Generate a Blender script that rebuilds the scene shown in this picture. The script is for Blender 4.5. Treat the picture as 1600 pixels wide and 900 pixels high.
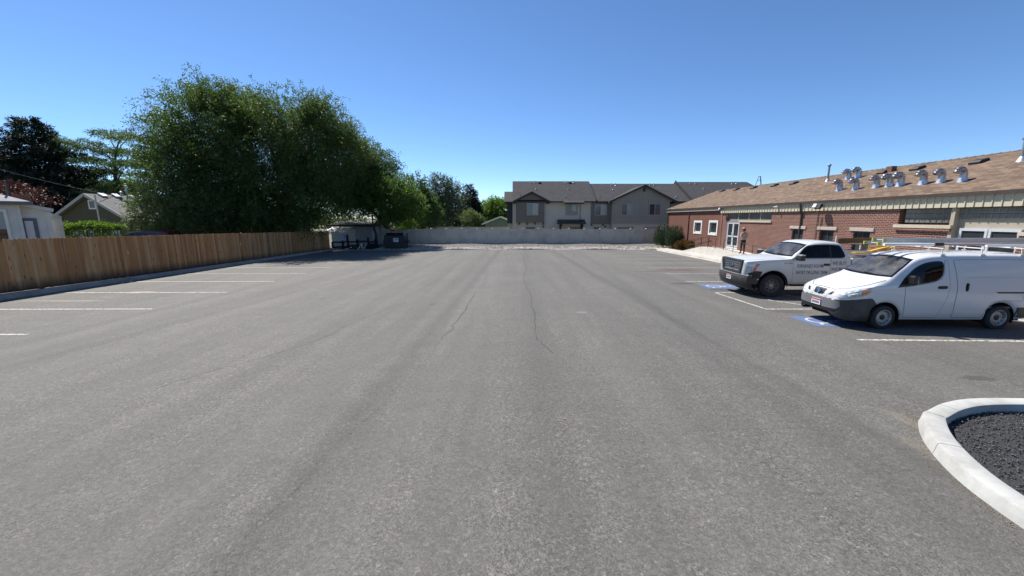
import bpy, bmesh, math, random
import numpy as np
from mathutils import Vector, Matrix, Euler, noise as mnoise
from mathutils.bvhtree import BVHTree
from mathutils.geometry import delaunay_2d_cdt

for o in list(bpy.data.objects): bpy.data.objects.remove(o)
scene = bpy.context.scene
COL = scene.collection
R = math.radians
rnd = random.Random(7)
rng = np.random.default_rng(11)

# ------------------------------------------------------------------ camera
FPX, CAMH, HOR, SLOPE = 610.0, 2.7, 341.0, 0.012
PITCH = math.atan((450 - HOR) / FPX)
cam_data = bpy.data.cameras.new('camera')
cam = bpy.data.objects.new('camera', cam_data)
COL.objects.link(cam)
cam.location = (0, 0, CAMH)
cam.rotation_euler = (R(90) - PITCH, 0, 0)
cam_data.sensor_width = 36.0
cam_data.lens = FPX / 1600.0 * 36.0
cam_data.clip_start, cam_data.clip_end = 0.05, 9000.0
scene.camera = cam

# ------------------------------------------------------------------ light
SUN = Vector((-0.50, 0.56, 1.0)).normalized()          # towards the sun
world = bpy.data.worlds.new('World'); scene.world = world
world.use_nodes = True
wn, wl = world.node_tree.nodes, world.node_tree.links
bg = wn['Background']
sky = wn.new('ShaderNodeTexSky'); sky.sky_type = 'NISHITA'
sky.sun_disc = False
sky.sun_elevation = math.asin(SUN.z)
sky.sun_rotation = math.atan2(SUN.x, SUN.y)
sky.altitude = 3000.0
sky.air_density, sky.dust_density, sky.ozone_density = 1.0, 0.3, 5.0
hsv = wn.new("ShaderNodeHueSaturation"); hsv.inputs["Saturation"].default_value = 1.07
wl.new(sky.outputs[0], hsv.inputs["Color"]); wl.new(hsv.outputs[0], bg.inputs[0])
bg.inputs[1].default_value = 0.102
sun_data = bpy.data.lights.new('sun', 'SUN')
sun_data.energy, sun_data.angle, sun_data.color = 5.0, R(0.53), (1.0, 0.95, 0.88)
sun_ob = bpy.data.objects.new('sun', sun_data); COL.objects.link(sun_ob)
sun_ob.rotation_euler = SUN.to_track_quat('Z', 'Y').to_euler()
sun_ob.location = (-20, 20, 40)
vs = scene.view_settings
vs.view_transform, vs.look, vs.exposure, vs.gamma, vs.use_curve_mapping = 'Standard', 'None', 0.72, 1.0, False
scene.render.engine = 'CYCLES'
scene.cycles.max_bounces = 6
scene.cycles.transparent_max_bounces = 12

# ------------------------------------------------------------------ photo geometry
FW = Vector((0, math.cos(PITCH), -math.sin(PITCH))); RT = Vector((1, 0, 0)); UP = RT.cross(FW)
CAMP = Vector((0, 0, CAMH))
def ray(x, y): return FW + RT * ((x - 800) / FPX) + UP * ((450 - y) / FPX)
def gnd(x, y, z=0.0):
    d = ray(x, y); return CAMP + d * ((z - CAMH) / (d.z + SLOPE * d.y))
def atx(x, y, X): d = ray(x, y); return CAMP + d * (X / d.x)
def aty(x, y, Y): d = ray(x, y); return CAMP + d * (Y / d.y)
def G(x, y): return -SLOPE * max(-60.0, min(y, 46.0))

# ------------------------------------------------------------------ materials
def new_mat(name):
    m = bpy.data.materials.new(name); m.use_nodes = True
    nt = m.node_tree; b = nt.nodes['Principled BSDF']
    return m, nt, b
def N(nt, t, **kw):
    n = nt.nodes.new('ShaderNode' + t)
    for k, v in kw.items():
        if k.startswith('i_'): n.inputs[k[2:].replace('_', ' ')].default_value = v
        else: setattr(n, k, v)
    return n
def L(nt, a, b): nt.links.new(a, b)
def c4(c): return (c[0], c[1], c[2], 1.0)
def coord(nt, kind='pos', scale=(1, 1, 1)):
    if kind == 'pos': out = N(nt, 'NewGeometry').outputs['Position']
    else: out = N(nt, 'TexCoord').outputs['Object']
    mp = N(nt, 'Mapping'); mp.inputs['Scale'].default_value = scale
    L(nt, out, mp.inputs[0]); return mp.outputs[0]
def math_n(nt, op, a, b=None, clamp=False):
    n = N(nt, 'Math', operation=op); n.use_clamp = clamp
    for i, v in enumerate((a, b)):
        if v is None: continue
        if isinstance(v, (int, float)): n.inputs[i].default_value = v
        else: L(nt, v, n.inputs[i])
    return n.outputs[0]
def mixc(nt, fac, a, b, mode='MIX'):
    n = N(nt, 'Mix', data_type='RGBA', blend_type=mode)
    for i, v in ((0, fac), (6, a), (7, b)):
        if isinstance(v, (int, float)): n.inputs[i].default_value = v
        elif isinstance(v, (tuple, list)): n.inputs[i].default_value = c4(v)
        else: L(nt, v, n.inputs[i])
    return n.outputs[2]
def noise(nt, vec, scale, detail=4, rough=.55, dist=0):
    n = N(nt, 'TexNoise'); n.inputs['Scale'].default_value = scale
    n.inputs['Detail'].default_value = detail; n.inputs['Roughness'].default_value = rough
    n.inputs['Distortion'].default_value = dist
    L(nt, vec, n.inputs['Vector']); return n.outputs[0]
def ramp(nt, f, lo, hi):
    n = N(nt, 'MapRange'); n.inputs[1].default_value = lo; n.inputs[2].default_value = hi
    L(nt, f, n.inputs[0]); return n.outputs[0]
def bump(nt, b, h, strength=.3, dist=.02):
    n = N(nt, 'Bump'); n.inputs['Strength'].default_value = strength; n.inputs['Distance'].default_value = dist
    L(nt, h, n.inputs['Height']); L(nt, n.outputs[0], b.inputs['Normal'])
MATS = {}
def mat(name, col=(.5, .5, .5), rough=.7, metal=0.0, col2=None, vscale=2.0, vdet=5, stretch=(1, 1, 1), kind='pos',
        bmp=0.0, bscale=40.0, bdist=.01, spec=.5, coat=0.0, rvar=0.0, grime=None, gscale=.8):
    if name in MATS: return MATS[name]
    m, nt, b = new_mat(name)
    b.inputs['Roughness'].default_value = rough; b.inputs['Metallic'].default_value = metal
    b.inputs['Specular IOR Level'].default_value = spec; b.inputs['Coat Weight'].default_value = coat
    b.inputs['Coat Roughness'].default_value = .05
    b.inputs['Base Color'].default_value = c4(col)
    v = coord(nt, kind, stretch)
    c = None
    if col2 is not None:
        f = ramp(nt, noise(nt, v, vscale, vdet), .32, .68)
        c = mixc(nt, f, col, col2)
    if grime is not None:
        g = ramp(nt, noise(nt, v, gscale, 7, .65), .45, .75)
        c = mixc(nt, math_n(nt, 'MULTIPLY', g, .6), c if c is not None else col, grime)
    if c is not None: L(nt, c, b.inputs['Base Color'])
    if rvar:
        r = ramp(nt, noise(nt, v, vscale * 1.7, 4), .3, .7)
        L(nt, math_n(nt, 'ADD', math_n(nt, 'MULTIPLY', r, rvar), rough), b.inputs['Roughness'])
    if bmp: bump(nt, b, noise(nt, v, bscale, 4), bmp, bdist)
    MATS[name] = m; return m

def leaf_mat(name, c1, c2, c3=None, trans=.35, rough=.55):
    m, nt, b = new_mat(name)
    g = N(nt, 'NewGeometry')
    v = g.outputs['Position']
    f = ramp(nt, noise(nt, v, .55, 3), .35, .65)
    c = mixc(nt, f, c1, c2)
    r = g.outputs['Random Per Island']
    if c3 is not None: c = mixc(nt, math_n(nt, 'MULTIPLY', r, .55), c, c3)
    hv = N(nt, 'HueSaturation'); L(nt, c, hv.inputs['Color'])
    L(nt, math_n(nt, 'ADD', math_n(nt, 'MULTIPLY', r, .7), .65), hv.inputs['Value'])
    c = hv.outputs[0]
    L(nt, c, b.inputs['Base Color']); b.inputs['Roughness'].default_value = rough
    b.inputs['Specular IOR Level'].default_value = .35
    tr = N(nt, 'BsdfTranslucent')
    L(nt, mixc(nt, .5, c, (c2[0] * 1.5, c2[1] * 1.7, c2[2] * .5)), tr.inputs[0])
    mx = N(nt, 'MixShader'); mx.inputs[0].default_value = trans
    L(nt, b.outputs[0], mx.inputs[1]); L(nt, tr.outputs[0], mx.inputs[2])
    L(nt, mx.outputs[0], nt.nodes['Material Output'].inputs[0])
    return m

def glass_mat(name, tint=(.5, .55, .55), dens=.6, rough=.02, ior=1.6, haze=0.0):
    """thin pane: tinted transmission plus a Fresnel reflection"""
    m, nt, b = new_mat(name); nt.nodes.remove(b)
    t = N(nt, 'BsdfTransparent'); t.inputs[0].default_value = c4([x * (1 - dens) + 0 for x in (1, 1, 1)] if tint is None else tint)
    g = N(nt, 'BsdfGlossy'); g.inputs['Roughness'].default_value = rough
    fr = N(nt, 'Fresnel'); fr.inputs[0].default_value = ior
    mx = N(nt, 'MixShader')
    base = t.outputs[0]
    if haze:  # pale diffuse film mixed in to brighten the pane, imitating glare
        df_ = N(nt, 'BsdfDiffuse'); df_.inputs[0].default_value = (.55, .52, .47, 1); md = N(nt, 'MixShader')
        L(nt, math_n(nt, 'MULTIPLY', ramp(nt, noise(nt, coord(nt, 'obj'), 3.0, 6, .65), .25, .8), haze), md.inputs[0])
        L(nt, base, md.inputs[1]); L(nt, df_.outputs[0], md.inputs[2]); base = md.outputs[0]
    L(nt, fr.outputs[0], mx.inputs[0]); L(nt, base, mx.inputs[1]); L(nt, g.outputs[0], mx.inputs[2])
    L(nt, mx.outputs[0], nt.nodes['Material Output'].inputs[0])
    return m

# ------------------------------------------------------------------ mesh building
RM = {}                                                  # matrices of the roots
class MB:
    def __init__(s): s.v = []; s.f = []; s.m = []
    def add(s, vs_, fs, mi=0):
        o = len(s.v); s.v.extend([tuple(p) for p in vs_])
        s.f.extend([tuple(i + o for i in f) for f in fs]); s.m.extend([mi] * len(fs)); return s
    def box(s, x0, x1, y0, y1, z0, z1, mi=0):
        x0, x1 = min(x0, x1), max(x0, x1); y0, y1 = min(y0, y1), max(y0, y1); z0, z1 = min(z0, z1), max(z0, z1)
        return s.add([(x0, y0, z0), (x1, y0, z0), (x1, y1, z0), (x0, y1, z0), (x0, y0, z1), (x1, y0, z1), (x1, y1, z1), (x0, y1, z1)],
              [(0, 3, 2, 1), (4, 5, 6, 7), (0, 1, 5, 4), (1, 2, 6, 5), (2, 3, 7, 6), (3, 0, 4, 7)], mi)
    def obox(s, c, size, rot=(0, 0, 0), mi=0):
        M = Matrix.Translation(c) @ (rot if isinstance(rot, Matrix) else Euler(rot).to_matrix().to_4x4())
        a, b, d = [q / 2 for q in size]
        P = [M @ Vector(p) for p in ((-a, -b, -d), (a, -b, -d), (a, b, -d), (-a, b, -d), (-a, -b, d), (a, -b, d), (a, b, d), (-a, b, d))]
        return s.add(P, [(0, 3, 2, 1), (4, 5, 6, 7), (0, 1, 5, 4), (1, 2, 6, 5), (2, 3, 7, 6), (3, 0, 4, 7)], mi)
    def bar(s, p0, p1, w, h, mi=0, up=(0, 0, 1)):
        p0, p1 = Vector(p0), Vector(p1); d = p1 - p0; l = d.length; d.normalize()
        u = Vector(up); sd = d.cross(u)
        if sd.length < 1e-4: sd = d.cross(Vector((1, 0, 0)))
        sd.normalize(); u = sd.cross(d)
        P = [p + sd * a * w / 2 + u * b * h / 2 for p in (p0, p1) for a, b in ((-1, -1), (1, -1), (1, 1), (-1, 1))]
        return s.add(P, [(0, 1, 2, 3), (7, 6, 5, 4), (0, 4, 5, 1), (1, 5, 6, 2), (2, 6, 7, 3), (3, 7, 4, 0)], mi)
    def tube(s, pts, r, n=8, mi=0, caps=True):
        pts = [Vector(p) for p in pts]; k = len(pts)
        rs = r if isinstance(r, (list, tuple)) else [r] * k
        ref = None; V = []
        for i, p in enumerate(pts):
            d = (pts[min(i + 1, k - 1)] - pts[max(i - 1, 0)]).normalized()
            if ref is None:
                ref = d.orthogonal().normalized()
            ref = (ref - d * ref.dot(d)); ref = ref.normalized() if ref.length > 1e-5 else d.orthogonal().normalized()
            q = d.cross(ref)
            V += [p + (ref * math.cos(2 * math.pi * j / n) + q * math.sin(2 * math.pi * j / n)) * rs[i] for j in range(n)]
        Fs = [(i * n + j, i * n + (j + 1) % n, (i + 1) * n + (j + 1) % n, (i + 1) * n + j) for i in range(k - 1) for j in range(n)]
        if caps: Fs += [tuple(range(n - 1, -1, -1)), tuple((k - 1) * n + j for j in range(n))]
        return s.add(V, Fs, mi)
    def lathe(s, prof, M=None, n=16, mi=0, caps=True):
        """prof: (radius, height) along local z"""
        M = M or Matrix.Identity(4); V = []; k = len(prof)
        for r, h in prof: V += [M @ Vector((r * math.cos(2 * math.pi * j / n), r * math.sin(2 * math.pi * j / n), h)) for j in range(n)]
        Fs = [(i * n + j, i * n + (j + 1) % n, (i + 1) * n + (j + 1) % n, (i + 1) * n + j) for i in range(k - 1) for j in range(n)]
        if caps and prof[0][0] > 1e-4: Fs.append(tuple(range(n - 1, -1, -1)))
        if caps and prof[-1][0] > 1e-4: Fs.append(tuple((k - 1) * n + j for j in range(n)))
        return s.add(V, Fs, mi)
    def prism(s, poly, axis, a0, a1, mi=0):
        """poly in the two other axes, in the order x,y,z"""
        def pt(p, a): return (a, p[0], p[1]) if axis == 'x' else ((p[0], a, p[1]) if axis == 'y' else (p[0], p[1], a))
        n = len(poly); V = [pt(p, a0) for p in poly] + [pt(p, a1) for p in poly]
        Fs = [tuple(range(n)), tuple(range(2 * n - 1, n - 1, -1))] + [(i, i + n, (i + 1) % n + n, (i + 1) % n) for i in range(n)]
        return s.add(V, Fs, mi)
    def slab(s, top, th, mi=0):
        """polygon (any plane, given in 3D) thickened downwards by th"""
        n = len(top); V = list(map(Vector, top)) + [Vector(p) - Vector((0, 0, th)) for p in top]
        Fs = [tuple(range(n)), tuple(range(2 * n - 1, n - 1, -1))] + [(i, i + n, (i + 1) % n + n, (i + 1) % n) for i in range(n)]
        return s.add(V, Fs, mi)
    def mesh(s, name, mats, smooth=None, M=None):
        me = bpy.data.meshes.new(name)
        V = s.v if M is None else [tuple(M @ Vector(p)) for p in s.v]
        me.from_pydata(V, [], s.f)
        ml = mats if isinstance(mats, (list, tuple)) else [mats]
        for m in ml: me.materials.append(m)
        if len(ml) > 1: me.polygons.foreach_set('material_index', s.m)
        bm = bmesh.new(); bm.from_mesh(me); bmesh.ops.recalc_face_normals(bm, faces=bm.faces); bm.to_mesh(me); bm.free()
        if smooth is not None:
            me.polygons.foreach_set('use_smooth', [True] * len(me.polygons))
            me.set_sharp_from_angle(angle=R(smooth))
        me.update(); return me
    def build(s, name, mats, parent=None, smooth=None, local=False, loc=None, bevel=0, **props):
        """world coordinates unless local; a part goes into its root's frame"""
        M = None
        if parent is not None and not local: M = RM[parent.name].inverted()
        if parent is None and loc is not None: M = Matrix.Translation(loc).inverted()
        me = s.mesh(name, mats, smooth, M)
        o = bpy.data.objects.new(name, me); COL.objects.link(o)
        if parent is not None:
            o.parent = parent; RM[o.name] = RM[parent.name]
        elif loc is not None: o.location = loc; RM[o.name] = Matrix.Translation(loc)
        else: RM[o.name] = Matrix.Identity(4)
        if bevel:
            b = o.modifiers.new('bevel', 'BEVEL'); b.width = bevel; b.segments = 2; b.limit_method = 'ANGLE'; b.angle_limit = R(40)
        for k, v in props.items(): o[k] = v
        return o
def thing(name, label, cat, loc=(0, 0, 0), rotz=0.0, group=None, rot=None):
    o = bpy.data.objects.new(name, None); COL.objects.link(o)
    o.empty_display_size = .2
    o.location = loc; o.rotation_euler = rot if rot else (0, 0, rotz)
    o['label'] = label; o['category'] = cat
    if group: o['group'] = group
    RM[o.name] = Matrix.Translation(loc) @ Euler(rot if rot else (0, 0, rotz)).to_matrix().to_4x4()
    return o
def tag(o, label, cat, group=None):
    o['label'] = label; o['category'] = cat
    if group: o['group'] = group
    return o
def struct(o): o['kind'] = 'structure'; return o
def link_copy(me, name, parent=None, loc=(0, 0, 0), rot=(0, 0, 0), scale=(1, 1, 1)):
    o = bpy.data.objects.new(name, me); COL.objects.link(o)
    o.parent = parent; o.location = loc; o.rotation_euler = rot; o.scale = scale
    return o
def text_mesh(body, size, font_bold=False, extrude=.001, align='LEFT', shear=0, spacing=1.0, weight=0.0):
    cu = bpy.data.curves.new('lettering', 'FONT'); cu.body = body; cu.size = size; cu.extrude = extrude
    cu.align_x = align; cu.resolution_u = 2; cu.shear = shear; cu.space_character = spacing; cu.offset = weight
    ob = bpy.data.objects.new('lettering_tmp', cu); COL.objects.link(ob)
    dg = bpy.context.evaluated_depsgraph_get(); me = bpy.data.meshes.new_from_object(ob.evaluated_get(dg))
    bpy.data.objects.remove(ob); bpy.data.curves.remove(cu); return me
def raw_mesh(name, V, quads, mats):
    """fast numpy mesh of quads (N,4)"""
    me = bpy.data.meshes.new(name); nv, nq = len(V), len(quads)
    me.vertices.add(nv); me.vertices.foreach_set('co', np.ascontiguousarray(V, dtype=np.float32).ravel())
    k = quads.shape[1]
    me.loops.add(nq * k); me.loops.foreach_set('vertex_index', quads.astype(np.int32).ravel())
    me.polygons.add(nq); me.polygons.foreach_set('loop_start', np.arange(nq, dtype=np.int32) * k)
    me.polygons.foreach_set('loop_total', np.full(nq, k, dtype=np.int32))
    for m in (mats if isinstance(mats, (list, tuple)) else [mats]): me.materials.append(m)
    me.update(calc_edges=True); me.validate(); return me
# ================================================================== setting: ground, lot, kerbs
def asphalt_material():
    m, nt, b = new_mat('asphalt')
    v = coord(nt)
    vo = N(nt, 'TexVoronoi'); vo.inputs['Scale'].default_value = 38; L(nt, v, vo.inputs['Vector'])
    sp = N(nt, 'SeparateColor'); L(nt, vo.outputs['Color'], sp.inputs[0])
    vo2 = N(nt, 'TexVoronoi'); vo2.inputs['Scale'].default_value = 110; L(nt, v, vo2.inputs['Vector'])
    sp2 = N(nt, 'SeparateColor'); L(nt, vo2.outputs['Color'], sp2.inputs[0])
    stone = mixc(nt, sp.outputs[0], (.026, .025, .022), (.285, .271, .238))
    fine = mixc(nt, sp2.outputs[1], (.030, .0288, .0255), (.28, .266, .234))
    c = mixc(nt, .5, stone, fine)
    # a few bright chips and open dark pores
    c = mixc(nt, ramp(nt, sp.outputs[1], .955, .99), c, (.33, .315, .285))
    c = mixc(nt, ramp(nt, sp2.outputs[2], .74, .84), c, (.022, .021, .020))
    # wear: big soft patches, paving lanes that run down the lot, tyre-scrubbed bands
    big = ramp(nt, noise(nt, v, .22, 5, .6), .35, .65)
    c = mixc(nt, math_n(nt, 'MULTIPLY', big, .55), c, (.088, .085, .078))
    lane = ramp(nt, noise(nt, coord(nt, 'pos', (.75, .035, 1)), 1.0, 4, .6), .38, .66)
    c = mixc(nt, math_n(nt, 'MULTIPLY', lane, .42), c, (.180, .172, .153))
    lane2 = ramp(nt, noise(nt, coord(nt, 'pos', (1.3, .075, 1)), 1.0, 5, .65), .44, .66)
    c = mixc(nt, math_n(nt, 'MULTIPLY', lane2, .42), c, (.068, .066, .061))
    med = ramp(nt, noise(nt, v, 1.6, 6, .65), .4, .66)
    c = mixc(nt, math_n(nt, 'MULTIPLY', med, .34), c, (.085, .082, .078))
    blot = ramp(nt, noise(nt, v, 9, 4, .6), .56, .74)
    c = mixc(nt, math_n(nt, 'MULTIPLY', blot, .25), c, (.06, .058, .056))
    cl = ramp(nt, noise(nt, v, 30, 3, .7), .35, .65)
    c = mixc(nt, math_n(nt, 'MULTIPLY', cl, .42), c, (.052, .050, .046))
    c8 = ramp(nt, noise(nt, v, 13, 5, .75), .45, .62)
    c = mixc(nt, math_n(nt, 'MULTIPLY', c8, .2), c, (.165, .159, .143))
    # drips and small dark spots here and there
    dv = N(nt, 'TexVoronoi'); dv.inputs['Scale'].default_value = .75; L(nt, v, dv.inputs['Vector'])
    dsep = N(nt, 'SeparateColor'); L(nt, dv.outputs['Color'], dsep.inputs[0])
    dd = math_n(nt, 'ADD', dv.outputs['Distance'], math_n(nt, 'MULTIPLY', math_n(nt, 'SUBTRACT', noise(nt, v, 11, 4, .7), .5), .16))
    spot = math_n(nt, 'MULTIPLY', ramp(nt, dd, .10, .03), ramp(nt, dsep.outputs[0], .6, .7))
    c = mixc(nt, math_n(nt, 'MULTIPLY', spot, .62), c, (.035, .034, .031))
    # stains: (pixel centre, half sizes in m, colour, amount)
    stains = [((1062, 422), (1.5, .5), (.10, .055, .042), .85), ((1020, 424), (1.2, .25), (.06, .056, .052), .6),
              ((1066, 443), (.55, .28), (.05, .047, .044), .8), ((1128, 453), (.5, .3), (.055, .052, .048), .7),
              ((1236, 487), (.6, .25), (.06, .055, .05), .6), ((222, 456.5), (.55, .22), (.36, .28, .17), .75),
              ((100, 470), (1.6, .14), (.28, .25, .2), .45), ((1530, 591), (.28, .13), (.05, .048, .045), .7),
              ((909, 488), (.16, .12), (.26, .25, .23), .4), ((1428, 662), (.13, .40), (.20, .17, .125), .35),
              ((1446, 703), (.10, .30), (.19, .16, .12), .3)]
    xyz = N(nt, 'SeparateXYZ'); L(nt, N(nt, 'NewGeometry').outputs['Position'], xyz.inputs[0])
    nn = math_n(nt, 'MULTIPLY', math_n(nt, 'SUBTRACT', noise(nt, v, 3.2, 6, .7), .5), 2.6)
    # raked, scuffed bands along the paving joints, and tyre-polished tracks down the lot
    jit_ = math_n(nt, 'MULTIPLY', math_n(nt, 'SUBTRACT', noise(nt, v, 1.1, 5, .7), .5), .5)
    for pa, pb, hw, amt in (((779, 392), (500, 722), .34, .42), ((865, 392), (1160, 560), .34, .36), ((705, 393), (60, 560), .30, .25), ((822, 392), (850, 640), .45, .22), ((905, 392), (1010, 470), .4, .2), ((760, 392), (610, 530), .5, .18)):
        a_, b_ = gnd(*pa), gnd(*pb); k_ = (b_.x - a_.x) / (b_.y - a_.y)
        ln_ = math_n(nt, 'SUBTRACT', math_n(nt, 'SUBTRACT', xyz.outputs[0], a_.x), math_n(nt, 'MULTIPLY', math_n(nt, 'SUBTRACT', xyz.outputs[1], a_.y), k_))
        f = ramp(nt, math_n(nt, 'ABSOLUTE', math_n(nt, 'ADD', ln_, jit_)), hw, .02)
        c = mixc(nt, math_n(nt, 'MULTIPLY', f, amt), c, (.05, .048, .044))
    for (px, hs, col, amt) in stains:
        p = gnd(*px)
        dx = math_n(nt, 'MULTIPLY', math_n(nt, 'SUBTRACT', xyz.outputs[0], p.x), 1 / hs[0])
        dy = math_n(nt, 'MULTIPLY', math_n(nt, 'SUBTRACT', xyz.outputs[1], p.y), 1 / hs[1])
        d = math_n(nt, 'ADD', math_n(nt, 'POWER', dx, 2), math_n(nt, 'POWER', dy, 2))
        f = N(nt, 'MapRange'); f.inputs[1].default_value = 1.25; f.inputs[2].default_value = .45
        L(nt, math_n(nt, 'ADD', d, nn), f.inputs[0])
        c = mixc(nt, math_n(nt, 'MULTIPLY', f.outputs[0], amt), c, col)
    L(nt, c, b.inputs['Base Color'])
    b.inputs['Roughness'].default_value = .82; b.inputs['Specular IOR Level'].default_value = .4
    h = math_n(nt, 'ADD', math_n(nt, 'MULTIPLY', sp.outputs[0], .6), math_n(nt, 'MULTIPLY', sp2.outputs[1], .4))
    bump(nt, b, h, .75, .006)
    return m
M_ASPH = asphalt_material()
M_EARTH = mat('earth', (.16, .13, .085), .95, col2=(.10, .12, .045), vscale=.35, bmp=.5, bscale=14, bdist=.05)
M_CONC = mat('concrete', (.50, .475, .43), .85, col2=(.40, .38, .345), vscale=1.3, bmp=.25, bscale=60, bdist=.004, grime=(.24, .22, .19), gscale=.9)
M_CONC_NEW = mat('kerb_concrete', (.43, .43, .41), .85, col2=(.35, .35, .33), vscale=2.2, bmp=.3, bscale=90, bdist=.003, grime=(.20, .19, .165), gscale=2.2)
def paint_material(name, col, wear=.5, dark=(.12, .115, .108)):
    m, nt, b = new_mat(name); v = coord(nt)
    f = ramp(nt, noise(nt, v, 14, 6, .75), .60 - .12 * wear, .78 - .12 * wear)
    f2 = ramp(nt, noise(nt, v, 70, 3, .6), .45, .7)
    k = math_n(nt, 'MULTIPLY', math_n(nt, 'ADD', f, math_n(nt, 'MULTIPLY', f2, .5)), wear, True)
    L(nt, mixc(nt, k, col, dark), b.inputs['Base Color']); b.inputs['Roughness'].default_value = .75
    bump(nt, b, noise(nt, v, 80, 3), .4, .004)
    return m
M_LINE = paint_material('line_paint', (.56, .545, .50), 1.2)
M_LINE_FADED = paint_material('faded_line_paint', (.46, .45, .41), 1.15)
M_BLUE = paint_material('blue_paint', (.075, .135, .30), .85)
M_WHITE_PAINT = paint_material('symbol_white_paint', (.52, .52, .52), .7)

# ground sheet to the horizon (follows the gentle fall of the lot, flat beyond)
xs = [-4000, -900, -300, -120, -60, -30, 0, 30, 60, 120, 300, 900, 4000]
ys = [-3000, -600, -150, -60, -30, -10, 10, 30, 46, 60, 90, 150, 400, 1200, 6000]
gb = MB()
gb.add([(x, y, G(x, y) - .06) for y in ys for x in xs],
       [(j * len(xs) + i, j * len(xs) + i + 1, (j + 1) * len(xs) + i + 1, (j + 1) * len(xs) + i) for j in range(len(ys) - 1) for i in range(len(xs) - 1)])
struct(gb.build('ground', M_EARTH))

# left kerb foot / lot outline
KL0, KL1 = Vector((-18.30, 5.0, 0)), Vector((-17.86, 39.4, 0))
def kl(y): return KL0.x + (KL1.x - KL0.x) * (y - KL0.y) / (KL1.y - KL0.y)
KR0, KR1 = Vector((14.24, 4.0, 0)), Vector((14.66, 40.4, 0))
def kr(y): return KR0.x + (KR1.x - KR0.x) * (y - KR0.y) / (KR1.y - KR0.y)
lot = MB()
for y0, y1 in ((-30, -5), (-5, 5), (5, 15), (15, 25), (25, 39.4)):
    xa0, xa1 = (-40 if y0 < -5 else kl(y0)), (-40 if y1 < -4 else kl(y1))
    xb0, xb1 = (40 if y0 < -5 else kr(y0)), (40 if y1 < -4 else kr(y1))
    if y0 == -5: xa0, xb0 = kl(-5), kr(-5)
    if y1 == -5: xa1, xb1 = kl(-5), kr(-5)
    lot.add([(xa0, y0, G(0, y0)), (xb0, y0, G(0, y0)), (xb1, y1, G(0, y1)), (xa1, y1, G(0, y1))], [(0, 1, 2, 3)])
struct(lot.build('parking_lot', M_ASPH))

def sweep(path, prof, closed=False, mi=0, mb=None):
    """path: ground points (x,y); prof: (offset to the left of travel, height)"""
    mb = mb or MB(); n = len(path); k = len(prof); V = []
    for i, p in enumerate(path):
        a = Vector(path[max(i - 1, 0)]); c = Vector(path[min(i + 1, n - 1)])
        d = (c - a).normalized(); nl = Vector((-d.y, d.x))
        for o, h in prof:
            q = Vector(p) + nl * o; V.append((q.x, q.y, G(q.x, q.y) + h))
    Fs = [(i * k + j, i * k + j + 1, (i + 1) * k + j + 1, (i + 1) * k + j) for i in range(n - 1) for j in range(k - 1)]
    Fs += [tuple(range(k)), tuple((n - 1) * k + j for j in range(k - 1, -1, -1))]
    return mb.add(V, Fs, mi)
M_KERB_OLD = mat('old_kerb_concrete', (.33, .31, .28), .9, col2=(.24, .225, .2), vscale=1.5, bmp=.3, bscale=60, bdist=.005, grime=(.15, .14, .12), gscale=1.2)
lk = sweep([(kl(y), y) for y in np.linspace(5, 39.4, 36)], [(-.10, .006), (.0, .012), (.015, .14), (.03, .16), (.17, .165), (.18, .0)])
struct(lk.build('kerb_left', M_KERB_OLD, smooth=30))
strip = MB()
for i in range(35):
    a, b_ = 5 + i * 34.4 / 35, 5 + (i + 1) * 34.4 / 35
    strip.add([(kl(a) - .182, a, G(0, a) + .10), (kl(a) - 1.4, a, G(0, a) + .10), (kl(b_) - 1.4, b_, G(0, b_) + .10), (kl(b_) - .182, b_, G(0, b_) + .10)], [(0, 1, 2, 3)])
struct(strip.build('soil_strip', mat('dark_soil', (.075, .06, .045), .95, col2=(.045, .038, .03), vscale=6, bmp=.7, bscale=30, bdist=.03)))  # dark soil between kerb and fence

# ---- painted lines
def line(name, p, q, w=.10, m=None, lift=.004):
    p, q = Vector(p[:2]), Vector(q[:2]); d = (q - p).normalized(); s = Vector((-d.y, d.x)) * w / 2
    mb = MB(); n = max(2, int((q - p).length / 2))
    V = []
    for i in range(n + 1):
        c = p + (q - p) * i / n
        for sg in (-1, 1):
            e = c + s * sg; V.append((e.x, e.y, G(e.x, e.y) + lift))
    mb.add(V, [(2 * i, 2 * i + 1, 2 * i + 3, 2 * i + 2) for i in range(n)])
    return struct(mb.build(name, m or M_LINE))
for i, y in enumerate((6.2, 9.22, 12.1, 15.12, 18.02, 20.9, 23.8, 26.7, 29.6, 32.5, 35.4)):
    e = (-11.9, -11.9, -11.44, -11.23, -11.13, -11.1, -11.05, -11.0, -11, -11, -11)[i]
    line('stall_line', (kl(y) + .12, y - .05), (e, y + .02), .10, M_LINE if i < 5 else M_LINE_FADED)
line('kerb_line', (kl(5) + .15, 5), (kl(39) + .15, 39), .07, M_LINE)
for i, y in enumerate((8.79, 18.02, 20.9, 23.8, 26.7, 29.6, 32.5, 35.4)):
    line('stall_line', (8.1 if i < 2 else 8.3, y), (kr(y) - .15, y - (.18 if i == 0 else 0)), .10, M_LINE if i < 2 else M_LINE_FADED)
line('kerb_line', (kr(12) - .16, 12), (kr(39.4) - .16, 39.4), .12, M_LINE)
line('aisle_line', (7.98, 15.12), (8.08, 12.06), .10)
line('aisle_line', (8.03, 12.1), (kr(12) - .2, 12.08), .10, M_LINE, .0045)
line('aisle_line', (8.0, 15.07), (kr(15) - .2, 15.1), .10, M_LINE, .005)
for k in range(5):
    line('aisle_hatch_line', (9.1 + k * 1.15, 13.62 + (1.4 if k else 0)), (10.05 + k * 1.15, 12.17), .10, M_LINE, .0065)

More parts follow.
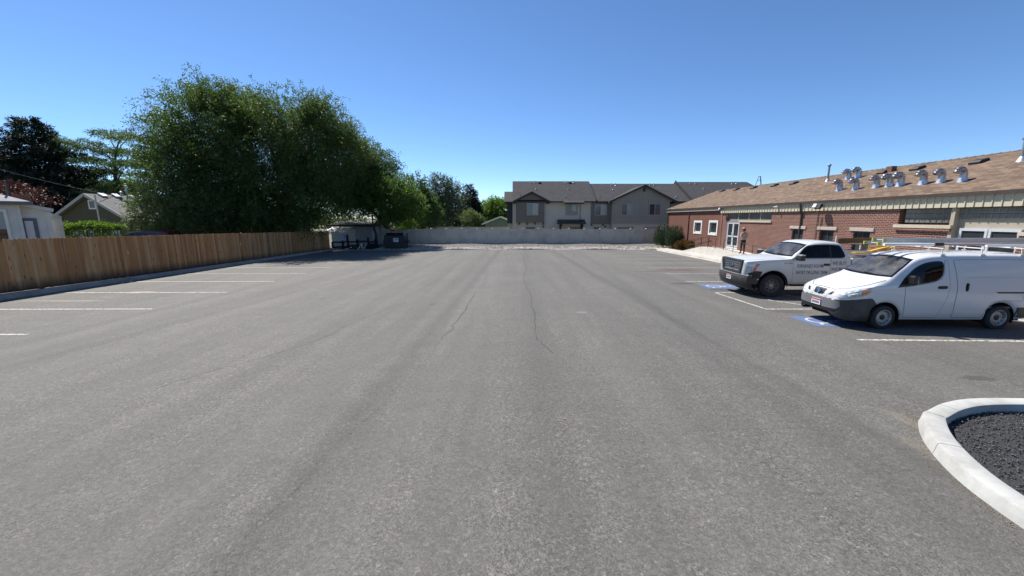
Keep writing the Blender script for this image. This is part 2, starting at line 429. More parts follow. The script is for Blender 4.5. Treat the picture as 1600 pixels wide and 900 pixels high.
def wheelchair_symbol(cx, cy, s):
    """blue box and the white mark, foot towards -x (as a driver pulling in reads it)"""
    b = MB(); V = []
    b.add([(cx + a * s * .78, cy + c * s * .62, G(cx, cy + c * s * .62) + .005) for a, c in ((-1, -1), (1, -1), (1, 1), (-1, 1))], [(0, 1, 2, 3)])
    struct(b.build('accessible_stall_panel', M_BLUE))
    w = MB(); h = .0095
    def P(u, v):                       # u: up the figure (-> +x), v: to its right (-> -y)
        x, y = cx + u * s * .62, cy - v * s * .5; return (x, y, G(x, y) + h)
    def stroke(pts, wd):
        for (a, c) in zip(pts[:-1], pts[1:]):
            a, c = Vector(a), Vector(c); d = (c - a).normalized(); n_ = Vector((-d.y, d.x)) * wd / 2; e = d * wd * .45
            w.add([P(*(a - e + n_)), P(*(a - e - n_)), P(*(c + e - n_)), P(*(c + e + n_))], [(0, 1, 2, 3)])
    arc = [(-.35 + .55 * math.cos(t), -.12 + .62 * math.sin(t)) for t in np.linspace(R(150), R(352) + R(60), 20)]
    stroke([(-.36 + .52 * math.cos(t), -.1 + .62 * math.sin(t)) for t in np.linspace(R(20), R(330), 22)][5:], .12)
    stroke([(.62, -.1), (.02, -.02), (.0, .42), (-.72, .6), (-.78, .82)], .14)
    stroke([(.32, -.06), (.3, .36)], .11)
    w.add([P(.86 + .13 * math.cos(t), -.12 + .15 * math.sin(t)) for t in np.linspace(0, 2 * math.pi, 13)[:-1]], [tuple(range(12))])
    # strokes overlap: keep them a hair apart
    for i in range(len(w.f)):
        for j in w.f[i]:
            x, y, z = w.v[j]; w.v[j] = (x, y, z + i * .00006)
    struct(w.build('accessible_stall_mark', M_WHITE_PAINT))
wheelchair_symbol(8.8, 10.55, .92)
wheelchair_symbol(8.95, 16.6, .9)

# ---- cracks and paving seams (thin uneven ribbons)
def crack_material(name, col, a0, a1):
    m, nt, b = new_mat(name); b.inputs['Base Color'].default_value = c4(col); b.inputs['Roughness'].default_value = .95
    v = coord(nt); f = ramp(nt, noise(nt, v, 26, 5, .7), a0, a1)
    L(nt, f, b.inputs['Alpha']); return m
M_CRACK = crack_material('dark_crack', (.03, .029, .027), .36, .64)  # dark colour of the cracks
M_SEAM = crack_material('paving_seam', (.05, .047, .044), .5, .85)
def crack(name, px, w, m, jit, seed):
    r_ = random.Random(seed); P = [gnd(*p) for p in px]; pts = []
    for a, b_ in zip(P[:-1], P[1:]):
        n = max(2, int((b_ - a).length / .12))
        for i in range(n): pts.append(a + (b_ - a) * i / n)
    pts.append(P[-1]); mb = MB(); V = []; j = 0
    pts = [p + Vector((mnoise.noise(p * 1.7 + Vector((seed * 9, 0, 0))), mnoise.noise(p * 1.7 + Vector((0, seed * 9, 4))), 0)) * .07 + Vector((mnoise.noise(p * 6 + Vector((seed, 0, 0))), 0, 0)) * .03 for p in pts]
    for i, p in enumerate(pts):
        j = j * .75 + r_.uniform(-jit, jit); ww = w * r_.uniform(.5, 1.35)
        d = (pts[min(i + 1, len(pts) - 1)] - pts[max(i - 1, 0)]).normalized(); s = Vector((-d.y, d.x, 0))
        for sg in (-.5, .5):
            q = p + s * (j + sg * ww); V.append((q.x, q.y, G(q.x, q.y) + .003))
    mb.add(V, [(2 * i, 2 * i + 1, 2 * i + 3, 2 * i + 2) for i in range(len(pts) - 1)])
    return struct(mb.build(name, m))
crack('paving_seam', [(779, 392), (760, 430), (741, 461), (725, 489), (679, 545), (649, 580), (582, 644), (500, 722), (380, 845), (330, 899)], .035, M_SEAM, .012, 1)
crack('crack', [(829, 462), (835, 499), (837, 527), (849, 539), (868, 552)], .018, M_CRACK, .022, 2)
crack('crack', [(245, 607), (330, 580), (440, 551), (520, 523), (560, 500), (632, 473)], .016, M_CRACK, .02, 3)
crack('paving_seam', [(865, 392), (907, 419), (960, 455), (1029, 488), (1060, 505), (1160, 560), (1300, 660)], .035, M_SEAM, .012, 4)
crack('crack', [(741, 461), (730, 478), (715, 500), (690, 530)], .022, M_CRACK, .02, 6)
crack('paving_seam', [(705, 393), (600, 430), (470, 470), (330, 500), (60, 560)], .05, M_SEAM, .01, 7)
crack('crack', [(815, 396), (822, 420), (818, 440), (829, 462)], .02, M_CRACK, .015, 8)

# ---- island kerb at the right, with dark gravel
outer = [gnd(*p) for p in ((1434, 657), (1438, 682), (1462, 716), (1500, 754), (1550, 792), (1600, 827))]
top_far = [gnd(x, y, .15) for x, y in ((1600, 620.5), (1545, 619.5), (1500, 621), (1465, 628), (1443, 640))]
far_pts = [(p.x, p.y) for p in top_far]
near_pts = [(p.x, p.y) for p in outer]
dirf = Vector(near_pts[-1]) - Vector(near_pts[-2]); dirf.normalize()
ctrl = [(14.1, far_pts[0][1] - .2), (far_pts[0][0] + 2, far_pts[0][1] - .03)] + far_pts + near_pts + \
       [tuple(Vector(near_pts[-1]) + dirf * 1.2 + Vector((.08, 0))), (4.2, -.4), (4.6, -3)]
def chaikin(P, it=2, closed=False):
    for _ in range(it):
        Q = [] if closed else [P[0]]
        rngi = range(len(P) if closed else len(P) - 1)
        for i in rngi:
            a, b_ = Vector(P[i]), Vector(P[(i + 1) % len(P)])
            Q += [tuple(a * .75 + b_ * .25), tuple(a * .25 + b_ * .75)]
        if not closed: Q.append(P[-1])
        P = Q
    return P
ipath = chaikin(ctrl, 3)
KW = .235
ik = sweep(ipath, [(-.012, -.02), (.0, .01), (.022, .128), (.034, .146), (.055, .152), (KW - .02, .152), (KW, .142), (KW, -.06)])
struct(ik.build('kerb_island', M_CONC_NEW, smooth=32))
jn = MB()                                               # tooled joints across the kerb
for k in range(16, len(ipath) - 6, 29):
    a = Vector(ipath[k - 1]); c = Vector(ipath[k + 1]); d = (c - a).normalized(); nl = Vector((-d.y, d.x)); p = Vector(ipath[k])
    V = []
    for o_, h_ in ((-.004, .004), (.02, .131), (.033, .149), (.055, .1545), (KW - .02, .1545), (KW - .004, .145)):
        for s_ in (-.0025, .0025): q = p + nl * o_ + d * s_; V.append((q.x, q.y, G(q.x, q.y) + h_))
    jn.add(V, [(2 * i, 2 * i + 1, 2 * i + 3, 2 * i + 2) for i in range(5)])
struct(jn.build('kerb_joints', mat('joint_dirt', (.07, .065, .055), .95)))
# gravel bed surface and stones
inner = []
for i, p in enumerate(ipath):
    a = Vector(ipath[max(i - 1, 0)]); c = Vector(ipath[min(i + 1, len(ipath) - 1)]); d = (c - a).normalized()
    inner.append(Vector(p) + Vector((-d.y, d.x)) * (KW - .01))
poly = [(p.x, p.y) for p in inner]
bedm = mat('black_gravel_fines', (.022, .022, .024), .9, col2=(.04, .04, .042), vscale=30, bmp=.8, bscale=60, bdist=.02)
poly.append((14.1, -3.0))
bd = MB(); bd.add([(x, y, G(x, y) + .02) for x, y in poly], [tuple(range(len(poly)))])
struct(bd.build('gravel_bed', bedm))
def inside(poly, x, y):
    c = False; n = len(poly); j = n - 1
    for i in range(n):
        xi, yi = poly[i]; xj, yj = poly[j]
        if (yi > y) != (yj > y) and x < (xj - xi) * (y - yi) / (yj - yi + 1e-12) + xi: c = not c
        j = i
    return c
def pebble_cloud(name, pts, sizes, flat, m, seed):
    """angular stones: one jittered octahedron-like solid each, joined"""
    r_ = np.random.default_rng(seed); n = len(pts)
    base = np.array([(1, 0, 0), (-.9, .2, 0), (0, 1, 0), (.1, -1, 0), (0, 0, 1), (0, 0, -1)], float)
    tri = np.array([(0, 2, 4), (2, 1, 4), (1, 3, 4), (3, 0, 4), (2, 0, 5), (1, 2, 5), (3, 1, 5), (0, 3, 5)])
    V = base[None] * r_.uniform(.65, 1.25, (n, 6, 1)) + r_.normal(0, .12, (n, 6, 3))
    a = r_.uniform(0, 6.28, n); ca, sa = np.cos(a), np.sin(a)
    t = r_.normal(0, .5, n); ct, st = np.cos(t), np.sin(t)
    V[..., 2] *= flat
    y2 = V[..., 1] * ct[:, None] - V[..., 2] * st[:, None]; z2 = V[..., 1] * st[:, None] + V[..., 2] * ct[:, None]
    x3 = V[..., 0] * ca[:, None] - y2 * sa[:, None]; y3 = V[..., 0] * sa[:, None] + y2 * ca[:, None]
    W = np.stack([x3, y3, z2], -1) * np.asarray(sizes)[:, None, None] + np.asarray(pts)[:, None, :]
    F = (tri[None] + (np.arange(n) * 6)[:, None, None]).reshape(-1, 3)
    me = raw_mesh(name, W.reshape(-1, 3), F, m)
    o = bpy.data.objects.new(name, me); COL.objects.link(o); o['kind'] = 'stuff'; return o
def stone_mat(name, c1, c2, rough=.8):
    m, nt, b = new_mat(name); g = N(nt, 'NewGeometry')
    L(nt, mixc(nt, g.outputs['Random Per Island'], c1, c2), b.inputs['Base Color']); b.inputs['Roughness'].default_value = rough
    return m
pts = []; szs = []
while len(pts) < 24000:
    x, y = rnd.uniform(4.6, 11.5), rnd.uniform(.8, 5.6)
    if inside(poly, x, y):
        s = rnd.choice((.007, .009, .012, .017)); pts.append((x, y, G(x, y) + .025 + rnd.uniform(0, .02))); szs.append(s)
o = pebble_cloud('black_gravel', pts, szs, .5, stone_mat('black_stone', (.012, .012, .013), (.10, .10, .105), .55), 5)
tag(o, 'loose black lava gravel filling the kerbed island', 'gravel')
# dust and dry bits along the foot of the kerb
pts = []; szs = []
for i in range(1500):
    q = rnd.choice(ipath[18:-16]); off = abs(rnd.gauss(0, .07)); k = ipath.index(q)
    a = Vector(ipath[k - 1]); c = Vector(ipath[k + 1]); d = (c - a).normalized()
    p = Vector(q) + Vector((d.y, -d.x)) * (off + .01) + d * rnd.uniform(-.1, .1)
    pts.append((p.x, p.y, G(p.x, p.y) + .003)); szs.append(rnd.uniform(.002, .007))
o = pebble_cloud('kerb_grit', pts, szs, .5, stone_mat('tan_grit', (.30, .23, .14), (.14, .11, .08)), 6)
tag(o, 'tan grit gathered along the foot of the island kerb', 'grit')
# litter on the asphalt
for nm, px, lab, col in (('leaf_scrap', (882, 655), 'small pale yellow leaf scrap lying on the open asphalt', (.55, .45, .2)),):
    p = gnd(*px); mb = MB(); mb.add([(p.x - .035, p.y, p.z + .006), (p.x, p.y - .008, p.z + .012), (p.x + .035, p.y + .006, p.z + .006), (p.x, p.y + .012, p.z + .014)], [(0, 1, 2, 3)])
    tag(mb.build(nm, mat('dry_leaf', col, .8, col2=(.4, .3, .12), vscale=80), loc=p), lab, 'leaf')

# ---- rock strip at the far end of the lot
edge = MB(); sweep([(x, 39.4) for x in np.linspace(14.6, -17.8, 8)], [(0, .0), (-.02, .03), (-.14, .035), (-.16, -.05)], mb=edge)
struct(edge.build('lot_edge', M_CONC))
gz = lambda x, y: G(0, 39.5) + .02 + max(0, min(1, (y - 39.5) / 5.5)) * .22 + .05 * math.sin(x * .9) * math.sin(y * 1.3)
xs2 = np.linspace(-22, 17.0, 60); ys2 = np.linspace(39.53, 47.4, 14)
bed = MB(); bed.add([(x, y, gz(x, y)) for y in ys2 for x in xs2], [(j * 60 + i, j * 60 + i + 1, (j + 1) * 60 + i + 1, (j + 1) * 60 + i) for j in range(13) for i in range(59)])
struct(bed.build('rock_bed', mat('grey_fines', (.16, .145, .125), .95, col2=(.10, .092, .08), vscale=5, bmp=.6, bscale=25, bdist=.04), smooth=60))
pts = []; szs = []
for i in range(9000):
    x = rnd.uniform(-14, 16.6); y = 39.6 + abs(rnd.gauss(0, 1.6)) if rnd.random() < .8 else rnd.uniform(39.6, 45.6)
    if y > 45.7: continue
    s = rnd.choice((.04, .06, .08, .11)) * (1 if y < 42 else .6); pts.append((x, y, gz(x, y) + s * .35)); szs.append(s)
o = pebble_cloud('river_rock', pts, szs, .65, stone_mat('pale_rock', (.52, .48, .42), (.24, .22, .195)), 8)
tag(o, 'pale loose rock band along the far edge of the lot', 'rocks')
# ================================================================== cedar picket fence on the left
def cedar_material():
    m, nt, b = new_mat('cedar')
    v = coord(nt, 'pos', (7, 7, .55)); oi = N(nt, 'ObjectInfo')
    sh = N(nt, 'VectorMath', operation='ADD'); L(nt, v, sh.inputs[0])
    cx = N(nt, 'CombineXYZ'); L(nt, math_n(nt, 'MULTIPLY', oi.outputs['Random'], 40), cx.inputs[0]); L(nt, math_n(nt, 'MULTIPLY', oi.outputs['Random'], 17), cx.inputs[2])
    L(nt, cx.outputs[0], sh.inputs[1]); v = sh.outputs[0]
    base = N(nt, 'ValToRGB'); cr = base.color_ramp
    for p, c in ((0, (.34, .150, .055)), (.3, (.43, .21, .080)), (.6, (.50, .265, .105)), (.9, (.54, .31, .135)), (1, (.60, .39, .20))):
        e = cr.elements.new(p) if p not in (0, 1) else cr.elements[0 if p == 0 else len(cr.elements) - 1]
        e.color = c4(c)
    L(nt, oi.outputs['Random'], base.inputs[0])
    g = ramp(nt, noise(nt, v, 1.4, 8, .7, .6), .3, .72)
    c = mixc(nt, math_n(nt, 'MULTIPLY', g, .5), base.outputs[0], (.20, .095, .042))
    sap = ramp(nt, noise(nt, v, .45, 3, .5), .58, .7)
    c = mixc(nt, math_n(nt, 'MULTIPLY', sap, .45), c, (.60, .42, .25))
    kv = N(nt, 'TexVoronoi'); kv.inputs['Scale'].default_value = 1.0
    km = N(nt, 'VectorMath', operation='MULTIPLY'); L(nt, v, km.inputs[0]); km.inputs[1].default_value = (1.0, 1.0, 3.4); L(nt, km.outputs[0], kv.inputs['Vector'])
    kn = ramp(nt, kv.outputs['Distance'], .20, .08)
    c = mixc(nt, math_n(nt, 'MULTIPLY', kn, .85), c, (.075, .035, .018))
    # splash-back dirt along the foot of the boards
    tc = N(nt, 'TexCoord'); sx = N(nt, 'SeparateXYZ'); L(nt, tc.outputs['Object'], sx.inputs[0])
    dz = math_n(nt, 'ADD', sx.outputs[2], math_n(nt, 'MULTIPLY', math_n(nt, 'SUBTRACT', noise(nt, v, .8, 5), .5), .35))
    dirt = ramp(nt, dz, .48, .05)
    c = mixc(nt, math_n(nt, 'MULTIPLY', dirt, .92), c, (.05, .036, .027))
    L(nt, c, b.inputs['Base Color']); b.inputs['Roughness'].default_value = .8; b.inputs['Specular IOR Level'].default_value = .25
    bump(nt, b, noise(nt, v, 3, 6, .7), .3, .004)
    return m
M_CEDAR = cedar_material()
FY0, FY1 = 10.5, 39.3
def fx(y): return kl(y) - .42
def fbase(y): return .0 - (y - 14) / 25.5 * .52
wood = thing('wooden_fence', 'long brown cedar fence of dog-eared upright boards above the left kerb', 'fence', (fx(25), 25, fbase(25)))
WM = RM[wood.name]
PW, PT = .138, .018
picket_meshes = []
for k in range(5):
    h = 1.955 + (-.012, .0, .008, -.006, .012)[k]; w = PW * (1, .97, 1.0, .98, .95)[k]; d = .03
    mb = MB(); mb.prism([(-w / 2, .0), (w / 2, .0), (w / 2, h - d), (w / 2 - d, h), (-w / 2 + d, h), (-w / 2, h - d)], 'x', -PT / 2, PT / 2)
    picket_meshes.append(mb.mesh('picket', M_CEDAR))
ang = math.atan2(-(kl(FY1) - kl(FY0)), FY1 - FY0)
n = int((FY1 - FY0) / .1415)
for i in range(n):
    y = FY0 + (i + .5) * (FY1 - FY0) / n
    p = WM.inverted() @ Vector((fx(y) + rnd.uniform(-.003, .004), y, fbase(y) + rnd.uniform(-.008, .012)))
    link_copy(picket_meshes[rnd.randrange(5)], 'picket', wood, p, (rnd.uniform(-.004, .004), rnd.uniform(-.012, .004), ang + rnd.uniform(-.02, .02)))
for hz in (.3, 1.0, 1.7):
    mb = MB(); mb.bar((fx(FY0) - .045, FY0, fbase(FY0) + hz), (fx(FY1) - .045, FY1, fbase(FY1) + hz), .04, .09); mb.build('rail', M_CEDAR, wood)
y = FY0
while y < FY1:
    mb = MB(); mb.box(fx(y) - .16, fx(y) - .07, y - .045, y + .045, fbase(y) - .3, fbase(y) + 1.9); mb.build('post', M_CEDAR, wood); y += 2.4
mb = MB(); mb.bar((fx(FY0) + .0, FY0, fbase(FY0) - .12), (fx(FY1), FY1, fbase(FY1) - .12), .03, .2); mb.build('kick_board', mat('dark_board', (.06, .04, .028), .9, col2=(.035, .026, .02), vscale=8), wood)

# ================================================================== vinyl fences
M_VINYL = mat('tan_vinyl', (.50, .47, .405), .5, col2=(.455, .43, .37), vscale=.7, grime=(.22, .20, .175), gscale=1.1)
M_VINYL_CAP = mat('vinyl_cap', (.58, .56, .52), .45, col2=(.5, .48, .44), vscale=3)
def vinyl_fence(x0, x1, y, zb, zt, step, label, name='vinyl_fence', px_off=0.0, caps=True):
    t = thing(name, label, 'fence', ((x0 + x1) / 2, y, zb))
    post = MB(); post.box(-.065, .065, -.065, .065, 0, zt - zb + .02); pm = post.mesh('post', M_VINYL)
    cap = MB(); cap.add([(-.08, -.08, 0), (.08, -.08, 0), (.08, .08, 0), (-.08, .08, 0), (0, 0, .075)], [(0, 1, 4), (1, 2, 4), (2, 3, 4), (3, 0, 4), (3, 2, 1, 0)])
    cap.box(-.08, .08, -.08, .08, -.03, -.0005); cm = cap.mesh('post_cap', M_VINYL_CAP)
    w = step - .14
    pan = MB()
    pan.box(-w / 2, w / 2, -.018, .018, .14, zt - zb - .12)
    pan.box(-w / 2, w / 2, -.03, .03, .02, .138); pan.box(-w / 2, w / 2, -.03, .03, zt - zb - .118, zt - zb - .02)
    for k in range(1, int(w / .28)):
        xx = -w / 2 + k * w / int(w / .28); pan.box(xx - .004, xx + .004, -.0205, .0205, .141, zt - zb - .121)
    pnm = pan.mesh('panel', M_VINYL)
    n = int(round((x1 - x0) / step)); cx = (x0 + x1) / 2
    for i in range(n + 1):
        x = x0 + i * step - cx
        p = link_copy(pm, 'post', t, (x, rnd.uniform(-.01, .01), rnd.uniform(-.02, .01)))
        if caps: link_copy(cm, 'post_cap', p, (0, 0, zt - zb + .05))
        if i < n: link_copy(pnm, 'panel', t, (x + step / 2, 0, rnd.uniform(-.015, .01)))
    return t
BFY = 46.0
vinyl_fence(-16.65 + .04, 17.2 + .04, BFY, -.33, 1.47, 1.79, 'tall tan vinyl panel fence behind the pale rock band at the lot end')
vinyl_fence(-18.5, .3, 60.0, -.6, 1.42, 2.35, 'second pale vinyl fence just showing above the nearer one, under the trees', caps=False)
# ================================================================== sidewalk and ramp on the right
side = MB(); sweep([(kr(y), y) for y in np.linspace(40.4, 4, 30)], [(-.10, .006), (0, .01), (.012, .135), (.03, .15), (.16, .152), (.165, -.1)], mb=side)
side_o = struct(side.build('sidewalk_kerb', M_CONC, smooth=30))
walk = MB(); walk.add([(kr(4) + .14, 4, G(0, 4) + .11), (17.3, 4, G(0, 4) + .11), (17.3, 43.5, G(0, 43.5) + .11), (kr(43.5) + .14, 43.5, G(0, 43.5) + .11)], [(0, 1, 2, 3)])
walk_o = struct(walk.build('sidewalk', M_CONC))
y = 4.0
while y < 40:
    mb = MB(); y1 = min(y + 1.5, 40.3)
    x0a, x0b, x1 = kr(y) + .172, kr(y1) + .172, 15.92
    mb.slab([(x0a, y + .01, G(0, y) + .153), (x1, y + .01, G(0, y) + .153), (x1, y1 - .01, G(0, y1) + .153), (x0b, y1 - .01, G(0, y1) + .153)], .1)
    mb.build('slab', M_CONC, walk_o); y += 1.5
M_LAND = mat('ramp_concrete', (.58, .55, .49), .85, col2=(.50, .47, .42), vscale=1.2, bmp=.2, bscale=60, bdist=.004)
RAMPP = [(36.5, G(0, 36.5) + .155), (33.2, .33), (29.6, .33), (27.0, .22), (22.5, G(0, 22.5) + .155)]
def rz(y):
    return float(np.interp(-y, [-a for a, b_ in RAMPP], [b_ for a, b_ in RAMPP]))
rp = MB()
for (ya, za), (yb, zb) in zip(RAMPP[:-1], RAMPP[1:]):
    rp.add([(15.94, ya, za), (17.0, ya, za), (17.0, yb, zb), (15.94, yb, zb), (15.94, ya, -.6), (15.94, yb, -.6)], [(0, 1, 2, 3), (0, 3, 5, 4)])
struct(rp.build('ramp', M_LAND))
M_RAIL = mat('dark_rail_paint', (.02, .012, .010), .45, col2=(.035, .02, .016), vscale=8)
def railing(name, label, path, step, hgt, group=None):
    t = thing(name, label, 'railing', path[0], group=group)
    P = [Vector(p) for p in path]
    for hz in (hgt, hgt * .5, .1):
        mb = MB(); mb.tube([p + Vector((0, 0, hz)) for p in P], .021, 8); mb.build('rail', M_RAIL, t, smooth=50)
    for a, b_ in zip(P[:-1], P[1:]):
        n = max(1, int(round((b_ - a).length / step)))
        for i in range(n + (1 if b_ == P[-1] else 0)):
            p = a + (b_ - a) * i / n; mb = MB(); mb.tube([p - Vector((0, 0, .08)), p + Vector((0, 0, hgt))], .02, 8); mb.build('post', M_RAIL, t, smooth=50)
    return t
railing('ramp_railing', 'dark metal handrail along the outer edge of the entrance ramp', [(15.99, y, rz(y)) for y in (35.6, 33.2, 29.6, 27.0, 24.0)], 1.15, .78)
railing('ramp_railing', 'short dark metal handrail against the brick wall left of the entrance', [(16.86, y, rz(y)) for y in (36.3, 33.6)], 1.4, .92)
pbed = MB(); pbed.add([(15.95, 36.6, G(0, 36.6) + .158), (17.0, 36.6, G(0, 36.6) + .158), (17.0, 43, G(0, 43) + .158), (15.95, 43, G(0, 43) + .158)], [(0, 1, 2, 3)])
struct(pbed.build('planting_bed', mat('bark_mulch', (.05, .042, .036), .95, col2=(.09, .075, .062), vscale=12, bmp=.8, bscale=40, bdist=.03)))

# ================================================================== brick building
WX = 17.02
def brick_material(name, c1, c2, mortar, bw=.205, rh=.068, rough=.9, axes='yz', msize=.011, bmpv=.5, off=.5, extra=None):
    m, nt, b = new_mat(name)
    s = N(nt, 'SeparateXYZ'); L(nt, N(nt, 'NewGeometry').outputs['Position'], s.inputs[0])
    cb = N(nt, 'CombineXYZ'); ax = {'x': 0, 'y': 1, 'z': 2}
    L(nt, s.outputs[ax[axes[0]]], cb.inputs[0]); L(nt, s.outputs[ax[axes[1]]], cb.inputs[1])
    t = N(nt, 'TexBrick'); L(nt, cb.outputs[0], t.inputs['Vector'])
    t.inputs['Color1'].default_value = c4(c1); t.inputs['Color2'].default_value = c4(c2); t.inputs['Mortar'].default_value = c4(mortar)
    t.inputs['Scale'].default_value = 1; t.inputs['Mortar Size'].default_value = msize; t.inputs['Mortar Smooth'].default_value = .15
    t.inputs['Brick Width'].default_value = bw; t.inputs['Row Height'].default_value = rh; t.inputs['Bias'].default_value = 0
    t.offset = off
    v = coord(nt)
    g = ramp(nt, noise(nt, v, .9, 6, .65), .35, .7)
    c = mixc(nt, math_n(nt, 'MULTIPLY', g, .28), t.outputs[0], tuple(x * .55 for x in c1))
    g2 = ramp(nt, noise(nt, v, 7, 4, .6), .3, .75)
    c = mixc(nt, math_n(nt, 'MULTIPLY', g2, .3), c, extra or tuple(min(1, x * 1.35) for x in c2))
    L(nt, c, b.inputs['Base Color']); b.inputs['Roughness'].default_value = rough; b.inputs['Specular IOR Level'].default_value = .25
    h = math_n(nt, 'ADD', math_n(nt, 'MULTIPLY', t.outputs['Fac'], -1.0), math_n(nt, 'MULTIPLY', noise(nt, v, 60, 3), .25))
    bump(nt, b, h, bmpv, .012); return m
M_BRICK = brick_material('red_brick', (.105, .034, .024), (.172, .061, .043), (.35, .30, .25), .215, .08, msize=.011)
M_BRICK2 = brick_material('newer_brick', (.135, .055, .040), (.165, .072, .053), (.16, .095, .075), .2, .068)
M_TAN = mat('tan_trim', (.36, .325, .255), .8, col2=(.32, .285, .22), vscale=2)
M_SILL = mat('tan_stone_sill', (.50, .43, .33), .85, col2=(.43, .365, .28), vscale=5, bmp=.2, bscale=50, bdist=.005)
M_LINTEL = mat('weathered_lintel', (.44, .39, .335), .9, col2=(.33, .29, .25), vscale=7, bmp=.4, bscale=30, bdist=.01)
M_CLAD = mat('tan_metal_cladding', (.50, .46, .34), .55, col2=(.46, .42, .31), vscale=1.5)
M_DRIP = mat('brown_metal', (.045, .032, .028), .5, col2=(.06, .043, .036), vscale=3)
M_WFRAME = mat('white_frame', (.68, .67, .63), .5, col2=(.62, .61, .57), vscale=4)
M_ALU = mat('pale_aluminium', (.66, .69, .72), .38, .3, col2=(.60, .63, .66), vscale=6)
def dark_glass(name, col, rough=.06, var=None):
    m, nt, b = new_mat(name); b.inputs['Base Color'].default_value = c4(col); b.inputs['Roughness'].default_value = rough
    b.inputs['Specular IOR Level'].default_value = .6
    v = coord(nt); bump(nt, b, noise(nt, v, 1.1, 2), .04, .05)
    if var: L(nt, mixc(nt, ramp(nt, noise(nt, v, .8, 3), .35, .65), col, var), b.inputs['Base Color'])
    return m
M_GLASS = dark_glass('window_glass', (.018, .022, .026), .05, (.04, .045, .05))
M_GLASS_GREY = dark_glass('grey_pane', (.10, .105, .095), .25, (.14, .145, .13))
M_BLOCK = dark_glass('glass_block', (.13, .14, .125), .18, (.20, .205, .185))
bb = thing('brick_building', 'long low brick building with tan shingle roof and chrome roof vents on the right', 'building', (19.6, 25, -.5))
BY0, BY1, YADD = 3.0, 43.2, atx(1126.5, 345, WX).y
def wy(px, py=350, X=WX): return atx(px, py, X).y
def wz(px, py, X=WX): return atx(px, py, X).z
ops = []                                                # (y0,y1,z0,z1,depth)
def op(pxl, pxr, pyt, pyb, depth=.16):
    pm = (pxl + pxr) / 2
    o_ = (wy(pxr), wy(pxl), wz(pm, pyb), wz(pm, pyt), depth); ops.append(o_); return o_
o_w1, o_w2 = op(1085.5, 1095.5, 347.5, 362.5, .1), op(1109, 1120, 347.5, 364.5, .1)
o_door = op(1136, 1155.3, 346.5, 387, .14); o_door = (o_door[0], o_door[1], .335, 2.47, .14); ops[-1] = o_door
o_cl = op(1137, 1204.5, 331, 350.0, .16); o_cl = (o_cl[0], o_door[1], 2.52, 3.10, .16); ops[-1] = o_cl
o_l1, o_l2, o_l3 = op(1239, 1256.5, 359.3, 388), op(1283, 1304.5, 360.3, 390), op(1335, 1362, 362.7, 392)
o_l1, o_l2, o_l3 = [(a, b_, .95, 2.07, .14) for a, b_, *_ in (o_l1, o_l2, o_l3)]; ops[-3:] = [o_l1, o_l2, o_l3]
o_ga = (wy(1487.5), wy(1403), 2.44, 3.10, .2); ops.append(o_ga)
o_gb = (BY0 + 1.0, wy(1488.5), .9, 3.10, .2); ops.append(o_gb)
def wall_openings(mb, x, y0, y1, z0, z1, ops_):
    Y = sorted({y0, y1, *[v for o_ in ops_ for v in o_[:2]]}); Z = sorted({z0, z1, *[v for o_ in ops_ for v in o_[2:4]]})
    for a, b_ in zip(Y[:-1], Y[1:]):
        for c, d in zip(Z[:-1], Z[1:]):
            ym, zm = (a + b_) / 2, (c + d) / 2
            if any(o_[0] < ym < o_[1] and o_[2] < zm < o_[3] for o_ in ops_): continue
            mb.add([(x, a, c), (x, b_, c), (x, b_, d), (x, a, d)], [(0, 3, 2, 1)])
    for a, b_, c, d, dp in ops_:
        q = x + dp + .1
        mb.add([(x, a, c), (q, a, c), (q, a, d), (x, a, d), (x, b_, c), (q, b_, c), (q, b_, d), (x, b_, d)],
               [(0, 1, 2, 3), (4, 7, 6, 5), (3, 2, 6, 7), (0, 4, 5, 1)])
w = MB(); wall_openings(w, WX, BY0, YADD, -.8, 3.62, [o_ for o_ in ops if o_[1] < YADD + .01])
w.box(WX + .45, 26.9, BY0, YADD, -.8, 3.6); w.build('wall', M_BRICK, bb)
w = MB(); wall_openings(w, WX + .02, YADD, BY1, -.8, 3.62, [o_w1, o_w2])
w.box(WX + .45, 26.9, YADD + .01, BY1, -.8, 3.6)
w.add([(WX + .02, BY1, -.8), (WX + .5, BY1, -.8), (WX + .5, BY1, 3.62), (WX + .02, BY1, 3.62)], [(0, 1, 2, 3)])
w.build('wall', M_BRICK2, bb, label='smoother newer brick end wall')
mb = MB(); mb.box(WX - .03, WX + .03, YADD - .22, YADD + .0, -.7, 3.1); mb.build('corner_pier', M_BRICK, bb)
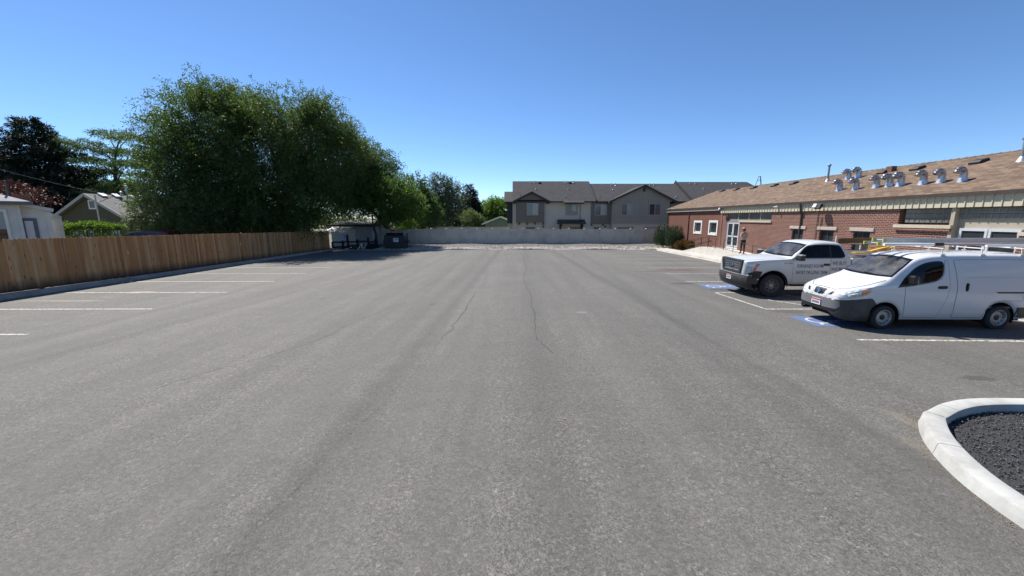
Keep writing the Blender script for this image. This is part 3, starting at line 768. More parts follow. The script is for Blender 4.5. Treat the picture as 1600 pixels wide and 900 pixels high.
# --- windows
def bwin(o_, name='window', frame=M_WFRAME, glass=M_GLASS, fw=.07, proud=.02, cols=1, rows=1, bar=.035, surround=0.0, sur_mat=None):
    a, b_, c, d, dp = o_; x = WX + (.02 if a > YADD - .5 else 0)
    fx0 = x + dp - .06
    mb = MB()
    if surround:
        s = surround
        mb.box(x - proud, x + .06, a - s, a, c - s, d + s); mb.box(x - proud, x + .06, b_, b_ + s, c - s, d + s)
        mb.box(x - proud + .002, x + .06, a, b_, d, d + s); mb.box(x - proud - .02, x + .06, a, b_, c - s, c)
    mb.box(fx0, fx0 + .06, a, a + fw, c, d); mb.box(fx0, fx0 + .06, b_ - fw, b_, c, d)
    mb.box(fx0 + .002, fx0 + .058, a + fw, b_ - fw, d - fw, d); mb.box(fx0 + .002, fx0 + .058, a + fw, b_ - fw, c, c + fw)
    for i in range(1, cols):
        yy = a + (b_ - a) * i / cols; mb.box(fx0 + .004, fx0 + .056, yy - bar / 2, yy + bar / 2, c + fw, d - fw)
    for i in range(1, rows):
        zz = c + (d - c) * i / rows; mb.box(fx0 + .006, fx0 + .05, a + fw, b_ - fw, zz - bar / 2, zz + bar / 2)
    f = mb.build(name, frame, bb)
    for i in range(cols):
        g = MB(); ya, yb = a + fw + (b_ - a - 2 * fw) * i / cols, a + fw + (b_ - a - 2 * fw) * (i + 1) / cols
        g.box(fx0 + .03, fx0 + .042, ya + .003, yb - .003, c + fw, d - fw); g.build('pane', glass, f)
    return f
bwin(o_w1, surround=.17, proud=.03); bwin(o_w2, surround=.17, proud=.03)
M_DKFRAME = mat('dark_window_frame', (.05, .042, .04), .5)
for o_ in (o_l1, o_l2, o_l3):
    bwin(o_, frame=M_DKFRAME, cols=2, rows=2, fw=.05)
    mb = MB(); mb.box(WX - .05, WX + .06, o_[0] - .2, o_[1] + .2, 2.072, 2.25); mb.build('lintel', M_LINTEL, bb, bevel=.015)
# --- entrance doors
a, b_, c, d, dp = o_door
dm = (a + b_) / 2
mb = MB(); mb.box(WX + .02, WX + .12, a, a + .06, c, d); mb.box(WX + .02, WX + .12, b_ - .06, b_, c, d); mb.box(WX + .022, WX + .118, a + .06, b_ - .06, d - .08, d)
mb.build('door_frame', M_ALU, bb)
for y0, y1, hs in ((a + .065, dm - .004, 1), (dm + .004, b_ - .065, -1)):
    mb = MB(); X0, X1 = WX + .04, WX + .09; z0, z1 = c + .02, d - .085
    mb.box(X0, X1, y0, y0 + .09, z0, z1); mb.box(X0, X1, y1 - .09, y1, z0, z1)
    for za, zb in ((z0, z0 + .28), (z0 + .92, z0 + 1.02), (z1 - .11, z1)): mb.box(X0 + .002, X1 - .002, y0 + .09, y1 - .09, za, zb)
    dr = mb.build('door', M_ALU, bb)
    for za, zb in ((z0 + .28, z0 + .92), (z0 + 1.02, z1 - .11)):
        g = MB(); g.box(X0 + .02, X0 + .03, y0 + .09, y1 - .09, za, zb); g.build('pane', M_GLASS, dr)
    hy = y1 - .05 if hs > 0 else y0 + .05
    h_ = MB(); h_.tube([(X0, hy, z0 + .95), (X0 - .06, hy, z0 + .95), (X0 - .06, hy, z0 + 1.25), (X0, hy, z0 + 1.25)], .014, 8); h_.build('handle', M_ALU, dr, smooth=50)
# --- clerestory above the doors
a, b_, c, d, dp = o_cl
mb = MB(); X0 = WX + .1
n = 4
for i in range(n + 1):
    yy = a + (b_ - a) * i / n; mb.box(X0, X0 + .06, max(a, yy - .05), min(b_, yy + .05), c, d)
mb.box(X0 + .002, X0 + .058, a, b_, c, c + .07)
f = mb.build('clerestory_window', M_TAN, bb)
for i in range(n):
    g = MB(); g.box(X0 + .03, X0 + .04, a + (b_ - a) * i / n + .05, a + (b_ - a) * (i + 1) / n - .05, c + .07, d); g.build('pane', M_GLASS_GREY, f)
mb = MB(); mb.box(WX - .07, WX + .09, a - .05, o_door[0] + .02, c - .10, c); mb.build('sill', M_SILL, bb)
# --- glass block bays
blk = MB()
s2 = .095
blk.add([(-.01, -s2, -s2), (-.01, s2, -s2), (-.01, s2, s2), (-.01, -s2, s2), (-.028, -s2 + .02, -s2 + .02), (-.028, s2 - .02, -s2 + .02), (-.028, s2 - .02, s2 - .02), (-.028, -s2 + .02, s2 - .02)],
        [(4, 5, 6, 7), (0, 1, 5, 4), (1, 2, 6, 5), (2, 3, 7, 6), (3, 0, 4, 7)])
blkm = blk.mesh('glass_block', M_BLOCK)
iv = RM[bb.name].inverted()
def block_bay(a, b_, c, d, x):
    ny, nz = int((b_ - a) / .2), max(1, int(round((d - c) / .2)))
    mb = MB(); mb.box(x, x + .06, a, b_, c, d); f = mb.build('block_window', mat('block_mortar', (.24, .235, .21), .9), bb)
    sy, sz = (b_ - a) / ny / .2, (d - c) / nz / .2
    for i in range(ny):
        for j in range(nz):
            link_copy(blkm, 'glass_block', f, iv @ Vector((x, a + (i + .5) * (b_ - a) / ny, c + (j + .5) * (d - c) / nz)), (0, 0, 0), (1, sy, sz))
block_bay(o_ga[0] + .06, o_ga[1] - .1, 2.50, 3.10, WX + .17)
mb = MB(); mb.box(WX - .10, WX + .2, o_ga[0] - .05, o_ga[1] + .12, 2.30, 2.438); mb.build('sill', M_SILL, bb)
mb = MB(); mb.box(WX - .085, WX - .0, o_ga[0] - .02, o_ga[1] + .08, 2.19, 2.298); mb.build('brick_course', M_BRICK, bb)
mb = MB(); mb.box(WX - .02, WX + .3, o_gb[1] - .04, o_gb[1] + .10, -.5, 3.1); mb.build('pier', M_TAN, bb)
ym = wy(1600); yl = o_gb[1] - .04
mb = MB(); mb.box(WX + .18, WX + .28, o_gb[0], yl, .9, 3.1); mb.build('bay_panel', M_TAN, bb)
block_bay(o_gb[0] + .05, yl - .06, 2.66, 3.10, WX + .14)
# white sliding windows in the right bay
for k, (pa, pb) in enumerate(((1500, 1544), (1546, 1597))):
    ya, yb = wy(pb, 365, WX + .15), wy(pa, 365, WX + .15)
    mb = MB(); X0 = WX + .10; z0, z1, t_ = 1.35, 2.33, .075
    mb.box(X0, X0 + .08, ya, ya + t_, z0, z1); mb.box(X0, X0 + .08, yb - t_, yb, z0, z1); mb.box(X0 + .002, X0 + .078, ya + t_, yb - t_, z1 - t_ * 1.3, z1); mb.box(X0 + .002, X0 + .078, ya + t_, yb - t_, z0, z0 + t_)
    f = mb.build('window', M_ALU, bb); g = MB(); g.box(X0 + .04, X0 + .05, ya + t_, yb - t_, z0 + t_, z1 - t_ * 1.3); g.build('pane', M_GLASS, f)
ya = wy(1597, 365, WX + .15)
mb = MB(); mb.box(WX + .02, WX + .2, o_gb[0], ya - .02, .9, 2.12); mb.build('wall', M_BRICK, bb)
mb = MB(); mb.box(WX - .04, WX + .2, o_gb[0], ya - .02, 2.122, 2.24); mb.build('sill', M_SILL, bb)
# --- cladding band under the eave
pm_ = MB()
pm_.box(0, .03, -.139, .139, 0, .50); pm_.box(-.028, .0, -.139, -.112, .0, .50)
clm = pm_.mesh('cladding_panel', M_CLAD)
y = YADD - .16
while y > BY0:
    link_copy(clm, 'cladding_panel', bb, iv @ Vector((WX - .10, y, 3.105)), (0, 0, 0)); y -= .28
mb = MB(); mb.box(WX - .06, WX + .1, BY0, YADD - .005, 3.108, 3.60); mb.build('band_backing', M_TAN, bb)
mb = MB(); mb.box(WX - .16, WX + .015, YADD + .005, BY1 + .15, 3.33, 3.60); mb.build('fascia', M_TAN, bb)
# --- roof
EX, EZ = WX - .205, 3.66
RX, RZ = 22.2, 5.62
RSL = (RZ - EZ) / (RX - EX)
def roofz(x): return EZ + (x - EX) * RSL
M_SHINGLE = brick_material('tan_shingle', (.105, .075, .053), (.235, .170, .121), (.042, .030, .022), .36, .15, .95, 'yx', .010, .7, .37, (.175, .110, .075))  # dark course lines paint the shadow under each shingle row
rf = MB()
rf.slab([(EX, BY0, EZ), (RX, BY0, RZ), (RX, BY1 + .25, RZ), (EX, BY1 + .25, EZ)], .05)
rf.slab([(RX, BY0, RZ), (2 * RX - EX, BY0, EZ), (2 * RX - EX, BY1 + .25, EZ), (RX, BY1 + .25, RZ)], .05)
roof = rf.build('roof', M_SHINGLE, bb)
g = MB(); g.prism([(WX + .02, 3.6), (RX, RZ - .05), (2 * RX - WX, 3.6)], 'y', BY1 - .2, BY1); g.build('gable', M_BRICK2, bb)
mb = MB()
for i in range(120):
    yy = BY0 + i * (BY1 + .25 - BY0) / 120
    mb.add([(RX - .14, yy, RZ - .14 * RSL + .012), (RX, yy, RZ + .03), (RX + .14, yy, RZ - .14 * RSL + .012), (RX - .14, yy + .34, RZ - .14 * RSL + .004), (RX, yy + .34, RZ + .012), (RX + .14, yy + .34, RZ - .14 * RSL + .004)], [(0, 1, 4, 3), (1, 2, 5, 4)])
mb.build('ridge_cap', M_SHINGLE, roof)
mb = MB(); mb.box(EX - .03, EX + .03, BY0, BY1 + .25, EZ - .125, EZ - .012); mb.build('gutter', M_DRIP, bb)
mb = MB(); mb.bar((EX, BY1 + .262, EZ - .06), (RX, BY1 + .262, RZ - .06), .03, .14); mb.build('rake_board', M_DRIP, bb)
def pipe(name, pts, r, m, parent=bb, n=8): mb = MB(); mb.tube(pts, r, n); return mb.build(name, m, parent, smooth=50)
yd = wy(1250, 340, WX - .12)
pipe('downspout', [(EX, yd, 3.56), (EX, yd, 3.5), (WX - .15, yd, 3.3), (WX - .15, yd, 3.08), (WX - .05, yd, 2.9), (WX - .05, yd, -.3)], .05, M_DRIP)
pipe('downspout', [(EX + .02, BY1 - .05, 3.56), (WX - .05, BY1 - .06, 3.2), (WX - .05, BY1 - .06, -.4)], .045, M_DRIP)
pipe('downspout', [(WX - .03, wy(1076), 3.3), (WX - .03, wy(1076), -.4)], .045, M_BRICK2)
for px_, zt_, zb_ in ((1277, 3.1, 1.5), (1283.5, 2.75, .6)):
    yy = wy(px_); pipe('conduit', [(WX + .03, yy, zt_), (WX - .04, yy, zt_), (WX - .04, yy, zb_)], .02, M_BRICK)
mb = MB(); yy = wy(1283.5); mb.box(WX - .07, WX + .01, yy - .35, yy + .12, .55, .62); mb.build('pipe_bracket', M_DRIP, bb)
# lamps and camera on the band
M_BLACKP = mat('black_plastic', (.012, .012, .013), .45)
M_WHITEP = mat('white_plastic', (.7, .7, .68), .45)
for px_, py_, s, m1 in ((1127.5, 326.5, .8, M_WHITEP), (1281, 322, 1.15, M_WHITEP)):
    p = atx(px_, py_, WX - .3)
    fl = MB(); fl.obox(p + Vector((-.08, .0, -.02)), (.12 * s, .34 * s, .24 * s), (0, R(25), 0)); f = fl.build('floodlight', M_BLACKP, bb, bevel=.015)
    hd = MB(); hd.obox(p + Vector((-.10, .13 * s, 0)), (.17 * s, .2 * s, .18 * s), (0, R(25), 0)); hd.build('lamp_head', m1, f, bevel=.01)
    ar = MB(); ar.tube([p + Vector((-.02, 0, 0)), p + Vector((.22, 0, .02))], .02, 8); ar.build('bracket', M_BLACKP, f)
p = atx(1213, 323.5, WX - .22)
cm = MB(); cm.tube([p + Vector((-.1, .1, 0)), p + Vector((.06, -.05, .03))], .045, 10); c_ = cm.build('security_camera', M_WHITEP, bb, smooth=50)
cm = MB(); cm.tube([p, p + Vector((.12, 0, -.14))], .02, 8); cm.build('bracket', M_WHITEP, c_)
# --- roof vents
def on_roof(px_, py_):
    d_ = ray(px_, py_); t = (EZ - EX * RSL - CAMH) / (d_.z - RSL * d_.x); return CAMP + d_ * t
M_GALV = mat('galvanised_duct', (.46, .46, .47), .22, 1.0, col2=(.30, .30, .31), vscale=6, rvar=.2)
M_FLASH = mat('flashing_metal', (.60, .64, .70), .42, .7, col2=(.52, .55, .6), vscale=6)
for px_, py_, s in ((1309, 297.8, 1), (1334.4, 296.7, 1), (1323, 280, 1.0), (1338.5, 278.2, 1.05), (1366, 293.3, 1), (1386.5, 291.6, 1), (1403.5, 290.5, 1.04), (1438.5, 288.2, 1.0), (1466.5, 285.6, .95), (1500, 283.8, .95)):
    p = on_roof(px_, py_) + Vector((.1, 0, .02)); r_ = .125 * s * rnd.uniform(.96, 1.04)
    yaw = rnd.uniform(-.18, .18)
    mb = MB(); mb.obox(p + Vector((0, 0, .0)), (.62, .55, .012), (0, -math.atan(RSL), 0))
    mb.lathe([(r_ * 1.55, -.06), (r_ * 1.25, .10), (r_ * 1.22, .14)], Matrix.Translation(p), 20)
    v_ = mb.build('roof_vent', M_FLASH, bb, smooth=40)
    stub = MB(); stub.lathe([(r_, .1), (r_, .31 * s)], Matrix.Translation(p), 20); stub.build('stack', M_GALV, v_, smooth=40)
    # gored elbow: straight-sided rings, faceted like sheet metal
    el = MB(); R_ = .17 * s; pts = []; rr = []
    for k in range(8):
        t = math.pi * .93 * k / 7
        q = Vector((-R_ + R_ * math.cos(t), 0, .31 * s + R_ * math.sin(t) * 1.05)); q.rotate(Euler((0, 0, yaw))); pts.append(p + q)
    for k in range(7):
        el.tube([pts[k], pts[k] * .08 + pts[k + 1] * .92, pts[k + 1]], [r_ * 1.0, r_ * .985, r_ * 1.03], 20, caps=(k == 6))
    el.build('elbow', M_GALV, v_, smooth=24)
M_HOOD = mat('black_roof_hood', (.02, .018, .017), .6)
for px_, py_ in ((1128.7, 299), (1151, 296.6), (1178, 294), (1210.5, 290.4), (1240.8, 287), (1381, 270), (1434, 264.3), (1530, 254)):
    p = on_roof(px_, py_); p = Vector((min(p.x, RX - .35), p.y, 0)); p.z = roofz(p.x)
    mb = MB(); mb.prism([(-.24, .005), (.24, .005), (.2, .12), (-.12, .14), (-.24, .09)], 'y', -.22, .22)
    M_ = Matrix.Translation(p) @ Matrix.Rotation(-math.atan(RSL), 4, 'Y')
    mb.v = [tuple(M_ @ Vector(q)) for q in mb.v]; mb.build('box_vent', M_HOOD, bb)
p = on_roof(1392, 268); p = Vector((min(p.x, RX - .3), p.y, 0)); p.z = roofz(p.x)
mb = MB(); mb.box(p.x - .14, p.x + .14, p.y - .18, p.y + .18, p.z - .1, p.z + .28); mb.build('roof_box', mat('rusty_brown', (.17, .09, .06), .8, col2=(.12, .06, .04), vscale=8), bb)
for px_, py_, h, r_ in ((1293, 283, .92, .06), (1596.5, 251, .78, .065)):
    p = on_roof(px_, py_); p = Vector((min(p.x, RX - .25), p.y, 0)); p.z = roofz(p.x)
    mb = MB(); mb.lathe([(r_ * 2.6, -.05), (r_ * 1.3, .14), (r_ * 1.2, .16)], Matrix.Translation(p), 14); f = mb.build('flue', M_FLASH, bb, smooth=40)
    mb = MB(); mb.lathe([(r_, .1), (r_, h)], Matrix.Translation(p), 14); mb.build('pipe', mat('grey_flue', (.33, .32, .31), .4, .6, col2=(.26, .25, .24), vscale=6), f, smooth=40)
    mb = MB(); mb.lathe([(r_ * .8, h), (r_ * 1.7, h + .03), (r_ * 1.75, h + .09), (r_ * 1.2, h + .15), (0.0, h + .17)], Matrix.Translation(p), 14); mb.build('cap', M_GALV, f, smooth=40)
p = Vector((RX + .1, 0, RZ)); p.y = atx(1184, 292, RX).y
mb = MB()
for dx, dy in ((-.32, .1), (.32, .1), (0, -.25)): mb.tube([p + Vector((dx, dy, -.2)), p + Vector((dx * .25, dy * .25, .78))], .022, 6)
mb.tube([p + Vector((-.2, .06, .45)), p + Vector((.2, .06, .45)), p + Vector((0, -.15, .45)), p + Vector((-.2, .06, .45))], .015, 6); mb.tube([p + Vector((-.1, 0, .78)), p + Vector((.1, 0, .78))], .025, 6)
mb.build('antenna_tripod', M_DKFRAME, bb)
# ================================================================== townhouses behind the vinyl fence
M_TROOF = brick_material('charcoal_shingle', (.046, .046, .050), (.072, .071, .074), (.03, .03, .032), .3, .14, .95, 'xy', .006, .4, .37, (.05, .048, .048))
M_BROWN = mat('brown_siding', (.155, .138, .118), .8, col2=(.142, .127, .108), vscale=1)
M_TAUPE = mat('taupe_siding', (.28, .25, .21), .8, col2=(.26, .233, .196), vscale=1)
M_STUCCO = mat('cream_stucco', (.52, .48, .41), .9, col2=(.47, .435, .37), vscale=.8, bmp=.2, bscale=30)
M_NAVY = mat('slate_blue_siding', (.030, .036, .048), .8, col2=(.026, .032, .043), vscale=1)
M_TTRIM = mat('dark_trim', (.022, .021, .022), .6)
M_WTRIM = mat('taupe_window_frame', (.30, .29, .27), .55)
M_PANE_L = dark_glass('pale_blind_pane', (.30, .315, .31), .15, (.25, .26, .26))
M_PANE_D = dark_glass('dark_pane', (.028, .034, .036), .06, (.045, .052, .055))
M_PANE_M = dark_glass('mid_pane', (.09, .10, .10), .08, (.12, .13, .13))
TY = 52.0
th = thing('townhouse_row', 'two storey townhouse row with dark roofs and taupe gables behind the vinyl fence', 'townhouse', (14, TY + 4, -.6))
def tx(px, Y=TY): return aty(px, 330, Y).x
def tz(py, Y=TY): return aty(900, py, Y).z
ZEAVE = tz(314.5)
def tbox(name, pxl, pxr, pyt, pyb, y0, y1, m, label=None, zb=None):
    mb = MB(); mb.box(tx(pxl, y0), tx(pxr, y0), y0, y1, tz(pyb, y0) if zb is None else zb, tz(pyt, y0))
    o = mb.build(name, m, th)
    if label: o['label'] = label
    return o
# walls: ground floor stucco, first floor volumes
tbox('wall', 801, 926, 315, 372, TY + .5, TY + 10, M_STUCCO, zb=-.7)
tbox('bay_wall', 806, 850.5, 312.5, 347.7, TY, TY + 3, M_BROWN, 'dark brown gabled bay')
tbox('wall', 924.5, 957, 315, 350, TY + .25, TY + 9, M_BROWN)
tbox('wall', 924.5, 957, 349.8, 372, TY + .6, TY + 9, M_STUCCO, zb=-.7)
tbox('wall', 955.8, 1046, 315, 349, TY - .4, TY + 9, M_TAUPE, 'taupe board and batten gable front')
tbox('wall', 956.5, 1045.6, 349.1, 372, TY - .25, TY + 9, M_STUCCO, zb=-.7)
tbox('wall', 1047, 1172, 315, 372, TY + .5, TY + 10, M_TAUPE, zb=-.7)
tbox('side_wall', 792.5, 804.5, 313, 349, TY + 1.2, TY + 8, M_NAVY, 'slate blue side volume')
tbox('side_wall', 793.5, 804.3, 349.1, 372, TY + 1.8, TY + 8, M_STUCCO, zb=-.7)
mb = MB(); mb.box(tx(804.6), tx(806.6), TY + .05, TY + .3, -.7, tz(314)); mb.build('corner_post', M_STUCCO, th)
# main roofs
def roof_plane(name, pxl, pxr, py_eave, py_ridge, y_e, y_r, parent=th, th_=.16):
    xl, xr = tx(pxl, y_e), tx(pxr, y_e); ze, zr = tz(py_eave, y_e), tz(py_ridge, y_r)
    xl2, xr2 = aty(pxl, py_ridge, y_r).x, aty(pxr, py_ridge, y_r).x
    mb = MB(); mb.slab([(xl, y_e, ze), (xr, y_e, ze), (xr, y_r, zr), (xl, y_r, zr)], th_)
    mb.slab([(xl, y_r, zr), (xr, y_r, zr), (xr, 2 * y_r - y_e, ze), (xl, 2 * y_r - y_e, ze)], th_)
    mb.prism([(y_e + .7, ze - .05), (y_r, zr - .17), (2 * y_r - y_e - .7, ze - .05)], 'x', xl + .15, xr - .15)
    return mb.build(name, M_TROOF, parent)
YE, YR = TY - .15, TY + 5.5
r1_ = roof_plane('roof', 801, 931, 314.3, 283.2, YE, YR)
r2_ = roof_plane('roof', 931.4, 1079, 314.8, 287.0, YE + .1, YR)
r3_ = roof_plane('roof', 1079.4, 1202, 314.5, 284.2, YE - .1, YR + .1)
mb = MB()                                               # hipped end of the far unit
xr_, xr2_ = tx(1202, YE), tx(1224, YE)
mb.add([(xr_, YE - .1, tz(314.5, YE)), (xr2_, YE - .1, tz(314.5, YE)), (xr_ - .05, YR, tz(284.2, YR)), (xr2_, 2 * YR - YE, tz(314.5, YE))], [(0, 1, 2), (1, 3, 2)])
mb.build('roof_hip', M_TROOF, th)
roof_plane('roof', 787.5, 803, 315.0, 299.4, TY + .7, TY + 4.6)
mb = MB(); x_ = tx(1079.2, YE); x2 = tx(931.2, YE)
for xx in (x_,):
    mb.bar((xx, YE - .3, tz(314.5, YE) + .06), (xx, YR, tz(284.2, YR) + .06), .12, .3)
mb.build('rake_board', M_TTRIM, th)
mb = MB(); mb.bar((x2, YE + .0, tz(314.6, YE) + .10), (x2, YR, tz(286, YR) + .12), .1, .16); mb.build('rake_board', M_TTRIM, th)
def gable(pxl, pxm, pxr, py_e, py_p, yf, depth, m, over=.35, batten=False):
    xl, xm, xr = tx(pxl, yf), tx(pxm, yf), tx(pxr, yf); ze, zp = tz(py_e, yf), tz(py_p, yf)
    s = (zp - ze) / (xm - xl)
    mb = MB(); i = over
    mb.prism([(xl + i, ze - .05), (xr - i, ze - .05), (xr - i, ze + i * s - .12), (xm, zp - .12), (xl + i, ze + i * s - .12)], 'y', yf, yf + 1.2); g_ = mb.build('gable', m, th)
    for sg, xa in ((1, xl), (-1, xr)):
        mb = MB(); mb.slab([(xa, yf - .38, ze), (xm, yf - .38, zp), (xm, yf + depth, zp), (xa, yf + depth, ze)] if sg > 0 else [(xm, yf - .38, zp), (xa, yf - .38, ze), (xa, yf + depth, ze), (xm, yf + depth, zp)], .13)
        o = mb.build('gable_roof', M_TROOF, th)
        mb = MB(); mb.bar((xa, yf - .40, ze - .10), (xm + sg * .02, yf - .40, zp - .10), .05, .24); mb.build('bargeboard', M_TTRIM, o)
        mb = MB(); mb.box(min(xa, xa + sg * .4), max(xa, xa + sg * .4), yf - .375, yf + 1.2, ze - .3, ze - .14); mb.build('eave_return', M_TTRIM, o)
    return g_
gable(801.5, 830.5, 859, 314.5, 299.5, TY, 3.6, M_BROWN)
gg = gable(950.5, 1004.5, 1055, 314.5, 288.8, TY - .4, 5.4, M_TAUPE, .45)
# board and batten strips on the big gable
yb_ = TY - .4; xl, xr = tx(957, yb_), tx(1045.3, yb_); k = 0
xmid, zp_, ze_ = tx(1004.5, yb_), tz(291.5, yb_), tz(314.5, yb_)
while xl + k * .42 < xr:
    x = xl + k * .42; top = ze_ + (zp_ - ze_) * (1 - abs(x - xmid) / (xr - xmid + .4)) - .22
    mb = MB(); mb.box(x - .028, x + .028, yb_ - .022, yb_ - .001, tz(349, yb_), max(top, ze_ - .1)); mb.build('batten', M_TAUPE, th); k += 1
mb = MB(); mb.box(xmid - .08, xmid + .08, yb_ - .3, yb_, zp_ - .62, zp_ - .2); mb.build('gable_bracket', M_TTRIM, th)
mb = MB(); mb.box(tx(955.6), tx(1046.2), TY - .45, TY - .2, tz(350.2), tz(348.8)); mb.build('belt_board', M_WTRIM, th)
# eave fascia and gutters
for pa, pb, yy in ((859, 931, YE), (931.6, 951, YE + .1), (1055, 1202, YE - .1)):
    mb = MB(); mb.box(tx(pa, yy), tx(pb, yy), yy - .06, yy + .06, tz(316.2, yy), tz(314.2, yy) - .02); mb.build('gutter', M_TTRIM, th)
mb = MB(); mb.slab([(tx(880), TY - .75, tz(316.6)), (tx(911), TY - .75, tz(316.6)), (tx(911), TY + .6, tz(311)), (tx(880), TY + .6, tz(311))], .2); mb.build('roof', M_TROOF, th)
# porch canopy with brackets
cn = MB(); cn.slab([(tx(871, TY - 1), TY - 1.0, tz(348.5, TY - 1)), (tx(916, TY - 1), TY - 1.0, tz(348.5, TY - 1)), (tx(915), TY + .5, tz(343)), (tx(872), TY + .5, tz(343))], .14)
c_ = cn.build('canopy', mat('black_metal_roof', (.012, .012, .016), .4, .3), th)
mb = MB(); mb.box(tx(870.5, TY - 1), tx(916.5, TY - 1), TY - 1.05, TY - 1.0, tz(350.3, TY - 1), tz(348.2, TY - 1)); mb.build('canopy_fascia', M_TTRIM, c_)
for px_ in (876.5, 910):
    mb = MB(); x = tx(px_); mb.box(x - .1, x + .1, TY + .3, TY + .5, tz(361), tz(348)); mb.bar((x, TY + .4, tz(358)), (x, TY - .8, tz(350.4)), .12, .14); mb.build('bracket', M_TTRIM, c_)
for px_ in (811.5, 824, 836.5, 849.2): mb = MB(); x = tx(px_); mb.box(x - .06, x + .06, TY + .02, TY + .5, tz(351.5), tz(347.8)); mb.build('bracket', M_TTRIM, th)
for px_ in (926, 944.5): mb = MB(); x = tx(px_); mb.box(x - .06, x + .06, TY + .3, TY + .62, tz(353), tz(350.2)); mb.build('bracket', M_TTRIM, th)
# windows
def twin(pxl, pxr, pyt, pyb, y, panes, frame=M_WTRIM, grid=False):
    x0, x1, z1, z0 = tx(pxl, y), tx(pxr, y), tz(pyt, y), tz(pyb, y); f_ = .09
    mb = MB(); mb.box(x0, x0 + f_, y - .07, y + .02, z0, z1); mb.box(x1 - f_, x1, y - .07, y + .02, z0, z1); mb.box(x0 + f_, x1 - f_, y - .068, y + .02, z1 - f_, z1); mb.box(x0 + f_, x1 - f_, y - .068, y + .02, z0, z0 + f_)
    n = len(panes)
    for i in range(1, n): xx = x0 + (x1 - x0) * i / n; mb.box(xx - .035, xx + .035, y - .066, y + .02, z0 + f_, z1 - f_)
    w = mb.build('window', frame, th)
    for i, m in enumerate(panes):
        a, b_ = x0 + f_ + (x1 - x0 - 2 * f_) * i / n, x0 + f_ + (x1 - x0 - 2 * f_) * (i + 1) / n
        g = MB(); g.box(a + .003, b_ - .003, y - .03, y - .012, z0 + f_, z1 - f_); g.build('pane', m, w)
        if grid and i == n - 1:
            q = MB(); q.box((a + b_) / 2 - .015, (a + b_) / 2 + .015, y - .044, y - .031, z0 + f_, z1 - f_); q.box(a, b_, y - .042, y - .032, (z0 + z1) / 2 - .015, (z0 + z1) / 2 + .015); q.build('glazing_bar', M_WTRIM, w)
    return w
twin(823, 841.3, 317.2, 336.5, TY, (M_PANE_M, M_PANE_L), grid=True)
twin(884, 902.5, 319, 336.5, TY + .5, (M_PANE_D, M_PANE_D))
mb = MB(); mb.box(tx(894.6), tx(901), TY + .425, TY + .47, tz(330), tz(320)); mb.build('blind', M_PANE_L, th)
twin(929, 947.8, 319, 336.5, TY + .25, (M_PANE_M, M_PANE_L))
twin(970.5, 988, 318, 336.5, TY - .4, (M_PANE_M, M_PANE_L))
twin(1013.5, 1032.5, 318, 336.5, TY - .4, (M_PANE_D, M_PANE_M))
twin(1120, 1136, 318, 336.5, TY + .5, (M_PANE_D, M_PANE_M))
for a, b_, p_ in ((821.5, 836.5, M_PANE_D), (890, 907.5, M_PANE_D), (928, 940, M_PANE_D), (965, 991, M_PANE_M), (1008, 1035, M_PANE_L)):
    twin(a, b_, 354, 373, TY + (.5 if a < 920 else (.6 if a < 950 else -.25)), (p_,))
for px_, pya, pyb_, y in ((906.8, 316.5, 344, TY + .42), (957.2, 318, 372, TY - .45)):
    mb = MB(); x = tx(px_, y); mb.tube([(x + .12, y - .1, tz(pya, y)), (x, y, tz(pya + 2.5, y)), (x, y, tz(pyb_, y))], .045, 8); mb.build('downspout', M_WTRIM if px_ > 950 else M_TAUPE, th)
mb = MB(); x = tx(849.3); mb.box(x - .09, x + .09, TY + .3, TY + .48, tz(355.3), tz(353)); mb.build('wall_lamp', M_TTRIM, th)
mb = MB(); x = tx(948); mb.box(x - .09, x + .09, TY + .4, TY + .58, tz(355.5), tz(353)); mb.build('wall_lamp', M_TTRIM, th)
# roof pipes
def roof_pt(px_, py_, pe, pr, ye, yr):
    ze, zr = tz(pe, ye), tz(pr, yr); s = (zr - ze) / (yr - ye); d = ray(px_, py_)
    t = (ze - ye * s - CAMH) / (d.z - s * d.y); return CAMP + d * t
for px_, py_, q in ((829, 286.2, 0), (836, 286.2, 0), (837.3, 296.2, 0), (812, 304.6, 0), (883, 286.2, 0), (896.5, 286.2, 0), (888, 295.6, 0), (882, 307.8, 0),
                    (955, 289.6, 1), (961.5, 289.6, 1), (957, 297, 1), (936.7, 308.3, 1), (1015, 289.8, 1), (1021.5, 289.8, 1), (1056, 308, 2), (1077.5, 287.5, 2), (1086, 287.5, 2), (1098.5, 295.6, 2), (1143, 287.5, 2), (1150, 287.5, 2)):
    p = roof_pt(px_, py_, *((314.3, 283.2, YE, YR), (314.8, 287.0, YE + .1, YR), (314.5, 284.2, YE - .1, YR + .1))[q])
    mb = MB(); mb.lathe([(.11, -.1), (.07, .06), (.05, .08), (.05, .3), (0, .31)], Matrix.Translation(p), 8); mb.build('vent_pipe', M_GALV, th, smooth=40)
for px_, py_ in ((843.3, 286.2), (890.5, 286.2)):
    p = roof_pt(px_, py_, 314.3, 283.2, YE, YR); mb = MB(); mb.box(p.x - .2, p.x + .2, p.y - .15, p.y + .2, p.z - .1, p.z + .12); mb.build('box_vent', M_HOOD, th)

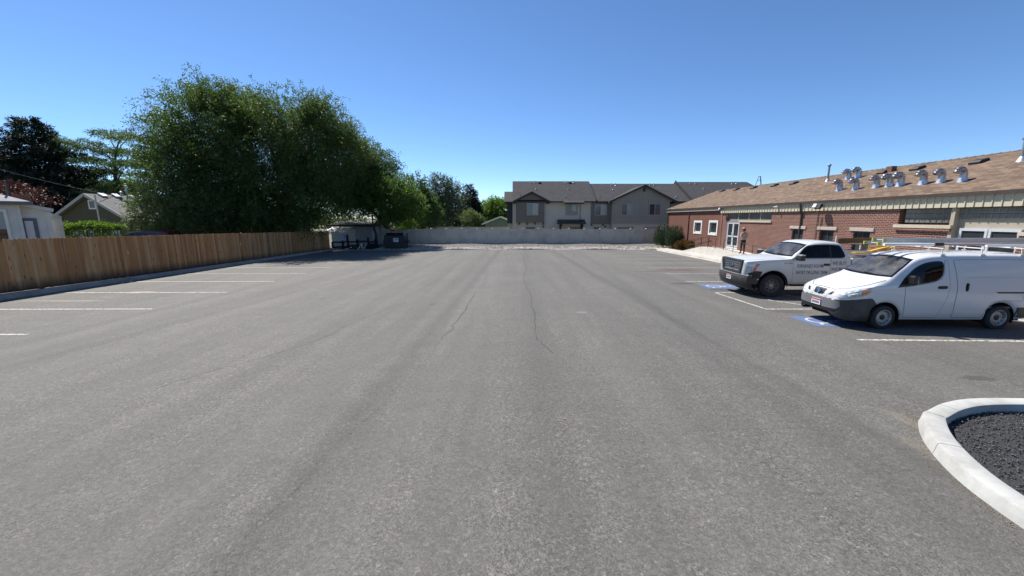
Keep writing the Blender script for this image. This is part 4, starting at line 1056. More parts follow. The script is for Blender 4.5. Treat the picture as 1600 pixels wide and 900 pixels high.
# ================================================================== small green house gable beyond
gy = 64.0
gh = thing('green_house', 'small sage green gabled house peeking over the vinyl fence left of the townhouses', 'house', (-4.2, gy, -.6))
def hx(px): return aty(px, 345, gy).x
def hz(py): return aty(770, py, gy).z
xl, xm, xr = hx(753), hx(781.5), hx(812)
mb = MB(); mb.prism([(xl + .5, -.6), (xr - .5, -.6), (xr - .5, hz(346.5)), (xm, hz(338.6)), (xl + .5, hz(346.5))], 'y', gy, gy + 8); mb.build('wall', mat('sage_siding', (.12, .19, .145), .8, col2=(.11, .175, .135), vscale=1), gh)
for xa in (xl, xr):
    mb = MB(); mb.slab([(xa, gy - .4, hz(349.5)), (xm, gy - .4, hz(337.8)), (xm, gy + 8.3, hz(337.8)), (xa, gy + 8.3, hz(349.5))] , .12); o = mb.build('roof', mat('grey_shingle', (.17, .16, .155), .95, col2=(.14, .13, .13), vscale=4), gh)
    mb = MB(); mb.bar((xa, gy - .42, hz(349.5) - .1), (xm, gy - .42, hz(337.8) - .1), .05, .2); mb.build('bargeboard', M_WFRAME, o)
# ================================================================== vehicles
def pchip(keys):
    K = sorted(keys); X = np.array([k[0] for k in K], float); Y = np.array([k[1] for k in K], float)
    h = np.diff(X); dl = np.diff(Y) / h; m = np.zeros(len(X))
    m[0], m[-1] = dl[0], dl[-1]
    for i in range(1, len(X) - 1):
        if dl[i - 1] * dl[i] > 0:
            w1, w2 = 2 * h[i] + h[i - 1], h[i] + 2 * h[i - 1]; m[i] = (w1 + w2) / (w1 / dl[i - 1] + w2 / dl[i])
    def f(x):
        x = min(max(x, X[0]), X[-1]); i = min(max(int(np.searchsorted(X, x)) - 1, 0), len(h) - 1)
        t = (x - X[i]) / h[i]; a, b_ = t * t * t, t * t
        return float((2 * a - 3 * b_ + 1) * Y[i] + (a - 2 * b_ + t) * h[i] * m[i] + (-2 * a + 3 * b_) * Y[i + 1] + (a - b_) * h[i] * m[i + 1])
    return f
def chk2(P, it):
    for _ in range(it):
        Q = [P[0]]
        for a, b_ in zip(P[:-1], P[1:]): Q += [(a[0] * .75 + b_[0] * .25, a[1] * .75 + b_[1] * .25), (a[0] * .25 + b_[0] * .75, a[1] * .25 + b_[1] * .75)]
        Q.append(P[-1]); P = Q
    return P
def loft(sec, xs_, caps=(True, True)):
    mb = MB(); rows = []
    for x in xs_:
        h = sec(x); ring = [(x, y, z) for y, z in h] + [(x, -y, z) for y, z in h[-2::-1]]; rows.append(ring)
    k = len(rows[0]); V = [p for r_ in rows for p in r_]
    Fs = [(i * k + j, i * k + j + 1, (i + 1) * k + j + 1, (i + 1) * k + j) for i in range(len(rows) - 1) for j in range(k - 1)]
    if caps[0]: Fs.append(tuple(range(k - 1, -1, -1)))
    if caps[1]: Fs.append(tuple((len(rows) - 1) * k + j for j in range(k)))
    return mb.add(V, Fs)
def clip_loft(sec, xs_, zlo, zhi, off=.006, m=8, thick=.02, cap_front=False):
    """a skin over the lower or upper part of a lofted body, both sides joined across the nose"""
    mb = MB(); rows = []
    for x in xs_:
        h = sec(x); lo, hi = zlo(x), zhi(x)
        zz = np.array([p[1] for p in h]); yy = np.array([p[0] for p in h])
        n_ = int(np.argmax(zz >= hi)) if (zz >= hi).any() else len(zz)
        zc, yc = zz[:max(n_ + 1, 2)], yy[:max(n_ + 1, 2)]; o_ = np.argsort(zc)
        t = np.linspace(max(lo, zc.min()), min(hi, zc.max()), m)
        rows.append([(x, float(np.interp(z, zc[o_], yc[o_])) + off, float(z)) for z in t])
    def side(sg):
        V = [(x + (off if i == 0 else 0), sg * y, z) for i, r_ in enumerate(rows) for x, y, z in r_]
        V2 = [(x - .02 * 0, sg * (y - thick), z) for r_ in rows for x, y, z in r_]
        n_ = len(rows); Fs = [(i * m + j, i * m + j + 1, (i + 1) * m + j + 1, (i + 1) * m + j) for i in range(n_ - 1) for j in range(m - 1)]
        K = len(V); F2 = [tuple(a + K for a in f[::-1]) for f in Fs]
        rim = [(i * m + m - 1, (i + 1) * m + m - 1, (i + 1) * m + m - 1 + K, i * m + m - 1 + K) for i in range(n_ - 1)]
        rim += [((n_ - 1) * m + j, (n_ - 1) * m + j + K, (n_ - 1) * m + j + 1 + K, (n_ - 1) * m + j + 1) for j in range(m - 1)]
        mb.add(V + V2, Fs + F2 + rim)
    side(1); side(-1)
    if cap_front:
        r_ = rows[0]; V = [(x + off, y, z) for x, y, z in r_] + [(x + off, -y, z) for x, y, z in r_]
        mb.add(V, [(j, j + 1, m + j + 1, m + j) for j in range(m - 1)])
        bm = bmesh.new(); vv = [bm.verts.new(v) for v in mb.v]
        for f in mb.f:
            try: bm.faces.new([vv[i] for i in f])
            except ValueError: pass
        bmesh.ops.remove_doubles(bm, verts=bm.verts, dist=1e-4); bm.verts.index_update()
        mb.v = [tuple(v.co) for v in bm.verts]; mb.f = [tuple(v.index for v in f.verts) for f in bm.faces]; mb.m = [0] * len(mb.f); bm.free()
    return mb
def resample(poly, step, closed=True):
    P = [Vector(p) for p in poly]; out = []
    seq = list(zip(P, P[1:] + P[:1])) if closed else list(zip(P[:-1], P[1:]))
    for a, b_ in seq:
        n_ = max(1, int(math.ceil((b_ - a).length / step))); out += [a + (b_ - a) * i / n_ for i in range(n_)]
    if not closed: out.append(P[-1])
    return out
def inset(poly, d):
    n_ = len(poly); out = []; area = sum(poly[i][0] * poly[(i + 1) % n_][1] - poly[(i + 1) % n_][0] * poly[i][1] for i in range(n_)); s = 1 if area > 0 else -1
    for i in range(n_):
        a, p, c = Vector(poly[i - 1]), Vector(poly[i]), Vector(poly[(i + 1) % n_])
        d1, d2 = (p - a).normalized(), (c - p).normalized(); n1, n2 = Vector((-d1.y, d1.x)) * s, Vector((-d2.y, d2.x)) * s
        b_ = (n1 + n2); k = b_.length_squared
        b_ = b_ * (2 / k) if k > .3 else n1
        out.append(tuple(p + b_ * d))
    return out
AX = {'y': (Vector((0, 0, 0)), Vector((1, 0, 0)), Vector((0, 0, 1)), Vector((0, 1, 0))),
      '-y': (Vector((0, 0, 0)), Vector((1, 0, 0)), Vector((0, 0, 1)), Vector((0, -1, 0))),
      'x': (Vector((0, 0, 0)), Vector((0, 1, 0)), Vector((0, 0, 1)), Vector((1, 0, 0))),
      '-x': (Vector((0, 0, 0)), Vector((0, 1, 0)), Vector((0, 0, 1)), Vector((-1, 0, 0))),
      'z': (Vector((0, 0, 0)), Vector((1, 0, 0)), Vector((0, 1, 0)), Vector((0, 0, 1)))}
def axis(deg):                                           # looking at the car from deg off its nose
    D = Vector((math.cos(R(deg)), math.sin(R(deg)), 0)); return (Vector((0, 0, 0)), Vector((-math.sin(R(deg)), math.cos(R(deg)), 0)), Vector((0, 0, 1)), D)
def hit(bvh, ax, u, v):
    O, U, V_, D = ax; p = O + U * u + V_ * v + D * 8
    loc, nor, i, dist = bvh.ray_cast(p, -D)
    if loc is None: return None, None
    return loc, (nor if nor.dot(D) > 0 else -nor)
def panel(bvh, ax, outline, off=.004, step=.06, hole=None, skirt=.012, mi=0, mb=None):
    ax = AX[ax] if isinstance(ax, str) else ax; mb = mb or MB()
    B = resample(outline, step); Hh = resample(hole, step) if hole else []
    xs_ = [p[0] for p in B]; ys_ = [p[1] for p in B]; bp = [tuple(p) for p in B]; hp = [tuple(p) for p in Hh]
    pts = [Vector(p) for p in bp + hp]
    if not hole:
        gx = np.arange(min(xs_) + step / 2, max(xs_), step); gy_ = np.arange(min(ys_) + step / 2, max(ys_), step); ib = inset(bp, step * .3)
        pts += [Vector((x, y)) for x in gx for y in gy_ if inside(ib, x, y)]
    nb = len(bp); faces = [list(range(nb))]
    ed = [(nb + i, nb + (i + 1) % len(hp)) for i in range(len(hp))]
    vs_, es_, fs_, *_ = delaunay_2d_cdt(pts, ed, faces, 1, 1e-6)
    P = []; ok = []
    for v in vs_:
        l, n_ = hit(bvh, ax, v.x, v.y); ok.append(l is not None); P.append((l + n_ * off, n_) if l else (Vector(), Vector()))
    Fs = []
    for f in fs_:
        if not all(ok[i] for i in f): continue
        if hole:
            c = sum((vs_[i] for i in f), Vector((0, 0))) / len(f)
            if inside(hp, c.x, c.y): continue
        Fs.append(tuple(f))
    base = len(mb.v); mb.add([p for p, n_ in P], Fs, mi)
    if skirt:
        cnt = {}
        for f in Fs:
            for a, b_ in zip(f, f[1:] + f[:1]): cnt[(min(a, b_), max(a, b_))] = cnt.get((min(a, b_), max(a, b_)), 0) + 1
        for (a, b_), c in cnt.items():
            if c == 1:
                pa, pb = P[a], P[b_]; mb.add([pa[0], pb[0], pb[0] - pb[1] * skirt, pa[0] - pa[1] * skirt], [(0, 1, 2, 3)], mi)
    return mb
def seam(bvh, ax, pts, w=.012, off=.0025, closed=False, mb=None):
    ax = AX[ax] if isinstance(ax, str) else ax; mb = mb or MB(); Q = resample(pts, .04, closed)
    if closed: Q.append(Q[0])
    V = []
    for i, p in enumerate(Q):
        a, c = Q[max(i - 1, 0)], Q[min(i + 1, len(Q) - 1)]; d = (Vector(c) - Vector(a)).normalized(); n2 = Vector((-d.y, d.x)) * w / 2
        for sg in (1, -1):
            q = Vector(p) + n2 * sg; l, n_ = hit(bvh, ax, q.x, q.y)
            if l is None: l, n_ = hit(bvh, ax, p[0], p[1])
            if l is None: return mb
            V.append(l + n_ * off)
    return mb.add(V, [(2 * i, 2 * i + 1, 2 * i + 3, 2 * i + 2) for i in range(len(Q) - 1)])
def cut(mb, ax, outline, shrink=.018):
    """take the faces behind a window out of the body shell"""
    ax = AX[ax]; O, U, V_, D = ax; pl = inset([tuple(p) for p in resample(outline, .08)], shrink); keep = []
    for f, m_ in zip(mb.f, mb.m):
        P = [Vector(mb.v[i]) for i in f]; c = sum(P, Vector()) / len(P)
        n_ = (P[1] - P[0]).cross(P[2] - P[0])
        n_ = n_.normalized() if n_.length > 1e-9 else n_
        out = abs(n_.dot(D)) > .12 and (c.dot(D) > 0 or D.x != 0 and c.x > -1.8) and inside(pl, c.dot(U), c.dot(V_))
        if not out: keep.append((f, m_))
    mb.f = [k[0] for k in keep]; mb.m = [k[1] for k in keep]
def bvh_of(mb): return BVHTree.FromPolygons([Vector(v) for v in mb.v], mb.f)
def wrap_text(bvh, ax, me, u0, v0, off=.004, flip=1):
    """lay lettering onto the body; flip=-1 where the text runs towards -u"""
    ax = AX[ax]; n_ = len(me.vertices)
    for v in me.vertices:
        u, w = u0 + flip * v.co.x, v0 + v.co.y; l, nn = hit(bvh, ax, u, w)
        if l: v.co = l + nn * (off + v.co.z * .5)
    return me

def car_paint(name, col, dirt=(.30, .27, .23), zlo=.25, zhi=.8):
    m, nt, b = new_mat(name); v = coord(nt, 'obj')
    s = N(nt, 'SeparateXYZ'); L(nt, v, s.inputs[0])
    nn = noise(nt, v, 2.2, 6, .65)
    low = ramp(nt, math_n(nt, 'ADD', s.outputs[2], math_n(nt, 'MULTIPLY', math_n(nt, 'SUBTRACT', nn, .5), .5)), zhi, zlo)
    c = mixc(nt, math_n(nt, 'MULTIPLY', low, .38), col, dirt)
    blot = ramp(nt, noise(nt, v, 1.1, 6, .7), .5, .8)
    c = mixc(nt, math_n(nt, 'MULTIPLY', blot, .10), c, dirt)
    L(nt, c, b.inputs['Base Color']); b.inputs['Coat Weight'].default_value = .6; b.inputs['Coat Roughness'].default_value = .06
    r_ = math_n(nt, 'ADD', math_n(nt, 'MULTIPLY', nn, .2), .28); L(nt, r_, b.inputs['Roughness'])
    return m
M_PAINT = car_paint('white_van_paint', (.57, .58, .59))
M_PAINT2 = car_paint('white_truck_paint', (.56, .565, .56), (.30, .26, .2), .5, 1.15)
M_GREYPL = mat('dark_grey_bumper', (.032, .033, .036), .5, col2=(.026, .027, .03), vscale=5, kind='obj', grime=(.10, .09, .08), gscale=3)
M_SILVPL = mat('mid_grey_bumper', (.13, .135, .145), .42, col2=(.14, .145, .155), vscale=4, kind='obj')
M_BLK = mat('black_trim', (.010, .010, .011), .42)
M_RUB = mat('tyre_rubber', (.018, .018, .018), .85, col2=(.028, .027, .025), vscale=9, kind='obj')
M_FRIT = mat('glass_frit', (.006, .006, .007), .12)
M_SEAMM = mat('panel_gap', (.035, .035, .037), .9)
M_UNDER = mat('underbody', (.008, .008, .008), .95)
M_CABIN = mat('cabin_plastic', (.13, .135, .135), .8, col2=(.17, .17, .17), vscale=6, kind='obj')
M_SEAT = mat('seat_cloth', (.10, .10, .105), .95)
M_GLW = glass_mat('windscreen_glass', (.84, .90, .89), ior=2.2, haze=.3)  # strong haze lightens the windscreens in place of reflected sky
M_GLT = glass_mat('tinted_glass', (.035, .04, .04), haze=.02, ior=1.35)
M_LENS = mat('clear_lens', (.55, .57, .58), .12, coat=1.0, col2=(.35, .37, .38), vscale=9, kind='obj', spec=.8)
M_AMB = mat('amber_lens', (.75, .22, .03), .2, coat=1.0, col2=(.6, .15, .02), vscale=20, kind='obj')
M_RED = mat('red_lens', (.4, .015, .012), .2, coat=1.0)
M_CHR = mat('chrome', (.75, .75, .76), .1, 1.0)
M_STEEL = mat('painted_steel_wheel', (.38, .375, .36), .45, .4, col2=(.28, .27, .26), vscale=12, kind='obj')
M_STEELD = mat('dark_steel_wheel', (.16, .155, .15), .5, .5, col2=(.11, .105, .10), vscale=12, kind='obj')
M_PLATE = mat('plate_white', (.72, .72, .72), .5)
M_PLRED = mat('plate_red', (.45, .05, .06), .5)
M_TXT = mat('navy_lettering', (.045, .055, .13), .5)
M_PAPER = mat('paper', (.75, .78, .76), .8)

def wheel(parent, x, y, r, wd, rim_r, dark, holes, steer=0.0, z=None):
    """outer face towards sign(y)"""
    sg = 1 if y > 0 else -1
    M_ = Matrix.Translation((x, y, r if z is None else z)) @ Matrix.Rotation(steer, 4, 'Z') @ Matrix.Rotation(-R(90) * sg, 4, 'X')
    mb = MB(); h = wd / 2
    mb.lathe([(rim_r * .98, -h * .8), (rim_r + .02, -h), (r - .03, -h), (r - .008, -h * .82), (r, -h * .5), (r, h * .5), (r - .008, h * .82), (r - .03, h), (rim_r + .03, h * 1.02), (rim_r + .005, h * .96), (rim_r * .98, h * .8)], M_, 40, caps=False)
    t = mb.build('wheel', M_RUB, parent, smooth=40, local=True)
    rm_ = MB()
    rm_.lathe([(rim_r + .006, h * .95), (rim_r - .008, h * .98), (rim_r - .022, h * .80), (rim_r - .03, h * .45), (rim_r * .82, h * .40), (rim_r * .74, h * .50), (rim_r * .5, h * .56), (rim_r * .36, h * .50), (rim_r * .33, h * .35), (.001, h * .33)], M_, 36, caps=False)
    rm_.build('rim', M_STEELD if dark else M_STEEL, t, smooth=35, local=True)
    hb = MB()
    hb.lathe([(rim_r * .30, h * .34), (rim_r * .30, h * .56), (rim_r * .22, h * .64), (.001, h * .66)], M_, 20)
    hb.build('hub_cap', M_STEEL if dark else M_BLK, t, smooth=35, local=True)
    ho = MB()
    for k in range(holes):
        a = 2 * math.pi * k / holes; rr = rim_r * (.67 if dark else .80); c = M_ @ Vector((rr * math.cos(a), rr * math.sin(a), 0))
        Mh = M_ @ Matrix.Rotation(a, 4, 'Z') @ Matrix.Translation((rr, 0, 0)) @ Matrix.Diagonal((1.0 if dark else .6, 1.0, 1, 1))
        q = rim_r * (.115 if dark else .075)
        ho.lathe([(q, h * .3), (q, h * (.572 if dark else .54)), (q * .8, h * (.575 if dark else .545)), (.001, h * (.576 if dark else .546))], Mh, 10)
    ho.build('rim_hole', M_UNDER, t, local=True)
    return t
def wheel_well(parent, xa, za, r, y0, y1):
    for sg in (1, -1):
        mb = MB()
        P = [(xa + r * math.cos(t), za + r * math.sin(t)) for t in np.linspace(-.35, math.pi + .35, 22)]
        mb.add([(a, sg * y0, b_) for a, b_ in P] + [(a, sg * y1, b_) for a, b_ in P], [(i, i + 1, i + 23, i + 22) for i in range(21)] + [tuple(range(22))])
        mb.build('wheel_arch', M_UNDER, parent, local=True)

# ------------------------------------------------------------------ cargo van
def build_van():
    yaw = R(0.5)
    axle = Vector((9.56, 9.80))                          # near front contact point
    h = Vector((-math.cos(yaw), math.sin(yaw))); lat = Vector((math.sin(yaw), math.cos(yaw)))
    c = axle + lat * .78
    van = thing('cargo_van', 'white compact cargo van with grey bumper and ladder rack, parked nearest the camera', 'van',
                (c.x, c.y, G(0, c.y)), rot=(-SLOPE * 1.0, 0, math.pi - yaw))
    zt = pchip([(1.12, .70), (1.11, .80), (1.07, .91), (1.0, .99), (.8, 1.08), (.5, 1.175), (.25, 1.26), (.1, 1.31), (.02, 1.338), (-.3, 1.575), (-.62, 1.80), (-.75, 1.865), (-1.05, 1.925), (-1.6, 1.96), (-2.8, 1.965), (-3.5, 1.945), (-3.72, 1.90), (-3.84, 1.70), (-3.90, 1.3)])
    wf = pchip([(1.12, .42), (1.105, .56), (1.04, .68), (.92, .765), (.7, .83), (.3, .853), (-.5, .858), (-3.3, .858), (-3.7, .83), (-3.84, .77), (-3.90, .70)])
    zbf = pchip([(1.12, .40), (1.09, .32), (.98, .25), (.75, .22), (.45, .22), (-.45, .27), (-2.4, .27), (-3.35, .28), (-3.8, .33), (-3.90, .45)])
    AR, AZ, XA = .405, .315, (0.0, -2.925)
    def sec(x):
        t, w = zt(x), wf(x); b_ = zbf(x)
        for xa in XA:
            if abs(x - xa) < AR: b_ = max(b_, AZ + math.sqrt(max(0, AR ** 2 - (x - xa) ** 2)))
        k = min(1, max(0, (t - 1.33) / .5)); s = min(1.13, t - .10)
        s = max(s, b_ + .04)
        wr = w - .10 - .075 * k; dr = .055 + .03 * k
        zr = t - dr; s = min(s, zr - .01)
        P = [(w - .055, b_), (w - .012, b_ + .12 * (s - b_)), (w, b_ + .55 * (s - b_)), (w - .006, s), (wr + (w - wr) * .62, s + (zr - s) * .5), (wr + .015, zr - .01), (wr - .05, t - .035), (wr * .6, t - .008), (0, t)]
        return chk2(P, 2)
    xs_ = set(np.round(np.linspace(-3.90, 1.12, 205), 4)) | {1.12, 1.118, 1.115, 1.11, 1.10, 1.09, 1.08}
    for xa in XA: xs_ |= {round(xa + (AR + .0005) * math.cos(t), 4) for t in np.linspace(0, math.pi, 30)} | {round(xa + s * (AR + .004), 4) for s in (1, -1)}
    xs_ = sorted(xs_, reverse=True)
    body = loft(sec, xs_); bv = bvh_of(body)
    # outlines
    ws = [(-.735, 1.355), (-.4, 1.342), (0, 1.338), (.4, 1.342), (.735, 1.355), (.72, 1.45), (.67, 1.66), (.615, 1.80), (.3, 1.835), (0, 1.842), (-.3, 1.835), (-.615, 1.80), (-.67, 1.66), (-.72, 1.45)]
    sw = chk2([(-.20, 1.10), (-.6, 1.165), (-1.08, 1.25), (-1.27, 1.34), (-1.335, 1.5), (-1.345, 1.755), (-1.2, 1.775), (-.92, 1.74), (-.68, 1.635), (-.42, 1.41), (-.23, 1.16)], 2)
    for a in (ws,): cut(body, 'x', a, .03)
    for a in ('y', '-y'): cut(body, a, sw, .03)
    body.build('body', M_PAINT, van, smooth=38, local=True)
    # windscreen and side glass with black borders
    g = panel(bv, 'x', ws, .002, .08, skirt=0).build('windscreen', M_GLW, van, smooth=60, local=True)
    panel(bv, 'x', ws, .0035, .05, hole=inset(ws, .04)).build('border', M_FRIT, g, local=True)
    for a in ('y', '-y'):
        g = panel(bv, a, sw, .002, .08, skirt=0).build('side_window', M_GLT, van, smooth=60, local=True)
        panel(bv, a, sw, .0045, .05, hole=inset(sw, .035)).build('window_seal', M_FRIT, g, local=True)
    quarter = [(-.23, 1.115), (-.50, 1.16), (-.50, 1.45), (-.42, 1.395)]
    panel(bv, 'y', quarter, .006, .06).build('mirror_sail', M_BLK, van, local=True)
    # doors: proud skins with a dark gap behind them
    fd = [(-.46, .335), (-.44, .6), (-.40, 1.0), (-.39, 1.12), (-.45, 1.128), (-1.08, 1.238), (-1.285, 1.325), (-1.355, 1.49), (-1.37, 1.775), (-1.43, 1.79), (-1.50, 1.13), (-1.47, .86), (-1.38, .58), (-1.29, .335)]
    sd = [(-1.69, .335), (-1.70, .62), (-1.70, 1.10), (-1.64, 1.5), (-1.59, 1.79), (-2.2, 1.81), (-3.36, 1.795), (-3.38, .95), (-3.38, .78), (-3.22, .77), (-2.925, .785), (-2.62, .74), (-2.49, .56), (-2.46, .335)]
    for a in ('y', '-y'):
        sg = 1 if a == 'y' else -1
        d = panel(bv, a, fd, .0045, .08, skirt=.006).build('door', M_PAINT, van, smooth=50, local=True)
        seam(bv, a, fd, .016, .0028, True).build('door_gap', M_SEAMM, d, local=True)
        panel(bv, a, chk2([(x + .17, z + .03) for x, z in ((-1.36, 1.08), (-1.38, 1.04), (-1.60, 1.045), (-1.61, 1.06), (-1.61, 1.11), (-1.60, 1.125), (-1.40, 1.12), (-1.37, 1.105), (-1.36, 1.08))], 1), .007, .05).build('handle_recess', M_BLK, d, local=True)
        hb = MB(); l, n_ = hit(bv, AX[a], -1.33, 1.115); hb.obox(l + n_ * .016, (.2, .025, .035)); hb.build('handle', M_BLK, d, local=True, bevel=.008)
        d = panel(bv, a, sd, .0045, .08, skirt=.006).build('sliding_door', M_PAINT, van, smooth=50, local=True)
        seam(bv, a, sd, .016, .0028, True).build('door_gap', M_SEAMM, d, local=True)
        seam(bv, a, [(-1.9, 1.37), (-3.7, 1.37)], .011, .0058).build('crease', mat('crease_shade', (.42, .43, .45), .6), d, local=True)  # grey line paints the shade along the body crease
        panel(bv, a, chk2([(x + .18, z + .03) for x, z in ((-2.07, 1.09), (-2.085, .985), (-2.15, .985), (-2.165, 1.09), (-2.15, 1.195), (-2.085, 1.195), (-2.07, 1.09))], 1), .007, .05).build('handle_recess', M_BLK, d, local=True)
        hb = MB(); l, n_ = hit(bv, AX[a], -1.935, 1.12); hb.obox(l + n_ * .018, (.035, .03, .19)); hb.build('handle', M_BLK, d, local=True, bevel=.01)
        panel(bv, a, [(-2.66, 1.005), (-2.73, .965), (-3.82, .965), (-3.82, 1.005)], .008, .06).build('door_track', M_BLK, van, local=True)
        # rear lamp
        panel(bv, a, [(-3.66, 1.05), (-3.85, 1.0), (-3.85, 1.5), (-3.72, 1.55)], .006, .06).build('tail_lamp', M_RED, van, local=True)
    # bumpers
    zh = pchip([(1.12, .74), (1.0, .755), (.8, .785), (.55, .815), (.42, .825), (.37, .80), (.27, .69), (.2, .67)])
    xb = [x for x in xs_ if x > .235]
    bm_ = clip_loft(sec, xb, lambda x: 0, zh, .010, 9, .03, True)
    bp = bm_.build('front_bumper', M_GREYPL, van, smooth=45, local=True)
    # flat nose of the bumper: a mid-grey blade across the front with the intake below it
    panel(bv, 'x', [(-.62, .50), (-.3, .485), (.3, .485), (.62, .50), (.68, .58), (.66, .70), (.3, .735), (-.3, .735), (-.66, .70), (-.68, .58)], .016, .07, skirt=.03).build('bumper_blade', M_SILVPL, bp, smooth=50, local=True)
    panel(bv, 'x', [(-.56, .41), (.56, .41), (.60, .49), (.58, .494), (-.58, .494), (-.60, .49)], .013, .07).build('intake', M_BLK, bp, local=True)
    panel(bv, 'x', [(-.52, .405), (.52, .405), (.66, .37), (.62, .325), (0, .325), (-.62, .325), (-.66, .37)], .017, .08).build('lip', M_GREYPL, bp, local=True)
    for a in ('y', '-y'):
        panel(bv, a, [(-3.33, .34), (-3.86, .34), (-3.86, .60), (-3.30, .60)], .012, .06).build('rear_bumper', M_GREYPL, van, local=True)
    # nose
    gr = panel(bv, 'x', [(-.15, .80), (.15, .80), (.205, .945), (.18, .96), (-.18, .96), (-.205, .945)], .004, .05).build('grille', M_BLK, van, local=True)
    mb = MB()
    for i in range(9): mb = seam(bv, 'x', [(-.19 + i * .04, .82), (-.15 + i * .04, .94)], .008, .009, mb=mb); mb = seam(bv, 'x', [(.19 - i * .04, .82), (.15 - i * .04, .94)], .008, .010, mb=mb)
    mb.build('mesh', M_GREYPL, gr, local=True)
    l, n_ = hit(bv, AX['x'], 0, .88); Ml = Matrix.Translation(l + n_ * .012) @ n_.to_track_quat('Z', 'Y').to_matrix().to_4x4()
    em = MB(); em.lathe([(.062, 0), (.066, .012), (.058, .018), (.050, .012), (.048, 0)], Ml, 24); em.obox(Ml @ Vector((0, 0, .012)), (.03, .15, .01), Ml.to_quaternion().to_matrix().to_4x4() @ Matrix.Rotation(0, 4, 'Z')); em.build('emblem', M_CHR, gr, smooth=40, local=True)
    for sg in (1, -1):
        panel(bv, 'x', [(sg * .32, .83), (sg * .41, .84), (sg * .47, .93), (sg * .38, .925)], .005, .04).build('air_slot', M_BLK, van, local=True)
        panel(bv, 'x', [(sg * .20, .765), (sg * .275, .765), (sg * .335, .975), (sg * .255, .975)], .007, .04).build('grille_bar', M_PAINT, van, local=True)
        ax_ = axis(47 * sg)
        hl = [(-.44 * sg, .815), (-.28 * sg, .80), (-.06 * sg, .815), (.11 * sg, .86), (.21 * sg, .925), (.30 * sg, 1.075), (.22 * sg, 1.10), (.02 * sg, 1.05), (-.18 * sg, .98), (-.36 * sg, .90)]
        H = panel(bv, ax_, hl, .006, .05).build('headlight', M_LENS, van, smooth=50, local=True)
        am = [(.06 * sg, .885), (.17 * sg, .935), (.25 * sg, 1.055), (.19 * sg, 1.065), (.09 * sg, 1.025)]
        panel(bv, ax_, am, .009, .04).build('indicator', M_AMB, H, smooth=50, local=True)
        panel(bv, ax_, [(-.20 * sg, .85), (-.02 * sg, .87), (.0 * sg, .96), (-.17 * sg, .92)], .009, .04).build('reflector', M_CHR, H, local=True)
        # hood edge
        hd = MB(); seam(bv, 'z', [(.97, sg * .42), (.80, sg * .62), (.45, sg * .71), (.04, sg * .745)], .014, .003, mb=hd); hd.build('hood_gap', M_SEAMM, van, local=True)
    hd = MB(); seam(bv, 'x', [(-.44, .975), (0, .99), (.44, .975)], .012, .003, mb=hd); hd.build('hood_gap', M_SEAMM, van, local=True)
    # plate
    l, n_ = hit(bv, AX['x'], 0.0, .58); px_ = l.x + .024
    pl = MB(); pl.box(px_, px_ + .012, -.155, .155, .50, .66); P_ = pl.build('number_plate', M_PLATE, van, local=True)
    q = MB(); q.box(px_ + .0125, px_ + .014, -.15, .15, .615, .655); q.build('plate_header', M_PLRED, P_, local=True)
    q = MB()
    for i in range(7): q.box(px_ + .0125, px_ + .014, -.13 + i * .038, -.105 + i * .038, .525, .595)
    q.build('plate_characters', M_TXT, P_, local=True)
    # mirrors
    for sg in (1, -1):
        l, n_ = hit(bv, AX['y' if sg > 0 else '-y'], -.46, 1.24)
        mr = MB(); mr.obox(l + Vector((0, sg * .12, .07)), (.12, .16, .24)); o = mr.build('mirror', M_BLK, van, local=True, bevel=.035)
        mr = MB(); mr.obox(l + Vector((-.0, sg * .03, -.01)), (.07, .1, .05)); mr.build('mirror_arm', M_BLK, o, local=True)
        mr = MB(); mr.box(l.x - .064, l.x - .061, l.y + sg * .06, l.y + sg * .18, 1.22, 1.40); mr.build('mirror_glass', M_CHR, o, local=True)
    # wipers
    for y0, y1 in ((.55, -.02), (-.1, -.6)):
        P = [hit(bv, AX['x'], y0 + (y1 - y0) * t, 1.355 + .03 * t)[0] + Vector((.012, 0, .012)) for t in np.linspace(0, 1, 8)]
        mb = MB(); mb.tube(P, .009, 6); mb.build('wiper', M_BLK, van, local=True)
    # underbody, wheels
    mb = MB(); mb.box(-3.7, .75, -.62, .62, .20, .5); mb.build('chassis', M_UNDER, van, local=True)
    for xa in XA:
        wheel_well(van, xa, AZ, AR + .004, .50, .80)
        for sg in (1, -1): wheel(van, xa, sg * .735, .315, .19, .205, False, 12, R(3) if xa == 0 else 0)
    # cabin
    mb = MB(); mb.prism([(.12, .7), (-.42, .7), (-.42, 1.22), (-.25, 1.27), (.02, 1.28)], 'y', -.72, .72); mb.build('dashboard', M_CABIN, van, local=True)
    for sg in (1, -1):
        mb = MB(); mb.obox((-1.02, sg * .36, .84), (.5, .46, .16)); mb.obox((-1.27, sg * .36, 1.18), (.14, .46, .66), (0, R(-12), 0)); mb.obox((-1.35, sg * .36, 1.6), (.09, .24, .18), (0, R(-12), 0)); mb.build('seat', M_SEAT, van, local=True, bevel=.04)
    mb = MB(); Ms = Matrix.Translation((-.56, .36, 1.16)) @ Matrix.Rotation(R(-62), 4, 'Y')
    mb.tube([Ms @ Vector((.18 * math.cos(t), .18 * math.sin(t), 0)) for t in np.linspace(0, 2 * math.pi, 21)], .014, 8, caps=False); mb.bar(Ms @ Vector((-.17, 0, 0)), Ms @ Vector((.17, 0, 0)), .03, .02); mb.build('steering_wheel', M_CABIN, van, local=True)
    mb = MB(); mb.box(-3.7, -1.72, -.76, .76, .55, .6); mb.box(-1.70, -1.66, -.74, .74, .6, 1.28); mb.build('bulkhead', M_CABIN, van, local=True)
    mb = MB(); mb.obox((-.12, -.05, 1.285), (.15, .26, .004), (0, R(6), .3)); mb.build('paper_sheet', M_PAPER, van, local=True)
